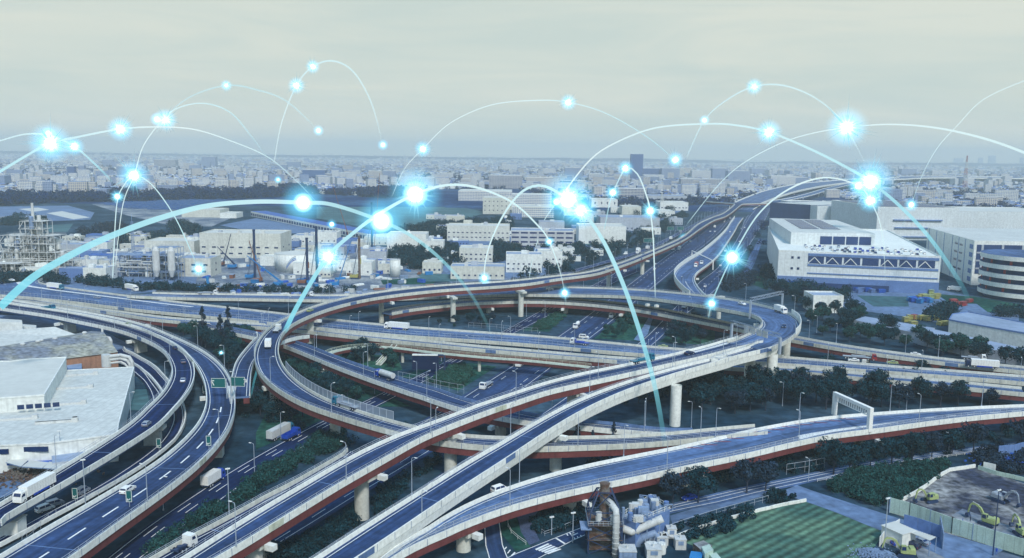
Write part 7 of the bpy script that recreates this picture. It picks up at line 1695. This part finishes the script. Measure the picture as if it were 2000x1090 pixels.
# people
def person(p,rz,top,leg,label,s=1.0):
    e=bpy.data.meshes.new('person'); b=MB(); 
    V_=[(0,0,.93),(0,0,1.15),(0,0,1.38),(0,0,1.5),(0,.02,1.62),(0,.02,1.72),(.1,0,.88),(.12,.05,.5),(.13,0,.08),(.13,.14,.04),(-.1,0,.88),(-.12,-.02,.5),(-.13,-.08,.08),(-.13,.06,.04),(.19,0,1.4),(.25,.03,1.12),(.24,.14,.9),(-.19,0,1.4),(-.25,0,1.12),(-.22,.12,.92)]
    E_=[(0,1),(1,2),(2,3),(3,4),(4,5),(0,6),(6,7),(7,8),(8,9),(0,10),(10,11),(11,12),(12,13),(2,14),(14,15),(15,16),(2,17),(17,18),(18,19)]
    Rd=[.15,.14,.17,.06,.1,.09,.1,.065,.05,.045,.1,.065,.05,.045,.06,.045,.035,.06,.045,.035]
    e.from_pydata(V_,E_,[]); o=bpy.data.objects.new('person',e); col.objects.link(o); m_=o.modifiers.new('s','SKIN'); 
    for v,r_ in zip(e.skin_vertices[0].data if e.skin_vertices else [],Rd): v.radius=(r_,r_*.8)
    if not e.skin_vertices:
        bpy.context.view_layer.objects.active=o; bpy.ops.object.select_all(action='DESELECT'); o.select_set(True); bpy.ops.mesh.customdata_skin_add()
        for v,r_ in zip(e.skin_vertices[0].data,Rd): v.radius=(r_,r_*.8)
    e.skin_vertices[0].data[0].use_root=True; sb=o.modifiers.new('d','SUBSURF'); sb.levels=1; sb.render_levels=1; e.materials.append(M[top]); o.location=p; o.rotation_euler=(0,0,rz); o.scale=(s,s,s); tag(o,label,'person')
for i,(rg,x,y,z,tp,lb) in enumerate((('l',1435,830,.15,'paint_black','person in dark clothes standing beside the raised excavator'),('l',1380,850,.15,'paint_blue','person in blue bending over by the excavator tracks'),('l',1620,1065,.15,'paint_blue','person in blue walking along the lane by the dark pole'))):
    X_,Y_=at(rg,x,y); person(P(X_,Y_,z),random.random()*6,tp,None,lb)
# ---------------------------------------------------------------- arcs of light standing over the town, with starlike nodes
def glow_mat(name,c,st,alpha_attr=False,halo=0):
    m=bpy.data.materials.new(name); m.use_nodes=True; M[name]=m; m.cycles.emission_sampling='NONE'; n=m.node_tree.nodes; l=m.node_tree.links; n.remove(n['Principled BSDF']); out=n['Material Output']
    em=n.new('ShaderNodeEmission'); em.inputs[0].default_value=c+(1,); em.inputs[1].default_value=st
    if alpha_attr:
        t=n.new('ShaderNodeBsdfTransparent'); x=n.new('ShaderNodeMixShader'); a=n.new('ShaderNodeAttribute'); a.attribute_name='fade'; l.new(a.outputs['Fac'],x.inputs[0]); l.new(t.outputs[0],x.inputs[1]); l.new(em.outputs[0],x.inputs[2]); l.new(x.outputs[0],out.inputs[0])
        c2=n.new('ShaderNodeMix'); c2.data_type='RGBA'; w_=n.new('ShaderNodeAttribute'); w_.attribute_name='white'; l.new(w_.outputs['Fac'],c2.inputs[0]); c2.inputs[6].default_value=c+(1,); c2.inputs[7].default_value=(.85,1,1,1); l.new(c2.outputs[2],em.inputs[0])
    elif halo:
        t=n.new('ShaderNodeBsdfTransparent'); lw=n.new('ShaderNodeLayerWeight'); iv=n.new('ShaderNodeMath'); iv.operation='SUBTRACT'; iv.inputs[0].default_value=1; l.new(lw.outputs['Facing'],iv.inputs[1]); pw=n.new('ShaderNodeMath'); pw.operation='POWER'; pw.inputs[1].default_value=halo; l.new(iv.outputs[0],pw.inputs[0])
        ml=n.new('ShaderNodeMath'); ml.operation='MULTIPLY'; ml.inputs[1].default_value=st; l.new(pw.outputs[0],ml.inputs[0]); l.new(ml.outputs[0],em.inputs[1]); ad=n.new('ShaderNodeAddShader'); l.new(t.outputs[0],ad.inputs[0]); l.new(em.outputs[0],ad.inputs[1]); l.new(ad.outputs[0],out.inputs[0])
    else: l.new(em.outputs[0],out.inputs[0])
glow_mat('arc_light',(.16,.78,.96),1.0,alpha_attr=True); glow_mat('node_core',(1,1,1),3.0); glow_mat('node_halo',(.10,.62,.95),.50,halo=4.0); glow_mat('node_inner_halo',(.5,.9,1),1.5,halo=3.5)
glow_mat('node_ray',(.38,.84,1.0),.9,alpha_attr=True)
# points | widths in picture pixels (start, middle, end) | opacity (start, middle, end) | whiteness | label
ARCS='''0,600 60,545 120,508 200,468 300,430 400,403 500,394 592,396 650,400 745,432 810,465 870,515 920,575 950,630 965,668|20,11,7|.6,.75,.12|.1,.7,.1|broad cyan light arc rising from the lower left edge over the chemical plant
555,650 585,590 640,502 690,455 745,415 810,380 870,362 930,366 1000,395 1050,440 1073,472 1095,535 1108,600|12,7,1.5|.55,.9,.8|.1,.8,.8|bright arc from the big loop over the centre down to the ring
945,548 950,500 970,445 1000,395 1030,368 1065,364 1110,390 1135,410 1175,465 1215,550 1250,650 1280,760 1300,875|2,10,12|.9,.75,.15|.9,.5,.05|thick arc falling from the double node across the white ramp
220,545 222,500 228,400 240,365 262,343 290,355 320,390 350,440 388,525|2,2.6,2.6|.8,.9,.7|.8,.8,.5|thin arc from the left starburst down to the cream plant building
225,520 240,400 262,343 280,285 318,234 350,210 400,202 450,220 490,265 525,312|1.6,2.5,4|.6,.9,.2|.9,.9,.5|tall thin arc rising through the left starburst into the sky
-20,280 0,275 50,262 97,265 145,286 190,325 222,358|3,4,5|.8,.9,.25|.8,.8,.2|short arc at the left edge through the largest left node
-20,346 0,335 50,305 97,280 150,268 235,252 310,248 380,253 450,275 520,305 570,345 612,388 640,425|7,3,1.4|.8,.95,.3|.5,1,.6|long shallow arc from the left edge over the skyline to the sports ground
305,262 318,234 370,190 442,167 500,175 560,198 622,255|3,4,3.5|.25,.35,.3|.7,.6,.7|faint pale arc high over the left skyline
535,320 550,240 579,167 611,130 650,119 690,140 725,200 748,283|1.5,4,3|.5,.8,.3|.9,.8,.8|highest narrow arc standing over the centre left
765,385 790,330 826,291 880,240 960,205 1050,196 1110,200 1180,220 1260,265 1318,313 1355,355|1.5,2.8,2|.4,.9,.3|.9,.9,.4|high wide arc over the middle of the skyline
1095,385 1150,315 1200,280 1280,250 1380,242 1440,245 1502,258 1580,290 1650,325 1700,355 1760,405 1820,470 1880,560 1892,595|3,5,11|.9,.9,.2|1,.7,.0|great arc from the double node over the right skyline down to the yard
1340,440 1400,365 1450,320 1520,282 1580,262 1654,249 1740,243 1830,250 1920,270 2000,298 2080,335|1.4,3,7|.5,.95,.9|.7,.95,.8|long thin arc rising through the spiky node to the right edge
1340,310 1376,235 1420,195 1473,169 1530,167 1590,190 1640,232 1675,290 1692,325|3,4,2|.25,.75,.4|.7,.8,.8|faint arc standing over the right skyline
1180,450 1190,400 1198,375 1222,329 1245,340 1262,380 1270,412 1276,470 1280,585|3,3.5,2.6|.25,.95,.8|.5,.9,.8|narrow arc beside the tall tower coming down on the ring
1383,625 1390,592 1405,555 1430,503 1480,420 1540,370 1610,347 1675,362 1700,392 1722,450 1730,552|3,4,2|.4,.95,.4|.4,.9,.8|arc from the ring over the dark warehouse to its yard
1758,450 1780,400 1800,345 1830,290 1870,245 1920,195 2000,158 2060,140|1,1.8,2.2|.2,.8,.9|.5,.9,.9|thin arc climbing out of the right edge of the picture
1034,545 1037,520 1050,470 1062,432 1088,394|1.4,1.6,2|.6,.8,.9|.8,.8,.8|short thin arc running up into the double node
490,775 500,730 515,690 540,650 560,625|4,7,9|.06,.2,.4|0,0,.1|faint lower tail of the bright arc on the big loop'''
AP=[]
def tri(v,t): return v[0]+(v[1]-v[0])*min(1,t*2) if t<.5 else v[1]+(v[2]-v[1])*(t-.5)*2
def gdep(x,y,dft):
    h_=287+.0125*x; return .8*161500/(y-h_) if y-h_>70 else dft
for ln in ARCS.split('\n'):
    ps,ws_,al,wh,lb=ln.split('|'); pp=px(ps); ws_,al,wh=[list(map(float,s.split(','))) for s in (ws_,al,wh)]
    far=1150; d0_=gdep(*pp[0],far); d1_=gdep(*pp[-1],far)
    if ps.startswith('0,600'): d0_=300
    if '1300,875' in ps: d1_=225
    if ps.startswith('490,775'): d1_=470
    if ps.startswith('-20'): d0_=700 if '346' in ps[:8] else 900; 
    d0_,d1_=[min(1300,q) for q in (d0_,d1_)]
    p3=[V((x,y,0)) for x,y in pp]; p3=catmull(p3,9); n=len(p3); pts=[];rad=[];ds_=[]
    for i,q in enumerate(p3):
        t=i/(n-1); d=d0_+(d1_-d0_)*t; p=PD(q.x,q.y,d); pts.append(p); rad.append(tri(ws_,t)*.5*d/FP*.80); AP.append((q.x,q.y,d))
    o0=pts[0].copy(); o0.z=0; b=MB(); k=8; b.tube([p-o0 for p in pts],rad,k); o=b.build('light_arc','arc_light',None,True); o.location=o0; tag(o,lb,'light arc')
    me=o.data; fa=me.attributes.new('fade','FLOAT','POINT'); wa=me.attributes.new('white','FLOAT','POINT'); A_=[];B_=[]
    for i in range(n):
        t=i/(n-1); a=tri(al,t); e0=min(1,t/.03+ (0 if pp[0][0]>0 else 1)) ; e1=min(1,(1-t)/.16+(0 if pp[-1][0]<2000 else 1)); a*=min(1,e0)*min(1,e1); A_+=[a]*k; B_+=[tri(wh,t)]*k
    fa.data.foreach_set('value',A_); wa.data.foreach_set('value',B_)
NODES='''98,280,13,52 largest node at the far left, at the crossing of two arcs
95,261,5,0 small round node touching the top of the largest left node
145,286,7,22 small node just right of the largest left node
235,252,9,32 spiky node on the long shallow arc over the left skyline
307,233,5,0 dim small node beside the spiky pair node on the left skyline
323,234,8,34 spiky node where the faint arc and the tall thin arc meet
442,167,4,14 dim node at the top of the faint pale arc
579,167,6,24 node low on the highest narrow arc
611,130,5,20 node near the crest of the highest narrow arc
622,255,4,0 dim node at the right foot of the faint pale arc
748,283,4,0 dim node at the right foot of the highest narrow arc
826,291,6,24 node low on the high wide arc
261,343,10,44 left starburst over the town
229,384,5,20 small blue node on the dark wood at the left
388,525,6,16 node at the foot of the thin arc by the plant building
592,396,14,0 round bright node at the crest of the broad cyan arc
745,432,17,0 large round node where the broad arc and bright arc cross
811,380,18,40 biggest round node left of the picture centre
641,502,11,22 bright node over the turquoise cranes
648,438,4,0 tiny node on the market shed roof
543,351,3,10 tiny faint node in the left town
946,543,5,12 upper of two small nodes at the works road
946,556,5,12 lower of two small nodes at the works road
1110,390,18,40 large node of the bright pair, the left one
1135,412,12,28 second node of the bright pair, lower right
1087,394,6,10 small node just left of the bright pair
1073,472,4,12 small node on the grey office wall
1103,572,5,16 small node on the back of the ring deck
1110,200,6,24 node on the high wide arc in mid sky
1222,329,6,22 node beside the tall dark tower
1197,376,6,22 climbing node left of the school like block
1270,412,7,26 node above the white store
1319,312,6,24 node at the right foot of the high wide arc
1335,465,4,10 tiny node on the approach lanes
1376,235,4,0 dim node on the left flank of the faint right arc
1473,169,6,20 node near the crest of the faint right arc
1502,258,9,34 spiky node on the great arc
1390,593,6,20 node on the far ring deck
1430,503,11,38 spiky node over the frontage road
1654,249,13,52 big spiky node high over the right skyline
1700,355,15,54 biggest right starburst over the far viaduct
1677,363,7,16 small node left of the right starburst
1700,392,9,28 node under the right starburst
1780,400,5,16 small node on the striped solar roof
432,689,2,8 tiny pale node among the conifers'''
rr=random.Random(77)
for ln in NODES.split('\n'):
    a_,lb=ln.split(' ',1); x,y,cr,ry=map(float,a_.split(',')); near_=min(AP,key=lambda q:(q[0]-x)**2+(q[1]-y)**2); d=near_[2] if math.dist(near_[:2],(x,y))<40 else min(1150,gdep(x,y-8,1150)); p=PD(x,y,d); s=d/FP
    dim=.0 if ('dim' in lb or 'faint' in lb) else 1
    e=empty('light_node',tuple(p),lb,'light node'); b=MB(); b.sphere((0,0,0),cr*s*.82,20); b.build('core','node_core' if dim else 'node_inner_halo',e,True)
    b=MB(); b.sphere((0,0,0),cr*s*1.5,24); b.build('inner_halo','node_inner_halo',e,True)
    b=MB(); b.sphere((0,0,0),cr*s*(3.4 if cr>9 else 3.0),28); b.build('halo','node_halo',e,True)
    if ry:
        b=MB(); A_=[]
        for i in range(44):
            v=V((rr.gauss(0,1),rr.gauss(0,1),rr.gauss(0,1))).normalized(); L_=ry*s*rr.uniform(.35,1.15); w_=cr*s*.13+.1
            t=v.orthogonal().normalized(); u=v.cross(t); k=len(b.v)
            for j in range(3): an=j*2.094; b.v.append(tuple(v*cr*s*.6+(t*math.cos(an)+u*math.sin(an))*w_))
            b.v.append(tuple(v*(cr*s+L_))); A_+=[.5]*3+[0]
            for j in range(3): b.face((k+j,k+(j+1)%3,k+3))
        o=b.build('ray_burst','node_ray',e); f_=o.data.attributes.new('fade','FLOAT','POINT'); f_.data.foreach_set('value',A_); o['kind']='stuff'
# ---------------------------------------------------------------- haze
hm=bpy.data.materials.new('haze'); hm.use_nodes=True; hn=hm.node_tree.nodes; hn.remove(hn['Principled BSDF'])
pv=hn.new('ShaderNodeVolumePrincipled'); pv.inputs['Color'].default_value=(.82,.92,.90,1); pv.inputs['Density'].default_value=HAZE; pv.inputs['Anisotropy'].default_value=0.0
hm.node_tree.links.new(pv.outputs[0],hn['Material Output'].inputs['Volume'])
b=MB(); b.box((0,6300,117),(19000,13400,236)); o=b.build('haze',hm); o['kind']='stuff'; o['label']='pale blue haze lying over the whole plain'
for o in [q for q in col.objects if q.parent is None and q.type=='EMPTY' and q.name.split('.')[0] in('broadleaf_tree','conifer','shrub','car','van','truck','tank_truck','flatbed_truck','truck_cab','street_lamp') and not q.get('label')]:
    def _rm(q):
        for k in list(q.children): _rm(k)
        bpy.data.objects.remove(q)
    _rm(o)
